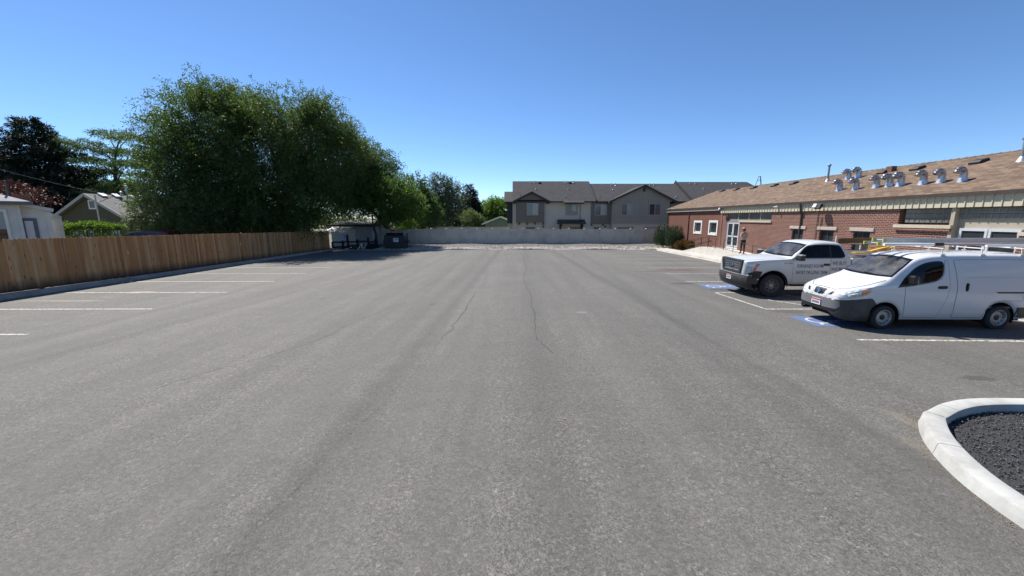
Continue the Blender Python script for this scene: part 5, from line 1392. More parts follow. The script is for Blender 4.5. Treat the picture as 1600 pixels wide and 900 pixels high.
    # roof rack
    for xx in (-1.35, -2.35, -3.35):
        rk = MB()
        rk.tube([(xx, -.66, 2.08), (xx, .66, 2.08)], .013, 8)
        for sg in (1, -1): rk.tube([(xx, sg * .62, 2.08), (xx, sg * .66, 1.90)], .012, 8); rk.obox((xx, sg * .655, 1.925), (.10, .035, .04))
        rk.build('rack_bar', mat('rack_white', (.62, .62, .6), .4, .2), van, local=True, smooth=40)
    mb = MB(); mb.tube([(-.95, -.30, 1.90), (-1.05, -.30, 2.05), (-1.2, -.30, 2.2)], .005, 5); mb.build('aerial', M_BLK, van, local=True)
    return van, RM[van.name]
VAN, VANM = build_van()

def van_pt(x, y, z): return VANM @ Vector((x, y, z))
# ladder and pipe on the van's rack (things of their own, carried by it)
M_FIBRE = mat('ladder_aluminium', (.50, .51, .52), .4, .5, col2=(.42, .43, .44), vscale=12)
M_LIME = mat('lime_cap', (.40, .42, .09), .5)
lad = thing('extension_ladder', 'silver extension ladder with lime end caps lying on the van roof rack', 'ladder', van_pt(-1.6, -.35, 2.1), rot=tuple(VANM.to_euler()))
def lpt(x, y, z): return van_pt(x, y, z)
x0, x1 = -.42, -5.6
for k, (ya, za) in enumerate(((-.56, 2.145), (-.14, 2.145))):
    mb = MB(); mb.bar(lpt(x0, ya, za), lpt(x1, ya, za), .03, .085); mb.build('rail', M_FIBRE, lad)
    mb = MB(); mb.bar(lpt(x0 - .18, ya + (.05 if k == 0 else -.05), za + .09), lpt(x1, ya + (.05 if k == 0 else -.05), za + .09), .03, .085); mb.build('fly_rail', M_FIBRE, lad)
    for xx, dz in ((x0, 0), (x0 - .18, .09)):
        mb = MB(); mb.bar(lpt(xx + .03, ya + (0 if dz == 0 else (.05 if k == 0 else -.05)), za + dz), lpt(xx - .06, ya + (0 if dz == 0 else (.05 if k == 0 else -.05)), za + dz), .036, .095); mb.build('end_cap', M_LIME, lad)
xx = x0 - .15
while xx > x1:
    mb = MB(); mb.tube([lpt(xx, -.56, 2.145), lpt(xx, -.14, 2.145)], .017, 8); mb.build('rung', M_FIBRE, lad)
    mb = MB(); mb.tube([lpt(xx - .1, -.52, 2.235), lpt(xx - .1, -.18, 2.235)], .017, 8); mb.build('rung', M_FIBRE, lad); xx -= .305
pc = thing('pipe_carrier', 'white tube with black end cap lying beside the ladder on the van rack', 'tube', lpt(-1.3, .1, 2.1), rot=tuple(VANM.to_euler()))
mb = MB(); mb.tube([lpt(-.35, .1, 2.138), lpt(-1.68, .1, 2.138)], .038, 12); mb.build('tube', M_WHITEP, pc, smooth=40)
mb = MB(); mb.tube([lpt(-1.67, .1, 2.138), lpt(-1.9, .1, 2.138)], .05, 12); mb.build('cap', M_BLK, pc, smooth=40)
for lab, y_, z_, xa_, xb_, mm in (('white plastic pipe strapped to the rear of the van rack',   .40, 2.13, -2.7, -5.0, M_WHITEP), ('red and blue wrapped bundle on the van rack', -.02, 2.13, -2.0, -3.3, mat('red_wrap', (.34, .16, .14), .7, col2=(.30, .31, .36), vscale=2))):
    mb = MB(); mb.tube([lpt(xa_, y_, z_), lpt(xb_, y_, z_)], .03, 10); o = mb.build('pipe' if y_ > .2 else 'wrapped_bundle', mm, None, smooth=40, loc=tuple(lpt((xa_ + xb_) / 2, y_, z_))); tag(o, lab, 'pipe' if y_ > .2 else 'bundle')
# ------------------------------------------------------------------ pickup truck
def build_truck():
    yaw = R(0.0)
    axle = Vector((9.58, 14.28)); lat = Vector((math.sin(yaw), math.cos(yaw))); c = axle + lat * .86
    tr = thing('pickup_truck', 'white pickup truck with navy door lettering parked behind the van', 'pickup truck', (c.x, c.y, G(0, c.y)), rot=(-SLOPE, 0, math.pi - yaw))
    zt = pchip([(1.0, 1.29), (.99, 1.34), (.94, 1.37), (.75, 1.395), (.3, 1.435), (-.2, 1.46), (-.5, 1.475), (-.58, 1.487), (-.85, 1.69), (-1.15, 1.905), (-1.28, 1.975), (-1.5, 2.04), (-1.85, 2.065), (-2.3, 2.045), (-2.48, 2.0), (-2.56, 1.92), (-2.66, 1.62), (-2.76, 1.47)])
    wf = pchip([(1.0, .80), (.98, .85), (.90, .905), (.7, .945), (.3, .975), (-.3, .985), (-2.7, .985), (-2.76, .975)])
    zbf = pchip([(1.0, .82), (.85, .80), (.65, .68), (.56, .55), (-.6, .50), (-2.76, .50)])
    AR, AZ = .53, .45
    def sec(x, bed=False):
        t, w = zt(x), wf(x); b_ = zbf(x)
        if abs(x) < AR: b_ = max(b_, AZ + math.sqrt(max(0, AR ** 2 - x ** 2)))
        k = min(1, max(0, (t - 1.5) / .48)); s = min(1.42, t - .085); s = max(s, b_ + .05)
        wr = w - .06 - .17 * k; dr = .035 + .05 * k; zr = t - dr; s = min(s, zr - .008)
        P = [(w - .05, b_), (w - .012, b_ + .1 * (s - b_)), (w, b_ + .5 * (s - b_)), (w - .002, b_ + .85 * (s - b_)), (w - .02, s), (wr + (w - wr) * .5, s + (zr - s) * .55), (wr + .02, zr - .015), (wr - .06, t - .03), (wr * .55, t - .006), (0, t)]
        return chk2(P, 2)
    xs_ = set(np.round(np.linspace(-2.76, 1.0, 160), 4)) | {.995, .99, .98} | {round((AR + .0005) * math.cos(t), 4) for t in np.linspace(0, math.pi, 30)} | {AR + .004, -AR - .004}
    xs_ = sorted(xs_, reverse=True); body = loft(sec, xs_); bv = bvh_of(body)
    ws = [(-.83, 1.51), (-.4, 1.495), (0, 1.49), (.4, 1.495), (.83, 1.51), (.80, 1.63), (.74, 1.84), (.69, 1.935), (.35, 1.965), (0, 1.972), (-.35, 1.965), (-.69, 1.935), (-.74, 1.84), (-.80, 1.63)]
    sw = chk2([(-.76, 1.455), (-1.5, 1.455), (-2.0, 1.457), (-2.54, 1.46), (-2.55, 1.6), (-2.44, 1.87), (-2.36, 1.92), (-2.0, 1.945), (-1.45, 1.935), (-1.24, 1.90), (-1.05, 1.77), (-.82, 1.53)], 1)
    cut(body, 'x', ws, .03)
    for a in ('y', '-y'): cut(body, a, sw, .03)
    body.build('body', M_PAINT2, tr, smooth=36, local=True)
    g = panel(bv, 'x', ws, .002, .09, skirt=0).build('windscreen', M_GLW, tr, smooth=60, local=True)
    panel(bv, 'x', ws, .004, .05, hole=inset(ws, .045)).build('border', M_FRIT, g, local=True)
    for a in ('y', '-y'):
        g = panel(bv, a, sw, .002, .09, skirt=0).build('side_window', M_GLT, tr, smooth=60, local=True)
        panel(bv, a, sw, .005, .05, hole=inset(sw, .04)).build('window_seal', M_BLK, g, local=True)
        panel(bv, a, [(-1.99, 1.465), (-2.06, 1.465), (-2.06, 1.935), (-1.99, 1.935)], .006, .06).build('door_pillar', M_BLK, g, local=True)
        fd = [(-.70, .56), (-.68, 1.0), (-.66, 1.435), (-1.5, 1.438), (-2.02, 1.438), (-2.02, .9), (-2.02, .56)]
        rd = [(-2.035, .56), (-2.035, 1.438), (-2.56, 1.438), (-2.60, 1.2), (-2.60, .56)]
        for out, nm in ((fd, 'door'), (rd, 'rear_door')):
            d = panel(bv, a, out, .004, .09, skirt=.006).build(nm, M_PAINT2, tr, smooth=50, local=True)
            seam(bv, a, out, .014, .0025, True).build('door_gap', M_SEAMM, d, local=True)
            if nm == 'door':
                panel(bv, a, chk2([(-1.78, 1.185), (-1.985, 1.185), (-1.99, 1.27), (-1.775, 1.27)], 0), .007, .05).build('handle_recess', M_BLK, d, local=True)
                l, n_ = hit(bv, AX[a], -1.885, 1.228); hb = MB(); hb.obox(l + n_ * .02, (.19, .03, .05)); hb.build('handle', M_BLK, d, local=True, bevel=.008)
        # arch flare and sill
        sg = 1 if a == 'y' else -1
        fl = MB(); P1, P2 = [], []
        for t in np.linspace(-.1, math.pi + .12, 30):
            x, z = AR * math.cos(t), AZ + AR * math.sin(t); y_ = wf(x) + .004
            P1.append((x * 1.0, sg * (y_ - .045), max(z, .42))); P2.append((x * 1.045, sg * y_, max(AZ + AR * 1.045 * math.sin(t), .40)))
        fl.add(P1 + P2, [(i, i + 1, i + 31, i + 30) for i in range(29)]); fl.build('arch_lip', M_BLK, tr, local=True)
    # lettering on the near (driver's) side; text reads towards the tail
    tx_ = [('FURNISHED ROOMS', .175, -.80, 1.12, .98), ('SHORT OR LONG TERM', .175, -.79, .885, 1.15), ('WE BUY', .19, -2.08, 1.215, .50), ('INVESTMENT', .16, -2.07, 1.01, .50)]
    for body_, size, u, v, wid in tx_:
        me = text_mesh(body_, size, weight=.0025); xm = max(q.co.x for q in me.vertices)
        sx = min(wid, .5) / xm if body_ == 'INVESTMENT' else wid / xm
        if body_ in ('FURNISHED ROOMS',): 
            for q in me.vertices: q.co.x += q.co.y * .18
        for q in me.vertices: q.co.x *= sx
        wrap_text(bv, 'y', me, u, v, .0062, -1); me.materials.clear(); me.materials.append(M_TXT)
        o = bpy.data.objects.new('lettering', me); COL.objects.link(o); o.parent = tr
    me = text_mesh('F-150', .085, weight=.004)
    for q in me.vertices: q.co.x *= 1.5
    wrap_text(bv, 'y', me, -.34, 1.25, .006, -1); me.materials.clear(); me.materials.append(mat('badge_grey', (.22, .22, .23), .3, .6))
    o = bpy.data.objects.new('badge', me); COL.objects.link(o); o.parent = tr
    # nose: surround, bars, emblem, lamps
    X = 1.003
    inn = [(-.52, .95), (.52, .95), (.60, 1.27), (-.60, 1.27)]
    back = MB(); back.prism(inn, 'x', .96, X - .02); gb_ = back.build('grille', M_BLK, tr, local=True)
    sr = MB()
    def frame_piece(q): sr.prism(q, 'x', X - .07, X + .045)
    frame_piece([(-.61, .86), (.61, .86), (.52, .95), (-.52, .95)]); frame_piece([(.61, .86), (.71, 1.33), (.60, 1.27), (.52, .95)])
    frame_piece([(.71, 1.33), (.67, 1.365), (-.67, 1.365), (-.71, 1.33), (-.60, 1.27), (.60, 1.27)]); frame_piece([(-.71, 1.33), (-.61, .86), (-.52, .95), (-.60, 1.27)])
    sr.build('grille_surround', M_GREYPL, gb_, local=True, bevel=.012)
    for z in (1.03, 1.11, 1.19):
        q = MB(); hw = .52 + (z - .95) * .25; q.box(X - .03, X + .025, -hw, hw, z - .02, z + .02); q.build('grille_bar', M_GREYPL, gb_, local=True, bevel=.006)
    em = MB(); Me = Matrix.Translation((X + .028, 0, 1.11)) @ Matrix.Rotation(R(90), 4, 'Y') @ Matrix.Diagonal((.44, 1, 1, 1))
    em.lathe([(.14, 0), (.14, .014), (.12, .022), (.001, .022)], Me, 28); e_ = em.build('emblem', mat('emblem_blue', (.05, .06, .10), .3, .4, coat=1), gb_, smooth=40, local=True)
    em = MB(); em.lathe([(.143, -.001), (.143, .018), (.127, .024), (.127, .0225)], Me, 28, caps=False); em.build('emblem_rim', M_CHR, e_, smooth=40, local=True)
    for sg in (1, -1):
        ax_ = axis(38 * sg)
        def U(x, y): return -math.sin(R(38 * sg)) * x + math.cos(R(38 * sg)) * y
        hl = [(U(.98, sg * .66), .89), (U(.86, sg * .90), .90), (U(.70, sg * .935), .96), (U(.53, sg * .96), 1.24), (U(.85, sg * .905), 1.30), (U(.98, sg * .74), 1.315)]
        H = panel(bv, ax_, hl, .008, .06).build('headlight', M_LENS, tr, smooth=50, local=True)
        am = [(U(.76, sg * .925), .94), (U(.69, sg * .935), .97), (U(.545, sg * .955), 1.235), (U(.67, sg * .94), 1.27)]
        panel(bv, ax_, am, .012, .05).build('indicator', mat('amber_red_lens', (.42, .09, .05), .2, coat=1, col2=(.5, .16, .1), vscale=20, kind='obj'), H, local=True)
    # bumper: curved grey bar, valance, plate
    def bow(y): return -.30 * max(0, abs(y) - .35) ** 2
    ys_ = np.linspace(-.97, .97, 27)
    prof = [(.88, .50), (1.04, .49), (1.085, .57), (1.085, .74), (1.07, .775), (1.0, .79), (.88, .79)]
    def bump_part(name, prof, m, bev=0):
        q = MB(); k = len(prof); V = [(px_ + bow(y), y, pz) for y in ys_ for px_, pz in prof]
        q.add(V, [(i * k + j, i * k + (j + 1) % k, (i + 1) * k + (j + 1) % k, (i + 1) * k + j) for i in range(len(ys_) - 1) for j in range(k)] + [tuple(range(k)), tuple((len(ys_) - 1) * k + j for j in range(k))])
        return q.build(name, m, tr, smooth=35, local=True)
    b1 = bump_part('front_bumper', prof, M_GREYPL)
    q = MB(); q.v = []; 
    bump_part('bumper_step', [(.9, .78), (1.06, .793), (1.065, .82), (1.02, .85), (.9, .85)], M_SILVPL)
    bump_part('valance', [(.84, .33), (.98, .33), (1.02, .40), (1.04, .488), (.9, .498)], M_BLK)
    for sg in (1, -1):                                      # dark quarter panels behind the bumper ends
        panel(bv, 'y' if sg > 0 else '-y', [(.50, .70), (.42, .97), (.66, .99), (.90, .90), (.90, .82), (.62, .71)], .009, .06).build('bumper_quarter', M_BLK, tr, local=True)
        q = MB(); q.box(.50, .93, sg * .80, sg * .945, .48, .76); q.build('bumper_end', M_GREYPL, tr, local=True, bevel=.03)
    q = MB(); q.box(1.087, 1.099, -.155, .155, .57, .73); P_ = q.build('number_plate', M_PLATE, tr, local=True)
    q = MB(); q.box(1.0992, 1.101, -.15, .15, .685, .725); q.build('plate_header', M_PLRED, P_, local=True)
    q = MB()
    for i in range(7): q.box(1.0992, 1.101, -.13 + i * .038, -.105 + i * .038, .595, .665)
    q.build('plate_characters', M_TXT, P_, local=True)
    # mirrors
    for sg in (1, -1):
        l, n_ = hit(bv, AX['y' if sg > 0 else '-y'], -.80, 1.43)
        q = MB(); q.obox(l + Vector((.02, sg * .2, .06)), (.16, .27, .19)); o = q.build('mirror', M_BLK, tr, local=True, bevel=.03)
        q = MB(); q.obox(l + Vector((.015, sg * .2, .157)), (.15, .25, .04)); q.build('mirror_cap', mat('mirror_cap_grey', (.30, .30, .30), .4), o, local=True, bevel=.015)
        q = MB(); q.obox(l + Vector((0, sg * .05, .02)), (.09, .14, .09)); q.build('mirror_arm', M_BLK, o, local=True)
    for y0, y1 in ((.65, .02), (-.05, -.68)):
        P = [hit(bv, AX['x'], y0 + (y1 - y0) * t, 1.52 + .03 * t)[0] + Vector((.012, 0, .012)) for t in np.linspace(0, 1, 8)]
        mb = MB(); mb.tube(P, .01, 6); mb.build('wiper', M_BLK, tr, local=True)
    hd = MB()
    for sg in (1, -1): seam(bv, 'z', [(.92, sg * .70), (.4, sg * .80), (-.45, sg * .84)], .014, .003, mb=hd)
    hd.build('hood_gap', M_SEAMM, tr, local=True)
    # bed
    RXA = -3.68
    def bsec(x):
        b_ = .50
        if abs(x - RXA) < AR: b_ = max(b_, AZ + math.sqrt(max(0, AR ** 2 - (x - RXA) ** 2)))
        return b_
    xb = sorted(set(np.round(np.linspace(-4.80, -2.80, 50), 4)) | {round(RXA + (AR + .0005) * math.cos(t), 4) for t in np.linspace(0, math.pi, 26)})
    bed = MB()
    for sg in (1, -1):
        V = []
        for x in xb:
            b_ = bsec(x); V += [(x, sg * .93, b_), (x, sg * .975, b_ + .08), (x, sg * .985, (b_ + 1.45) / 2), (x, sg * .98, 1.43), (x, sg * .965, 1.465), (x, sg * .88, 1.465), (x, sg * .87, .75)]
        bed.add(V, [(i * 7 + j, i * 7 + j + 1, (i + 1) * 7 + j + 1, (i + 1) * 7 + j) for i in range(len(xb) - 1) for j in range(6)] + [tuple(range(7)), tuple((len(xb) - 1) * 7 + j for j in range(7))])
    bed.box(-2.85, -2.80, -.88, .88, .75, 1.44); bed.box(-4.83, -4.78, -.93, .93, .6, 1.44)
    bo = bed.build('bed', M_PAINT2, tr, smooth=35, local=True); bb_ = bvh_of(bed)
    q = MB(); q.box(-4.78, -2.85, -.87, .87, .70, .75); q.build('bed_floor', M_UNDER, bo, local=True)
    for body_, size, u, v, wid in (('WORKFORCE', .18, -3.10, 1.26, 1.1), ('208-731-5745', .17, -2.9, 1.04, 1.3)):
        me = text_mesh(body_, size, weight=.003); xm = max(p.co.x for p in me.vertices)
        for p in me.vertices: p.co.x *= wid / xm
        wrap_text(bb_, 'y', me, u, v, .003, -1); me.materials.clear(); me.materials.append(M_TXT)
        o = bpy.data.objects.new('lettering', me); COL.objects.link(o); o.parent = bo
    for sg in (1, -1):
        q = MB(); q.box(-4.84, -4.76, sg * .90, sg * .99, .95, 1.3); q.build('tail_lamp', M_RED, tr, local=True)
    q = MB(); q.box(-4.97, -4.83, -.93, .93, .5, .68); q.build('rear_bumper', M_GREYPL, tr, local=True, bevel=.03)
    q = MB(); q.box(-4.6, .8, -.55, .55, .38, .62); q.build('chassis', M_UNDER, tr, local=True)
    q = MB(); q.box(-.7, -2.7, -.93, .93, .42, .52); q.build('sill', M_UNDER, tr, local=True)
    for xa in (0, RXA):
        wheel_well(tr, xa, AZ, AR + .004, .45, .90)
        for sg in (1, -1): wheel(tr, xa, sg * .85, .435, .25, .25, True, 8, R(-4) if xa == 0 else 0)
    # cabin
    q = MB(); q.prism([(-.55, .9), (-.95, .9), (-.95, 1.36), (-.8, 1.42), (-.6, 1.43)], 'y', -.84, .84); q.build('dashboard', M_CABIN, tr, local=True)
    for sg in (1, -1):
        q = MB(); q.obox((-1.55, sg * .42, 1.02), (.55, .56, .18)); q.obox((-1.82, sg * .42, 1.38), (.16, .54, .62), (0, R(-12), 0)); q.obox((-1.9, sg * .42, 1.76), (.1, .28, .17), (0, R(-12), 0)); q.build('seat', M_SEAT, tr, local=True, bevel=.05)
    q = MB(); q.box(-2.7, -.6, -.9, .9, .55, .62); q.build('cabin_floor', M_CABIN, tr, local=True)
    Ms = Matrix.Translation((-1.1, .42, 1.32)) @ Matrix.Rotation(R(-60), 4, 'Y')
    q = MB(); q.tube([Ms @ Vector((.19 * math.cos(t), .19 * math.sin(t), 0)) for t in np.linspace(0, 2 * math.pi, 21)], .015, 8, caps=False); q.bar(Ms @ Vector((-.18, 0, 0)), Ms @ Vector((.18, 0, 0)), .03, .02); q.build('steering_wheel', M_CABIN, tr, local=True)
    q = MB(); q.obox((-.72, .05, 1.438), (.14, .3, .004), (0, R(5), .2)); q.build('paper_sheet', M_PAPER, tr, local=True)
    # rack uprights on the bed
    q = MB()
    for xx in (-3.66, -4.7):
        q.bar((xx, -.92, 1.44), (xx, -.92, 2.17 if xx > -4 else 2.0), .05, .05)
    q.bar((-3.64, -.92, 1.84), (-4.72, -.92, 1.84), .04, .04)
    q.build('lumber_rack', mat('rack_tan', (.5, .46, .4), .6), tr, local=True)
    return tr, RM[tr.name]
TRUCK, TRM = build_truck()
def tpt(x, y, z): return TRM @ Vector((x, y, z))
mb = MB(); mb.bar(tpt(-3.70, -.86, 1.965), tpt(-5.2, -.86, 1.99), .05, .21)
tag(mb.build('plank', mat('brown_plank', (.20, .115, .05), .8, col2=(.14, .08, .035), vscale=3, stretch=(.3, 3, 3), bmp=.2, bscale=20), loc=tuple(tpt(-4.4, -.86, 1.86))), 'wide brown wooden plank on edge across the pickup bed rack', 'plank')
M_YEL = mat('yellow_plastic', (.55, .34, .05), .55, col2=(.45, .26, .03), vscale=5)
yt = thing('folded_yellow_trestle', 'folded yellow plastic trestle lying on the pickup bed load', 'trestle', tpt(-4.3, .1, 1.62), rot=tuple(TRM.to_euler()))
for a, b_, w_, h_ in (((-3.35, .30, 1.50), (-4.15, .36, 1.68), .16, .05), ((-3.45, .12, 1.50), (-4.45, .16, 1.60), .14, .05), ((-3.6, .0, 1.62), (-4.1, .3, 1.73), .12, .04), ((-4.2, .2, 1.55), (-4.75, .1, 1.66), .10, .04), ((-4.3, .0, 1.64), (-4.6, .3, 1.54), .07, .03)):
    mb = MB(); a, b_ = [(-4.42 + (q[0] + 3.9) * .75, q[1], q[2] + .15) for q in (a, b_)]; mb.bar(tpt(*a), tpt(*b_), w_, h_); mb.build('slat', M_YEL, yt)
mb = MB(); mb.bar(tpt(-3.2, .5, 1.62), tpt(-3.6, .55, 1.63), .2, .035); tag(mb.build('yellow_board', M_YEL, loc=tuple(tpt(-3.4, .5, 1.6))), 'small yellow board lying right behind the pickup cab', 'board')
mb = MB(); mb.box(-.8, .8, -.75, .75, 0, .8); mb.v = [tuple(tpt(-3.82 + x * 1.05, y, .76 + z * (1 + .12 * math.sin(3 * x + 2 * y)))) for x, y, z in mb.v]
tag(mb.build('load_tarp', mat('dark_tarp', (.05, .05, .055), .8, col2=(.09, .085, .08), vscale=4, bmp=.6, bscale=8, bdist=.05), loc=tuple(tpt(-3.82, 0, .76)), bevel=.06), 'dark covered load filling the pickup bed', 'tarp')
# ================================================================== houses behind the cedar fence
M_CLAPW = mat('white_clapboard', (.62, .61, .57), .7, col2=(.56, .55, .51), vscale=1.5, grime=(.42, .40, .36), gscale=1.2)
M_GROOF = mat('grey_roofing', (.36, .355, .35), .9, col2=(.28, .275, .27), vscale=3, bmp=.3, bscale=30)
M_OLIVE = mat('olive_siding', (.085, .078, .045), .85, col2=(.075, .069, .04), vscale=1.2)
M_OROOF = mat('olive_house_shingle', (.17, .165, .16), .95, col2=(.13, .125, .12), vscale=3, bmp=.4, bscale=25)
def clap(mb, x0, x1, y, z0, z1, step=.17):
    """overlapping boards on a wall that faces the camera"""
    z = z0
    while z < z1 - .01:
        t = min(z + step, z1); mb.add([(x0, y - .022, z), (x1, y - .022, z), (x1, y - .004, t), (x0, y - .004, t), (x0, y, z), (x1, y, z)], [(0, 1, 2, 3), (0, 4, 5, 1)]); z += step
HY = 20.5
def ax_(px, py, Y=HY): return aty(px, py, Y).x
def az_(px, py, Y=HY): return aty(px, py, Y).z
HP = Vector((-26.2, 20.5, 0)); HTH = R(50)
HU = Vector((math.cos(HTH), math.sin(HTH), 0)); HN = Vector((-math.sin(HTH), math.cos(HTH), 0))
def hp(px, py, off=0.0):
    """pixel -> (along the wall, height) on the house's front plane set back by off"""
    d = ray(px, py); t = (HP + HN * off - CAMP).dot(HN) / d.dot(HN); q = CAMP + d * t - HP; return q.dot(HU), q.z
wh = thing('white_house', 'white clapboard house with grey roof and lean-to at the far left', 'house', (HP.x, HP.y, 0), rotz=HTH)
xc, _ = hp(33, 340); _, ze = hp(20, 318)
mb = MB(); mb.box(-9, xc, 0, 8, -.3, ze); clap(mb, -9, xc, 0, .2, ze); mb.build('wall', M_CLAPW, wh, local=True)
mb = MB(); mb.box(xc - .10, xc + .02, -.035, .02, -.3, ze); mb.build('corner_board', M_CLAPW, wh, local=True)
ex, zr0 = hp(50, 315.5, -.45); pk = (-4.2, 3.6, zr0 + 2.0)
mb = MB(); mb.add([(-10, -.45, zr0), (ex, -.45, zr0), (ex, 8.4, zr0), (-10, 8.4, zr0), pk, (-10, 3.6, pk[2])], [(0, 1, 4, 5), (1, 2, 4), (2, 3, 5, 4), (0, 3, 2, 1)])
rf_ = mb.build('roof', M_GROOF, wh, local=True)
mb = MB(); mb.box(-10, ex, -.48, -.452, zr0 - .16, zr0 + .02); mb.build('fascia', mat('dark_grey_fascia', (.12, .12, .125), .7), rf_, local=True)  # fascia board in plain dark grey
u, z = hp(13, 302, .6)
mb = MB(); mb.tube([(u, .6, z - .3), (u, .6, z + .62)], .05, 8); mb.build('vent_pipe', M_DRIP, rf_, local=True)
u0, z1 = hp(17, 303, 4.5); u1, z0 = hp(49, 315, 4.5)
mb = MB(); mb.box(u0, u1, 4.5, 5.2, zr0 - .5, z1); mb.build('chimney', mat('brown_chimney', (.16, .075, .05), .9, col2=(.12, .06, .042), vscale=6), rf_, local=True)
M_BLIND = dark_glass('grey_blind', (.22, .24, .26), .2)  # pane with a grey blind
def hwin(parent, x0, x1, z0, z1, Y, frame, panes, fw=.1, local=False):
    mb = MB(); mb.box(x0, x0 + fw, Y - .07, Y - .01, z0, z1); mb.box(x1 - fw, x1, Y - .07, Y - .01, z0, z1); mb.box(x0 + fw, x1 - fw, Y - .068, Y - .01, z1 - fw, z1); mb.box(x0 + fw, x1 - fw, Y - .068, Y - .01, z0, z0 + fw)
    w = mb.build('window', frame, parent, local=local); n_ = len(panes)
    for i, m in enumerate(panes):
        zb, zt_ = z0 + fw + (z1 - z0 - 2 * fw) * i / n_, z0 + fw + (z1 - z0 - 2 * fw) * (i + 1) / n_
        g = MB(); g.box(x0 + fw, x1 - fw, Y - .045 - .008 * i, Y - .03 - .008 * i, zb, zt_ - (.03 if i < n_ - 1 else 0)); g.build('pane', m, w, local=local)
    return w
def hwp(pxl, pxr, pyt, pyb, off):
    pm = (pyt + pyb) / 2; return hp(pxl, pm, off)[0], hp(pxr, pm, off)[0], hp((pxl + pxr) / 2, pyb, off)[1], hp((pxl + pxr) / 2, pyt, off)[1]
hwin(wh, *hwp(-30, 16, 327, 388, -.02), -.02, M_WFRAME, (M_GLASS, M_BLIND), .11, True)
LO = .35; xl0 = xc; xl1, zl1 = hp(77, 330, LO); _, zl0 = hp(36, 321, LO)
mb = MB(); mb.prism([(xl0, -.3), (xl1, -.3), (xl1, zl1), (xl0, zl0)], 'y', LO, LO + 3); clap(mb, xl0, xl1, LO, .2, zl1 - .05); mb.build('lean_to', M_CLAPW, wh, local=True)
u, z = hp(84, 330.5, LO - .2)
mb = MB(); mb.bar((xl0 - .05, LO + 1.3, zl0 + .1), (u, LO + 1.3, z + .06), 3.2, .17); mb.build('lean_to_roof', mat('white_roof_edge', (.55, .555, .56), .7, col2=(.48, .485, .49), vscale=3), wh, local=True)
mb = MB(); mb.box(xl1 - .16, xl1 + .02, LO - .04, LO + .02, -.3, zl1 - .02); mb.build('corner_board', M_CLAPW, wh, local=True)
hwin(wh, *hwp(36, 62, 341, 392, LO - .02), LO - .02, mat('slate_frame', (.09, .10, .13), .6), (mat('white_door_leaf', (.55, .56, .57), .6),), .14, True)
ua, za = hp(75, 331.5, LO + 3.1); ub, zb = hp(96, 338, LO + 3.1)
mb = MB(); mb.prism([(ua, za), (ub, zb), (ub, zb - .12), (ua, zb - .12)], 'y', LO + 3.1, LO + 6); mb.build('rear_porch_roof', MATS['white_roof_edge'], wh, local=True)
mb = MB(); mb.box(ua, ua + .5, LO + 3.3, LO + 3.5, -.3, zb - .12); mb.build('porch_post', M_CLAPW, wh, local=True)

# olive gabled house
OY = 36.0
oh = thing('olive_house', 'olive green gabled house with pale roof edge between the white house and the elm', 'house', (-38.5, OY, -.45))
xl, xm, xr = ax_(90, 339, OY), ax_(138.5, 303, OY), ax_(200, 343, OY); zl, zm, zr_ = az_(90, 338.5, OY), az_(138.5, 302.5, OY), az_(200, 343, OY)
xr = xm + (xm - xl) * 1.16; zr_ = zm - (zm - zl) * 1.16
sl = (zm - zl) / (xm - xl)
mb = MB(); mb.prism([(xl + .45, -.5), (xr - .45, -.5), (xr - .45, zr_ + .45 * sl - .2), (xm, zm - .25), (xl + .45, zl + .45 * sl - .2)], 'y', OY, OY + 11); mb.build('wall', M_OLIVE, oh)
for xa, za in ((xl, zl), (xr, zr_)):
    mb = MB(); mb.slab([(xa, OY - .45, za), (xm, OY - .45, zm), (xm, OY + 11.4, zm), (xa, OY + 11.4, za)], .12); o = mb.build('roof', M_OROOF, oh)
    mb = MB(); mb.bar((xa, OY - .47, za - .1), (xm, OY - .47, zm - .1), .05, .22); mb.build('bargeboard', mat('pale_bargeboard', (.36, .35, .31), .7), o)
def ohw(a, b, t, bt): return ax_(a, (t + bt) / 2, OY), ax_(b, (t + bt) / 2, OY), az_(a, bt, OY), az_(a, t, OY)
hwin(oh, *ohw(139, 151, 312.5, 327), OY, M_WFRAME, (M_GLASS,), .12)
for pa, pb in ((110, 130), (133, 149), (168, 188)): hwin(oh, *ohw(pa, pb, 350, 372), OY, M_WFRAME, (M_BLIND,), .1)
for px0, py0 in ((160, 305.5), (181, 306.5), (206, 308.5), (223, 309)):
    s2 = (zm - zr_) / (xr - xm); d = ray(px0, py0); t = (zm + xm * s2 - CAMH) / (d.z + s2 * d.x); p = CAMP + d * t
    mb = MB(); mb.obox(p + Vector((.05, 0, .06)), (.5, .5, .12), (0, math.atan(s2), 0)); mb.build('box_vent', mat('bright_vent', (.7, .71, .72), .4, .4), oh)
for px0, py0, h in ((190, 309, .5), (199, 309, 1.1)):
    d = ray(px0, py0); t = (zm + xm * s2 - CAMH) / (d.z + s2 * d.x); p = CAMP + d * t
    mb = MB(); mb.tube([p, p + Vector((0, 0, h))], .07, 8); mb.lathe([(.12, h), (.16, h + .04), (.02, h + .14)], Matrix.Translation(p), 10); mb.build('vent_pipe', M_GALV, oh)
p0, p1 = aty(157.5, 357, 33.0), aty(150.5, 304, 33.0)
mb = MB(); mb.tube([(p0.x, 33, -.4), (p0.x, 33, p1.z)], .05, 8); o = mb.build('mast', mat('pale_mast', (.45, .44, .40), .6), loc=(p0.x, 33, -.4)); tag(o, 'thin pale upright mast standing in front of the olive gable', 'pole')
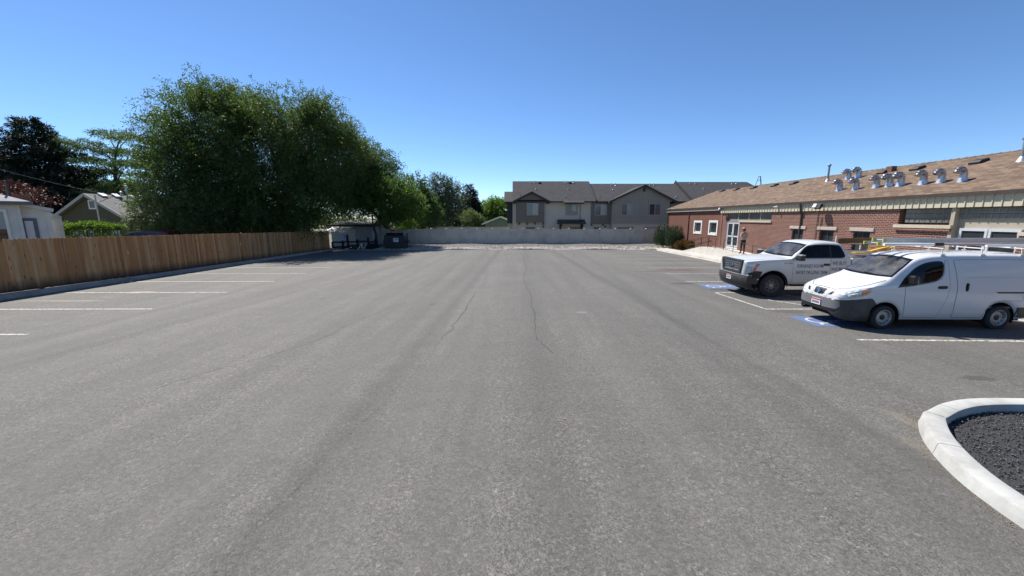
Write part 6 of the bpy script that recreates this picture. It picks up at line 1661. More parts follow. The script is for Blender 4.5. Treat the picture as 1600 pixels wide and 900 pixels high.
# overhead cable
a, b_ = aty(-30, 256, 26), aty(235, 312, 44)
P = [a.lerp(b_, t) - Vector((0, 0, 1.0 * 4 * t * (1 - t) * .35)) for t in np.linspace(0, 1, 24)]
mb = MB(); mb.tube(P, .022, 6); o = mb.build('overhead_cable', mat('cable_grey', (.16, .16, .16), .6)); tag(o, 'thin overhead cable sagging in front of the dark spruce', 'cable')

# ------------------------------------------------------------------ maroon car roof over the fence
def build_suv():
    c0, c1 = aty(160, 366, 29.5), aty(268, 366, 29.5)
    su = thing('parked_suv', 'maroon station wagon whose roof shows over the cedar fence', 'car', ((c0.x + c1.x) / 2 - .1, 30.3, -.02), rotz=math.pi)
    zt = pchip([(2.5, .75), (2.4, .95), (1.6, 1.08), (1.25, 1.18), (.75, 1.62), (.45, 1.74), (0, 1.79), (-1.5, 1.79), (-2.1, 1.72), (-2.35, 1.4), (-2.45, 1.0)])
    wf = pchip([(2.5, .6), (2.3, .82), (1.6, .92), (-1.8, .92), (-2.45, .82)])
    def sec(x):
        t, w = zt(x), wf(x); b_ = .3
        for xa in (1.5, -1.35):
            if abs(x - xa) < .4: b_ = max(b_, .36 + math.sqrt(.16 - (x - xa) ** 2))
        k = min(1, max(0, (t - 1.15) / .6)); s = max(min(1.05, t - .08), b_ + .05); wr = w - .06 - .15 * k
        return chk2([(w - .05, b_), (w, b_ + .3 * (s - b_)), (w, s), (wr + .02, t - .09 * k - .03), (wr - .08, t - .02), (0, t)], 2)
    xs_ = sorted(set(np.round(np.linspace(-2.45, 2.5, 110), 4)), reverse=True); bd_ = loft(sec, xs_); bv = bvh_of(bd_)
    m_ = mat('maroon_paint', (.16, .012, .035), .3, coat=1.0)
    bd_.build('body', m_, su, smooth=35, local=True)
    for a in ('y', '-y'):
        for q in ([(1.1, 1.13), (.15, 1.15), (.15, 1.64), (.62, 1.56)], [(.05, 1.15), (-.95, 1.15), (-.95, 1.65), (.05, 1.65)], [(-1.05, 1.15), (-2.1, 1.18), (-1.95, 1.58), (-1.05, 1.64)]):
            panel(bv, a, q, .004, .1).build('side_window', M_GLASS, su, local=True)
    panel(bv, 'x', [(-.72, 1.22), (.72, 1.22), (.6, 1.6), (-.6, 1.6)], .004, .1).build('windscreen', mat('sky_windscreen', (.10, .12, .13), .05, coat=1), su, local=True)
    for xa in (1.5, -1.35):
        for sg in (1, -1): wheel(su, xa, sg * .8, .36, .22, .22, False, 10)
    r_ = MB()
    for sg in (1, -1): r_ = MB(); r_.tube([(.5, sg * .66, 1.76), (.3, sg * .66, 1.84), (-1.8, sg * .66, 1.84), (-1.95, sg * .66, 1.76)], .022, 8); r_.build('roof_rail', M_BLK, su, local=True)
build_suv()
mb = MB(); mb.box(-37, -26.5, 28.2, 33.0, -.5, -.022); struct(mb.build('driveway', M_CONC))

# ------------------------------------------------------------------ sheds and clutter at the far left corner of the lot
M_SHEDW = mat('bluish_white_board', (.58, .63, .70), .75, col2=(.48, .53, .60), vscale=3, grime=(.2, .2, .2))
M_SHEDG = mat('grey_shed_board', (.34, .345, .35), .85, col2=(.27, .272, .278), vscale=2.5)
M_TINW = mat('white_tin', (.72, .70, .66), .5, .1, col2=(.55, .52, .47), vscale=3)
SY = 41.5
s1 = thing('small_shed', 'small bluish white shed with bright tin lean roof beside the end of the cedar fence', 'shed', (aty(529, 385, SY).x, SY + .6, -.5))
xa, xb = aty(519, 380, SY).x, aty(535.5, 380, SY).x; zt_ = aty(527, 364.5, SY).z
mb = MB(); mb.box(xa, xb, SY, SY + 1.6, -.55, zt_); mb.build('wall', M_SHEDW, s1)
mb = MB(); mb.box(xa + .12, xb - .12, SY - .03, SY - .004, -.3, zt_ - .12); mb.build('door', mat('blue_white_door', (.46, .52, .62), .6), s1)
rb = MB(); r0, r1 = aty(507, 356, SY + 1.4), aty(538, 364, SY - .3)
for i in range(12):
    x0, x1 = xa - 1.0 + i * (xb - xa + 1.3) / 12, xa - 1.0 + (i + 1) * (xb - xa + 1.3) / 12; d = .025 * (i % 2)
    rb.add([(x0, SY - .35, zt_ + .02 + d), (x1, SY - .35, zt_ + .02 + d), (x1 + .25, SY + 1.9, zt_ + .62 + d), (x0 + .25, SY + 1.9, zt_ + .62 + d), (x0, SY - .35, zt_ - .02), (x1, SY - .35, zt_ - .02)], [(0, 1, 2, 3), (0, 4, 5, 1)])
rb.build('tin_roof', M_TINW, s1)
s2_ = thing('grey_shed', 'grey board shed with dark flat roof and white door panel under the elm', 'shed', (aty(560, 380, 44.5).x, 45.2, -.5))
xa, xb = aty(519, 380, 44.4).x, aty(588, 380, 44.4).x; zt_ = aty(560, 350.5, 44.4).z
mb = MB(); mb.box(xa, xb, 44.4, 47.5, -.55, zt_ - .1); mb.build('wall', M_SHEDG, s2_)
mb = MB(); mb.slab([(xa - .3, 43.9, zt_ - .05), (xb + .35, 43.9, zt_ - .12), (xb + .35, 48, zt_ + .25), (xa - .3, 48, zt_ + .3)], .14); mb.build('roof', mat('dark_felt', (.025, .025, .025), .95), s2_)
c0, c1 = aty(538, 380, 44.3), aty(556, 380, 44.3)
mb = MB(); mb.box(c0.x, c1.x, 44.32, 44.38, -.5, aty(547, 358, 44.3).z); mb.build('door', mat('pale_panel', (.52, .53, .53), .7, col2=(.42, .43, .43), vscale=2), s2_)
c0, c1 = aty(519, 380, 44.3), aty(545, 380, 44.3)
mb = MB(); mb.box(c0.x, c1.x, 44.33, 44.37, aty(530, 357, 44.3).z, aty(530, 349.5, 44.3).z - .12); mb.build('gable_board', mat('pale_grey_board', (.36, .36, .35), .8), s2_)
mb = MB(); mb.box(xb - .35, xb - .05, 44.33, 44.39, -.5, zt_ - .3); mb.build('corner_board', M_SHEDW, s2_)
# dark rail fence
M_TAR = mat('tarred_wood', (.012, .011, .011), .9)
df = thing('rail_fence', 'black post and rail fence leaning in front of the sheds', 'fence', (aty(545, 392, 40.6).x, 40.6, -.5))
fp = [aty(x, y, 40.6) for x, y in ((521, 391), (537, 391), (545, 392), (560, 391), (577, 390), (590, 389))]
tops = (378, 376, 367, 374, 371, 372)
for q, ty in zip(fp, tops):
    zt_ = aty(545, ty, 40.6).z; mb = MB(); mb.bar((q.x, 40.6, -.6), (q.x - .06, 40.6, zt_), .16, .16); mb.build('post', M_TAR, df)
for a, b_ in zip(fp[:-1], fp[1:]):
    for h in (.25, .75): mb = MB(); mb.bar((a.x, 40.55, -.45 + h + rnd.uniform(-.08, .08)), (b_.x, 40.55, -.45 + h + rnd.uniform(-.08, .08)), .05, .15); mb.build('rail', M_TAR, df)
# debris heap: pale offcuts and a black bag
M_PALEW = mat('pale_offcut', (.62, .60, .55), .7, col2=(.48, .45, .4), vscale=5)
for lab, pa, pb, w_ in (('bent pale offcut leaning on the debris left of the dumpster', (559, 390), (564.5, 381), .16), ('short pale offcut standing upright in the debris', (566, 388), (565, 380.5), .12), ('forked pale offcut at the right of the debris', (568, 389), (573, 381), .14), ('pale board lying flat by the black rail fence', (536, 390.5), (547, 387.5), .2)):
    a, b_ = aty(*pa, 40.0), aty(*pb, 40.1); mb = MB(); mb.bar(a, b_, w_, .07); o = mb.build('offcut', M_PALEW, loc=tuple(a)); tag(o, lab, 'board')
def blob(name, c, r, m, seed, label, cat):
    bm = bmesh.new(); bmesh.ops.create_icosphere(bm, subdivisions=3, radius=1)
    for v in bm.verts:
        f = 1 + .28 * mnoise.noise(v.co * 1.8 + Vector((seed, 0, 0))) + .12 * mnoise.noise(v.co * 5 + Vector((0, seed, 0)))
        v.co = Vector((v.co.x * r[0] * f, v.co.y * r[1] * f, max(-.05, v.co.z) * r[2] * f))
    me = bpy.data.meshes.new(name); bm.to_mesh(me); bm.free(); me.materials.append(m)
    me.polygons.foreach_set('use_smooth', [True] * len(me.polygons))
    o = bpy.data.objects.new(name, me); COL.objects.link(o); o.location = c; return tag(o, label, cat)
q = aty(551, 391.5, 40.0); blob('refuse_bag', (q.x, 40.0, -.46), (.42, .35, .32), mat('black_bag', (.01, .01, .011), .35, bmp=.5, bscale=9, bdist=.04), 3, 'black refuse bag slumped beside the pale board', 'bag')
q = aty(580, 392, 40.6); blob('brush_heap', (q.x, 41.2, -.46), (.9, .6, .55), mat('dead_brush', (.03, .026, .02), .95, bmp=.9, bscale=12, bdist=.1), 9, 'dark heap of brush between the debris and the dumpster', 'heap')
# dumpster
DY = 39.75
M_DUMP = mat('dark_dumpster_paint', (.012, .013, .017), .55, col2=(.02, .02, .022), vscale=3, grime=(.04, .03, .025))
xl, xr = aty(601, 380, DY).x, aty(632.5, 380, DY).x; cx_ = (xl + xr) / 2; zb_ = G(0, DY)
dp = thing('dumpster', 'black steel dumpster with white notice and sloped lid at the lot end', 'dumpster', (cx_, DY + .7, zb_))
zf, zbk = aty(615, 369, DY).z, aty(615, 364.5, DY + 1.4).z
mb = MB(); mb.prism([(DY, zb_ + .12), (DY + 1.35, zb_ + .12), (DY + 1.42, zbk), (DY + .7, zbk), (DY - .03, zf)], 'x', xl, xr); mb.build('body', M_DUMP, dp, bevel=.01)
for i in range(5): 
    x = xl + (xr - xl) * (i + .02) / 4.04; mb = MB(); mb.box(x - .03, x + .03, DY - .06, DY - .002, zb_ + .14, zf - .05); mb.build('rib', M_DUMP, dp)
for sg, x in ((-1, xl), (1, xr)):
    mb = MB(); mb.box(x + sg * .003, x + sg * .24, DY + .35, DY + 1.0, zb_ + .65, zb_ + .95); mb.build('lifting_pocket', M_DUMP, dp)
    mb = MB(); mb.box(x - sg * .35, x - sg * .2, DY + .1, DY + .25, zb_, zb_ + .12); mb.build('caster', M_UNDER, dp)
for k in (0, 1):
    x0, x1 = xl + .04 + k * (xr - xl) / 2, xl - .04 + (k + 1) * (xr - xl) / 2
    mb = MB(); mb.slab([(x0, DY - .08, zf + .05), (x1, DY - .08, zf + .05), (x1, DY + .72, zbk + .07), (x0, DY + .72, zbk + .07)], .05); mb.build('lid', mat('black_lid', (.012, .012, .012), .5), dp)
for x in (xl + .05, xr - .05):
    mb = MB(); mb.add([(x - .12, DY - .035, zf - .02), (x + .12, DY - .035, zf - .02), (x + .1, DY + .3, zf + .3), (x - .1, DY + .25, zf + .3)], [(0, 1, 2, 3)]); mb.build('lid_hinge_plate', M_GALV, dp)
a, b_ = aty(614.5, 372, DY - .07), aty(622.5, 378, DY - .07)
mb = MB(); mb.box(a.x, b_.x, DY - .075, DY - .062, b_.z, a.z); nt_ = mb.build('notice', mat('notice_white', (.6, .62, .64), .6), dp)
mb = MB(); mb.box(a.x + .06, b_.x - .06, DY - .078, DY - .0755, a.z - .16, a.z - .07); mb.box(a.x + .06, b_.x - .2, DY - .078, DY - .0755, a.z - .26, a.z - .21); mb.build('notice_print', mat('notice_print', (.12, .13, .16), .6), nt_)
# red notice on the vinyl fence
a, b_ = aty(611.2, 358.5, BFY - .1), aty(616, 365.5, BFY - .1)
mb = MB(); mb.box(a.x, b_.x, BFY - .09, BFY - .07, b_.z, a.z); o = mb.build('warning_sign', mat('red_sign', (.55, .05, .05), .6), loc=((a.x + b_.x) / 2, BFY - .08, b_.z)); tag(o, 'small red sign on the vinyl fence right above the dumpster', 'sign')
mb = MB(); mb.box(a.x + .08, b_.x - .08, BFY - .094, BFY - .0905, b_.z + .06, b_.z + .2); mb.box(a.x + .14, b_.x - .14, BFY - .094, BFY - .0905, a.z - .3, a.z - .12); mb.build('sign_print', M_PLATE, o)
# ================================================================== vegetation
M_BARK = mat('bark', (.085, .068, .052), .95, col2=(.045, .037, .03), vscale=4, stretch=(3, 3, .6), bmp=.8, bscale=10, bdist=.04)
def fib(rg, n):
    z = rg.uniform(-1, 1, n); t = rg.uniform(0, 2 * np.pi, n); r_ = np.sqrt(1 - z * z); return np.stack([r_ * np.cos(t), r_ * np.sin(t), z], -1)
def nrm(a): return a / np.maximum(np.linalg.norm(a, axis=-1, keepdims=True), 1e-6)
def twigs_in(rg, lobes, n, shell=.55, lump=.2, cut_low=None):
    W = np.array([l[6] if len(l) > 6 else (l[3] * l[4] * l[5]) ** (2 / 3) for l in lobes]); W = W / W.sum()
    k = rg.choice(len(lobes), n, p=W); Cn = np.array([l[:3] for l in lobes])[k]; Rr = np.array([l[3:6] for l in lobes])[k]
    d = fib(rg, n)
    ph = k[:, None] * 1.7
    lumpf = 1 + lump * (np.sin(d[:, :1] * 5.3 + ph) * np.cos(d[:, 1:2] * 6.1 - ph) + .6 * np.sin(d[:, 2:] * 9 + d[:, :1] * 7 + ph))
    r_ = shell + (1 - shell) * np.sqrt(rg.uniform(0, 1, (n, 1)))
    return Cn + d * Rr * r_ * lumpf, nrm(d / Rr)
def sprays(rg, P, O, length, per, leaf, width, droop, up=.15, rand=.6, spread=.10, curl=.8):
    """leafy twigs: P origins, O outward directions -> quads"""
    n = len(P); D = nrm(O * .8 + fib(rg, n) * rand + np.array([0, 0, up])); Ln = length * rg.uniform(.55, 1.3, (n, 1))
    t = (np.arange(per) + .5)[None, :, None] / per + rg.uniform(-.4, .4, (n, per, 1)) / per
    B = P[:, None] + D[:, None] * (Ln[:, None] * t) + np.array([0, 0, -1.0]) * (droop * Ln[:, None] * t ** 2) + rg.normal(0, spread, (n, per, 3)) * Ln[:, None]
    T = nrm(D[:, None] + np.array([0, 0, -2.0]) * droop * t + fib(rg, n * per).reshape(n, per, 3) * curl)
    Sd = nrm(np.cross(T, fib(rg, n * per).reshape(n, per, 3)))
    l = leaf * rg.uniform(.6, 1.35, (n, per, 1)); w = width * rg.uniform(.7, 1.3, (n, per, 1))
    Q = np.stack([B, B + T * l * .45 + Sd * w * .5, B + T * l, B + T * l * .45 - Sd * w * .5], 2)
    return Q.reshape(-1, 4, 3)
def leaf_object(name, Q, m, parent=None, root=None, **props):
    V = Q.reshape(-1, 3)
    if root is not None: V = V - np.array(root)
    me = raw_mesh(name, V, np.arange(len(V)).reshape(-1, 4), m)
    o = bpy.data.objects.new(name, me); COL.objects.link(o)
    if parent is not None: o.parent = parent
    for k, v in props.items(): o[k] = v
    return o
def limb(mb, a, b_, r0, r1, seed, n=7, bend=.12):
    rg = random.Random(seed); a, b_ = Vector(a), Vector(b_); Lh = (b_ - a).length; pts = []
    o1 = Vector((rg.uniform(-1, 1), rg.uniform(-1, 1), rg.uniform(-.3, .6))) * Lh * bend
    for i in range(n):
        t = i / (n - 1); pts.append(a.lerp(b_, t) + o1 * math.sin(math.pi * t) + Vector((rg.uniform(-1, 1), rg.uniform(-1, 1), 0)) * Lh * .012)
    mb.tube(pts, [r0 + (r1 - r0) * i / (n - 1) for i in range(n)], 8); return pts
def lob(px, py, rx, rz_, Y, ry, w=None):
    """crown lobe from its place in the photo, at the depth Y"""
    p = aty(px, py, Y); s = Y / FPX * 1.0; l = [p.x, Y, p.z, rx * s, ry, rz_ * s]
    if w: l.append(w)
    return l
def tree(name, label, base, lobes, m, n, twig, per, leaf, width, droop, seed, group=None, cat='tree', shell=.5, lump=.2, up=.15, trunk_r=.25, split=.3, bark=M_BARK, spread=.10, rand=.6, branches=2, curl=.8, wisps=0, clump=0):
    base = Vector(base); t = thing(name, label, cat, base, group=group); rg = np.random.default_rng(seed)
    if clump:
        Pc, Oc = twigs_in(rg, lobes, n // clump, shell, lump); kk = rg.integers(0, len(Pc), n)
        P = Pc[kk] + rg.normal(0, 1, (n, 3)) * np.array([.42, .42, .36]) + Oc[kk] * rg.uniform(-1.0, .05, (n, 1)); O = nrm(Oc[kk] + fib(rg, n) * .35)
    else: P, O = twigs_in(rg, lobes, n, shell, lump)
    ok = (P[:, 2] > base.z + .15) & ~((P[:, 1] > 38.2) & (P[:, 0] > -21.5) & (P[:, 0] < -14) & (P[:, 2] < 3.1) & (P[:, 1] < 49))
    Q = sprays(rg, P[ok], O[ok], twig, per, leaf, width, droop, up, rand, spread, curl)
    if wisps:
        P2, O2 = twigs_in(rg, lobes, wisps, .84, lump * .6); k2 = (P2[:, 2] > base.z + 4)
        Q = np.concatenate([Q, sprays(rg, P2[k2], O2[k2], twig * 1.45, 20, leaf * .95, width * .8, .75, up + .5, rand, .035, .6)])
    leaf_object('crown', Q, m, t, base)
    mb = MB(); top = Vector(lobes[0][:3]); fork = base.lerp(Vector((base.x * .6 + top.x * .4, base.y * .6 + top.y * .4, top.z)), split)
    limb(mb, base - Vector((0, 0, .2)), fork, trunk_r, trunk_r * .75, seed)
    k = 0
    for l in lobes:
        c = Vector(l[:3]); pts = limb(mb, fork, c, trunk_r * .55, trunk_r * .16, seed + k); k += 1
        for b_ in range(branches):
            d = fib(rg, 1)[0] * np.array(l[3:6]) * .75; limb(mb, pts[3 + b_ % 3], c + Vector(d), trunk_r * .2, trunk_r * .05, seed + 50 + k * 7 + b_)
    mb.build('trunk', bark, t, smooth=60)
    return t
M_ELM = leaf_mat('elm_leaf', (.032, .062, .014), (.066, .110, .024), (.12, .16, .058), .45)
M_ASH = leaf_mat('ash_leaf', (.05, .095, .018), (.08, .14, .024), (.12, .175, .05), .5)
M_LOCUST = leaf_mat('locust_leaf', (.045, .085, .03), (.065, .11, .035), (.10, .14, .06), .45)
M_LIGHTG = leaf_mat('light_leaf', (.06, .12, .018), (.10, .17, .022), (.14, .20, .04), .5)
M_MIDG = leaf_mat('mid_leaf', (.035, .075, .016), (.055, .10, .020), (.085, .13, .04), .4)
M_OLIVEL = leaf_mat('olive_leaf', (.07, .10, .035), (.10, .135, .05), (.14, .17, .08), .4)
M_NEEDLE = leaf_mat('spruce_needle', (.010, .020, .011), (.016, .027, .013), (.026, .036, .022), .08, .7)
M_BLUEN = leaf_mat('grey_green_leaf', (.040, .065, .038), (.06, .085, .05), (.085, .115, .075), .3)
M_REDL = leaf_mat('red_leaf', (.045, .012, .014), (.07, .021, .020), (.12, .045, .038), .2)

# the great elm, left of centre
tree('elm_tree', 'huge spreading elm with drooping dark green foliage rising behind the cedar fence', (-22.5, 37.2, -.45),
     [lob(385, 240, 92, 84, 37.0, 5.0), lob(328, 205, 70, 58, 36.2, 4.6), lob(440, 205, 80, 54, 37.6, 4.6), lob(268, 238, 36, 46, 35.2, 3.0), lob(310, 280, 76, 62, 35.0, 4.2),
      lob(400, 305, 98, 62, 35.6, 4.4), lob(495, 240, 60, 70, 38.6, 4.2), lob(470, 308, 68, 48, 38.0, 3.6), lob(345, 163, 42, 30, 36.6, 3.0), lob(506, 186, 32, 32, 38.2, 2.6),
      lob(330, 335, 80, 32, 36.5, 3.4), lob(430, 338, 80, 32, 37.0, 3.4), lob(380, 350, 120, 16, 35.5, 2.5), lob(440, 350, 60, 16, 38.0, 2.0)],
     M_ELM, 24000, 1.05, 14, .175, .075, .55, 21, shell=.55, lump=.18, up=.30, trunk_r=.5, branches=3, wisps=1600, clump=15)
tree('elm_tree', 'second elm sloping down to the right of the huge elm, above the dumpster', (-14.6, 46.8, -.45),
     [lob(548, 262, 52, 56, 44, 4.0), lob(582, 282, 40, 46, 45.5, 3.4), lob(540, 302, 42, 28, 44.8, 3.0)],
     M_ELM, 6500, 1.1, 13, .18, .08, .6, 22, shell=.55, lump=.17, up=.3, trunk_r=.4, wisps=500, clump=14)
tree('ash_tree', 'smaller brighter green tree with a slim trunk standing left of the dumpster', (aty(583, 392, 42.4).x, 42.4, -.45),
     [lob(592, 322, 32, 26, 41.8, 2.2), lob(614, 308, 32, 30, 42.4, 2.2), lob(576, 298, 18, 22, 42.0, 1.5), lob(634, 320, 24, 28, 43.0, 1.9)],
     M_ASH, 2400, .75, 12, .18, .10, .35, 23, shell=.5, lump=.22, trunk_r=.17, split=.5)
tree('young_elm', 'low pale green sapling thicket under the left side of the huge elm', (-30.5, 33.2, -.4),
     [lob(278, 322, 48, 42, 32.5, 2.6), lob(243, 335, 24, 28, 32.2, 1.8), lob(312, 332, 42, 36, 32.8, 2.4)],
     M_OLIVEL, 2300, .95, 13, .17, .07, .45, 24, shell=.45, lump=.25, up=.4, trunk_r=.12, split=.15)
# tiered locust behind the olive house
def locust():
    base = Vector((aty(182, 330, 46).x, 46, -.6)); t = thing('locust_tree', 'airy tiered tree with flat sprays of leaves behind the olive house', 'tree', base); rg = np.random.default_rng(31)
    mb = MB(); top = aty(190, 212, 46); limb(mb, base, aty(181, 290, 46), .26, .18, 3); limb(mb, aty(181, 290, 46), top, .18, .05, 4, bend=.05)
    PP, OO = [], []
    tiers = [(175, 208, 22), (205, 215, 28), (125, 222, 26), (150, 232, 34), (200, 238, 36), (128, 246, 24), (165, 252, 40), (208, 256, 30), (140, 264, 34), (190, 270, 40), (122, 274, 24), (165, 284, 44), (205, 288, 36), (130, 292, 30), (180, 300, 44), (150, 308, 40), (112, 300, 18), (212, 306, 30)]
    for i, (px, py, r_) in enumerate(tiers):
        Y = 46 + rg.uniform(-2.2, 2.2); c = aty(px, py, Y); R_ = r_ * 46 / FPX; n = int(16 * r_ ** 1.02 / 2.2)
        a = rg.uniform(0, 6.28, n); rr = np.sqrt(rg.uniform(0, 1, n)) * R_
        p = np.stack([c.x + rr * np.cos(a), c.y + rr * np.sin(a) * .8, c.z + rg.normal(0, .13, n) - .06 * (rr / R_) ** 2 * R_], -1); PP.append(p)
        OO.append(np.stack([np.cos(a), np.sin(a), np.zeros(n) - .05], -1))
        limb(mb, aty(182 + (px - 182) * .1, min(py + 26, 318), 46), c, .07, .02, 100 + i)
    Q = sprays(rg, np.concatenate(PP), np.concatenate(OO), .75, 12, .17, .07, .18, .02, .35, .08)
    leaf_object('crown', Q, M_LOCUST, t, base); mb.build('trunk', M_BARK, t, smooth=60)
locust()
# conifers
def spruce(name, label, pxc, py_top, py_base, half_px, Y, seed, m=M_NEEDLE, tiers=26, dens=1.0, lift=.0, needle=.30, irregular=.25, group=None):
    rg = np.random.default_rng(seed); tp = aty(pxc, py_top, Y); base = Vector((tp.x, Y, -.6)); t = thing(name, label, 'tree', base, group=group)
    Hh = tp.z - base.z; Rb = half_px * Y / FPX; PP, DD, LL = [], [], []
    for i in range(tiers):
        f = ((i + .5) / tiers); z = tp.z - Hh * f ** 1.0 * .97; R_ = Rb * min(1, f * 1.25 + .04) ** .8
        nb = int(7 + 9 * f)
        for j in range(nb):
            a = rg.uniform(0, 6.28); Lb = R_ * rg.uniform(1 - irregular * 1.6, 1 + irregular * .8); dr = -.10 - .25 * f + lift + rg.normal(0, .08)
            n = max(4, int(Lb * 15 * dens)); s = rg.uniform(.12, 1, n) ** .75
            x = np.cos(a) * s * Lb; y = np.sin(a) * s * Lb; zz = z + dr * s * Lb + .16 * (s ** 2) * Lb
            w = (1 - .35 * s) * Lb * .16 + .08
            off = rg.normal(0, 1, (n, 3)) * np.stack([w, w, w * .35], -1)
            PP.append(np.stack([x + tp.x, y + Y, zz], -1) + off)
            DD.append(np.tile([[np.cos(a), np.sin(a), dr + .25]], (n, 1)))
    P, D = np.concatenate(PP), np.concatenate(DD)
    Q = sprays(rg, P, D, needle * 1.1, 5, needle, needle * .24, .12, .05, .75, .10, .6)
    leaf_object('crown', Q, m, t, base)
    mb = MB(); mb.tube([base, (tp.x, Y, tp.z - .3)], [.3 * Hh / 13, .03], 8); mb.build('trunk', M_BARK, t); return t
spruce('spruce_tree', 'tall ragged dark spruce at the far left behind the white house', 45, 186, 360, 96, 44, 41, dens=1.7, irregular=.30, needle=.36)
spruce('spruce_tree', 'broad dark spruce cut by the left edge of the photo', -60, 205, 360, 95, 46, 42, dens=1.3, irregular=.3, needle=.34)
tree('plum_tree', 'reddish purple leaved tree over the white house roof', (aty(30, 330, 27.5).x, 27.5, -.35), [lob(20, 302, 22, 13, 27.5, 1.3), lob(50, 312, 11, 10, 27.5, 1.0), lob(2, 298, 15, 11, 27.5, 1.1)], M_REDL, 620, .5, 9, .13, .08, .3, 43, shell=.2, lump=.3, trunk_r=.12, split=.6)
# hedge in front of the olive house
def hedge():
    y0 = 27.5; a, b_ = aty(78, 355, y0), aty(186, 355, y0); base = Vector(((a.x + b_.x) / 2, y0, -.33)); t = thing('hedge', 'clipped sunlit hedge showing above the cedar fence below the olive house', 'hedge', base); rg = np.random.default_rng(51); n = 3600
    zt_ = aty(130, 352.5, y0).z; x = rg.uniform(a.x, b_.x, n); f = rg.uniform(0, 1, n); y = y0 + rg.uniform(-.6, .6, n); z = np.where(f < .6, zt_ - .1 + .10 * np.sin(x * 2.1) + rg.normal(0, .07, n), rg.uniform(0, zt_, n))
    Q = sprays(rg, np.stack([x, y, z], -1), np.tile([[0, -.4, .7]], (n, 1)), .22, 7, .09, .055, .1, .3, .9, .2)
    leaf_object('foliage', Q, M_LIGHTG, t, base)
    mb = MB()
    for i in range(9): xx = a.x + (b_.x - a.x) * (i + .5) / 9; mb.tube([(xx, y0, base.z), (xx + .1, y0, zt_ - .3)], [.04, .015], 6)
    mb.build('stem', M_BARK, t)
hedge()
# trees and bushes beyond the vinyl fence
TG = 'trees beyond the vinyl fence'
tree('tree', 'loose grey green tree with a ragged top, tallest beyond the vinyl fence', (aty(688, 350, 72).x, 72, -.6), [lob(690, 300, 26, 22, 72, 2.6), lob(676, 322, 26, 24, 71, 2.6), lob(704, 325, 24, 24, 72.5, 2.6), lob(684, 283, 10, 10, 72, 1.2), lob(702, 290, 8, 9, 72, 1.0)], M_BLUEN, 1900, 1.1, 11, .28, .12, .3, 61, TG, shell=.2, lump=.4, trunk_r=.25, curl=1.0)
spruce('tree', 'dark dense conical evergreen beside the green gable, beyond the vinyl fence', 733, 290, 350, 25, 80, 62, tiers=22, dens=.55, needle=.5, irregular=.12, group=TG)
tree('tree', 'small olive green tree just above the vinyl fence, before the dark evergreen', (aty(738, 352, 66).x, 66, -.6), [lob(735, 343, 15, 13, 66, 1.4), lob(746, 346, 10, 9, 66, 1.1)], M_OLIVEL, 700, .7, 10, .2, .1, .3, 63, TG, shell=.3, trunk_r=.1)
tree('tree', 'bright lime round crowned tree beside the townhouse row', (aty(776, 352, 98).x, 98, -.6), [lob(775, 330, 22, 17, 98, 3.5), lob(762, 336, 14, 13, 97, 2.6), lob(787, 328, 14, 14, 98.5, 2.6)], M_LIGHTG, 1900, 1.2, 10, .36, .2, .3, 64, TG, shell=.55, trunk_r=.3)
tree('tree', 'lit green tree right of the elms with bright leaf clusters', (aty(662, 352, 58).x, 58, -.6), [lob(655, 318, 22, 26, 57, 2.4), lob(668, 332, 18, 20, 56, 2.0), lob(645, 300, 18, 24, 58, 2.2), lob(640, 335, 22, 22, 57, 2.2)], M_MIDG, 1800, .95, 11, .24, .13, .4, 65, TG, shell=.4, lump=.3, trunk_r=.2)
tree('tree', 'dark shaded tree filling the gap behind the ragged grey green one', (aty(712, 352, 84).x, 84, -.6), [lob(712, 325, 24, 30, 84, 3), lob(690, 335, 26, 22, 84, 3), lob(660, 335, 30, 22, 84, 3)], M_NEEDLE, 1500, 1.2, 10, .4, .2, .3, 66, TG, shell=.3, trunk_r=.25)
tree('bush', 'bright yellow green bush over the vinyl fence, right of the elm trunk', (aty(641, 356, 50).x, 50, -.5), [lob(641, 351, 9, 8, 50, .8), lob(634, 354, 6, 5, 50, .6)], M_LIGHTG, 320, .4, 9, .16, .1, .2, 67, TG, 'bush', shell=.3, trunk_r=.05)
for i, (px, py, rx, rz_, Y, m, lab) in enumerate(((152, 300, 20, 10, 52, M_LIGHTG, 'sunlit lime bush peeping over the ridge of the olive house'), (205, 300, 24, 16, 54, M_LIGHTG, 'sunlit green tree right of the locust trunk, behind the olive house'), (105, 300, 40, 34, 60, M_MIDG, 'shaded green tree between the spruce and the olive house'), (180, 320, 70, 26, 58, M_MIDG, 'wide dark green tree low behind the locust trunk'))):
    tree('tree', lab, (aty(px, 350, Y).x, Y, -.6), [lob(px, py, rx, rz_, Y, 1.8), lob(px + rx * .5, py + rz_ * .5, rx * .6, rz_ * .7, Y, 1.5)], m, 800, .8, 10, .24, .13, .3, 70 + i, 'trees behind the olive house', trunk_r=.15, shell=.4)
# far band of trees that closes the horizon
def far_band():
    rg = np.random.default_rng(81); lobes = []
    for x in np.arange(-190, 190, 6.5):
        Y = 150 + rg.uniform(-25, 35); h = rg.uniform(3.2, 6.5); lobes.append([x, Y, -.6 + h * .55, 5.5, 4, h * .6])
    P, O = twigs_in(rg, lobes, 9000, .4, .25); Q = sprays(rg, P, O, 1.4, 6, .7, .45, .3)
    o = leaf_object('distant_trees', Q, M_MIDG); o['kind'] = 'stuff'; tag(o, 'distant tree line closing the horizon', 'trees')
far_band()
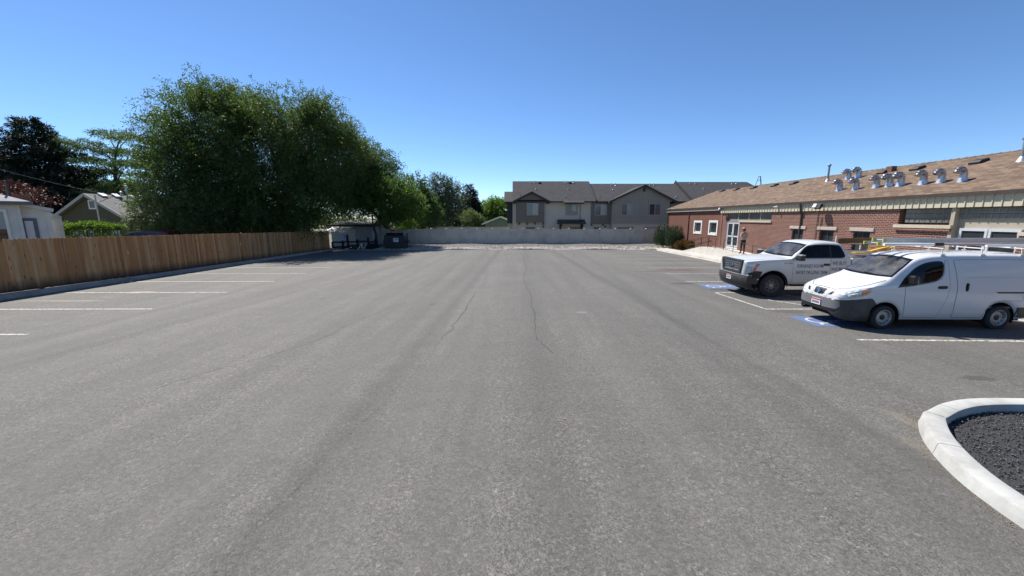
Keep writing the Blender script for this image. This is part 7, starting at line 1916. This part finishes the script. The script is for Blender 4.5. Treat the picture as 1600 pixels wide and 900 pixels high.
# shrubs by the brick building
def shrub(name, label, px, pyb, rx, h_px, Y, m, seed, n, leaf, width, ry, cat='shrub', upward=1.6, group=None):
    b = aty(px, pyb, Y); b.z = G(0, Y) + .15; rg = np.random.default_rng(seed); t = thing(name, label, cat, b, group=group); s = Y / FPX
    d = fib(rg, n); d[:, 2] = np.abs(d[:, 2]); P = np.array(b) + d * np.array([rx * s, ry, h_px * s]) * (rg.uniform(0, 1, (n, 1)) ** .45) * np.array([1, 1, 1]) + np.array([0, 0, .1])
    low = np.clip((P[:, 2] - b.z) / (h_px * s), 0, 1)[:, None]; P[:, :2] = np.array(b)[:2] + (P[:, :2] - np.array(b)[:2]) * (.55 + .55 * np.sqrt(low))
    Q = sprays(rg, P, nrm(d * np.array([1, 1, 1]) + np.array([0, 0, upward])), h_px * s * .20, 9, leaf, width, .05, .5, .3, .06, .5)
    leaf_object('foliage', Q, m, t, b); mb = MB()
    for i in range(7): a = i * .9; limb(mb, b, b + Vector((math.cos(a) * rx * s * .6, math.sin(a) * ry * .6, h_px * s * .7)), .03, .008, seed + i, 5)
    mb.build('stem', M_BARK, t); return t
M_SHRUB = leaf_mat('rosemary_leaf', (.022, .045, .022), (.035, .06, .028), (.06, .085, .05), .2)
shrub('shrub', 'upright dark green shrub nearest the vinyl fence at the brick building corner', 1036, 385, 17, 30, 41.5, M_SHRUB, 91, 900, .17, .028, 1.0, group='shrubs by the brick building')
shrub('shrub', 'upright dark green shrub standing before the brick wall, right one of the pair', 1054, 386, 18, 31, 39.6, M_SHRUB, 92, 950, .17, .028, .8, group='shrubs by the brick building')
M_FLOWER = leaf_mat('russet_leaf', (.12, .045, .02), (.10, .075, .02), (.20, .09, .035), .35)
shrub('low_bush', 'low russet and green bush between the dark shrubs and the ramp rail', 1066, 388.5, 14, 12, 37.8, M_FLOWER, 93, 500, .11, .06, .55, 'bush', .6)
shrub('low_bush', 'low russet bush touching the left post of the ramp railing', 1084, 389, 15, 12.5, 37.0, M_FLOWER, 94, 520, .11, .06, .5, 'bush', .6)
shrub('climber', 'faded green climber on the brick wall between the lintel windows', 1321, 386, 12, 26, 19.6, M_OLIVEL, 95, 260, .10, .06, .12, 'climber', .6)
# ================================================================== man by the entrance, seen from behind
def build_person():
    X, Y = 16.15, 27.4; z0 = rz(Y); root = thing('person', 'person in a tan hat, grey-brown shirt and dark trousers standing by the entrance doors', 'person', (X, Y, z0), rotz=R(8))
    # facing +y (away), x to his right
    J = {'pelvis': ((0, 0, .95), (.165, .115)), 'waist': ((0, .0, 1.10), (.165, .12)), 'chest': ((0, .0, 1.32), (.20, .13)), 'neck': ((0, .01, 1.50), (.075, .07)), 'head0': ((0, .02, 1.58), (.07, .08)), 'head': ((0, .03, 1.69), (.085, .10)), 'crown': ((0, .02, 1.77), (.06, .075)),
         'hipL': ((-.10, 0, .90), (.10, .10)), 'kneeL': ((-.12, .02, .50), (.066, .07)), 'ankL': ((-.13, -.01, .10), (.045, .05)), 'toeL': ((-.15, .14, .04), (.045, .035)),
         'hipR': ((.10, 0, .90), (.10, .10)), 'kneeR': ((.12, .03, .50), (.066, .07)), 'ankR': ((.13, .0, .10), (.045, .05)), 'toeR': ((.16, .15, .04), (.045, .035)),
         'shL': ((-.20, 0, 1.42), (.07, .07)), 'elL': ((-.27, -.05, 1.14), (.048, .048)), 'wrL': ((-.29, .05, .90), (.034, .034)), 'haL': ((-.29, .08, .82), (.04, .028)),
         'shR': ((.20, 0, 1.42), (.07, .07)), 'elR': ((.29, .02, 1.18), (.048, .048)), 'wrR': ((.22, .22, 1.10), (.034, .034)), 'haR': ((.18, .28, 1.10), (.028, .04))}
    E_ = [('pelvis', 'waist'), ('waist', 'chest'), ('chest', 'neck'), ('neck', 'head0'), ('head0', 'head'), ('head', 'crown'), ('pelvis', 'hipL'), ('hipL', 'kneeL'), ('kneeL', 'ankL'), ('ankL', 'toeL'), ('pelvis', 'hipR'), ('hipR', 'kneeR'), ('kneeR', 'ankR'), ('ankR', 'toeR'),
          ('chest', 'shL'), ('shL', 'elL'), ('elL', 'wrL'), ('wrL', 'haL'), ('chest', 'shR'), ('shR', 'elR'), ('elR', 'wrR'), ('wrR', 'haR')]
    names = list(J); V = [J[n][0] for n in names]; Ed = [(names.index(a), names.index(b_)) for a, b_ in E_]; Rd = [J[n][1] for n in names]
    for sg, h in ((-1, 'haL'), (1, 'haR')):                 # five fingers on each hand
        hp = Vector(J[h][0]); d = (hp - Vector(J['wr' + h[-1]][0])).normalized(); s = Vector((0, 1, 0)) if h == 'haL' else Vector((0, 0, 1))
        for k in range(5):
            off = s * (-.027 + .018 * k) if k < 4 else s * .04
            a = hp + off + d * (.02 if k < 4 else -.02); b_ = a + d * (.035, .042, .04, .032, .025)[k] + (s * .015 if k == 4 else Vector()); c_ = b_ + d * .025 + Vector((-sg * .012, .006, 0))
            i = len(V); V += [tuple(a), tuple(b_), tuple(c_)]; Rd += [(.010, .010), (.009, .009), (.007, .007)]; Ed += [(names.index(h), i), (i, i + 1), (i + 1, i + 2)]
    me = bpy.data.meshes.new('skeleton'); me.from_pydata(V, Ed, [])
    ob = bpy.data.objects.new('skeleton', me); COL.objects.link(ob)
    ob.modifiers.new('skin', 'SKIN').use_smooth_shade = True
    for i, r_ in enumerate(Rd): me.skin_vertices[0].data[i].radius = r_
    me.skin_vertices[0].data[0].use_root = True
    ob.modifiers.new('sub', 'SUBSURF').levels = 2; ob.modifiers['sub'].render_levels = 2
    dg = bpy.context.evaluated_depsgraph_get(); fin = bpy.data.meshes.new_from_object(ob.evaluated_get(dg)); bpy.data.objects.remove(ob)
    fin.name = 'body'
    skin = mat('skin', (.42, .24, .16), .6); shirt = mat('grey_brown_shirt', (.42, .33, .285), .9, col2=(.38, .295, .255), vscale=9, bmp=.4, bscale=14); trous = mat('dark_trousers', (.022, .022, .03), .9, col2=(.03, .03, .038), vscale=9); shoe = mat('dark_shoe', (.02, .018, .016), .7)
    fin.materials.clear()
    for m in (skin, shirt, trous, shoe): fin.materials.append(m)
    for p in fin.polygons:
        c = p.center; a = 0
        if c.z < .10: a = 3
        elif c.z < 1.0 and abs(c.x) < .235: a = 2
        elif c.z < 1.50 and not (abs(c.x) > .215 and c.z < 1.20) and not (c.y > .12): a = 1
        p.material_index = a; p.use_smooth = True
    o = bpy.data.objects.new('body', fin); COL.objects.link(o); o.parent = root
    # shirt hem, hat, hair, face
    h_ = MB(); prof = []
    h_.lathe([(.185, .98), (.192, 1.03), (.185, 1.12)], Matrix.Diagonal((1, .74, 1, 1)), 24, caps=False); h_.build('shirt_hem', shirt, root, smooth=60, local=True)
    ht = MB(); Mh = Matrix.Translation((0, .03, 1.735)) @ Matrix.Rotation(R(-6), 4, 'X') @ Matrix.Diagonal((1, 1.12, 1, 1))
    ht.lathe([(.10, .0), (.17, -.012), (.205, .012), (.20, .02), (.165, .0), (.104, .012), (.098, .08), (.085, .115), (.04, .12), (.001, .108)], Mh, 28, caps=False); ht.build('hat', mat('tan_hat', (.48, .30, .19), .85, col2=(.42, .26, .16), vscale=12), root, smooth=50, local=True)
    hr = MB(); hr.lathe([(.07, 1.60), (.092, 1.66), (.094, 1.73)], Matrix.Translation((0, .012, 0)) @ Matrix.Diagonal((1, 1.1, 1, 1)), 18); hr.build('hair', mat('dark_hair', (.04, .03, .022), .8), root, smooth=60, local=True)
    nz = MB(); nz.obox((0, .135, 1.665), (.026, .035, .045), (R(-20), 0, 0)); nz.build('nose', skin, root, local=True, bevel=.008)
    for sg in (1, -1):
        e = MB(); e.lathe([(.001, -.008), (.009, -.005), (.012, 0), (.009, .005), (.001, .008)], Matrix.Translation((sg * .032, .118, 1.69)) @ Matrix.Rotation(R(90), 4, 'X'), 10); e.build('eye', M_PLATE, root, local=True)
        e = MB(); e.obox((sg * .088, .03, 1.675), (.014, .035, .055)); e.build('ear', skin, root, local=True, bevel=.006)
    mo = MB(); mo.obox((0, .122, 1.622), (.045, .012, .01)); mo.build('mouth', mat('lip', (.30, .12, .09), .6), root, local=True)
build_person()
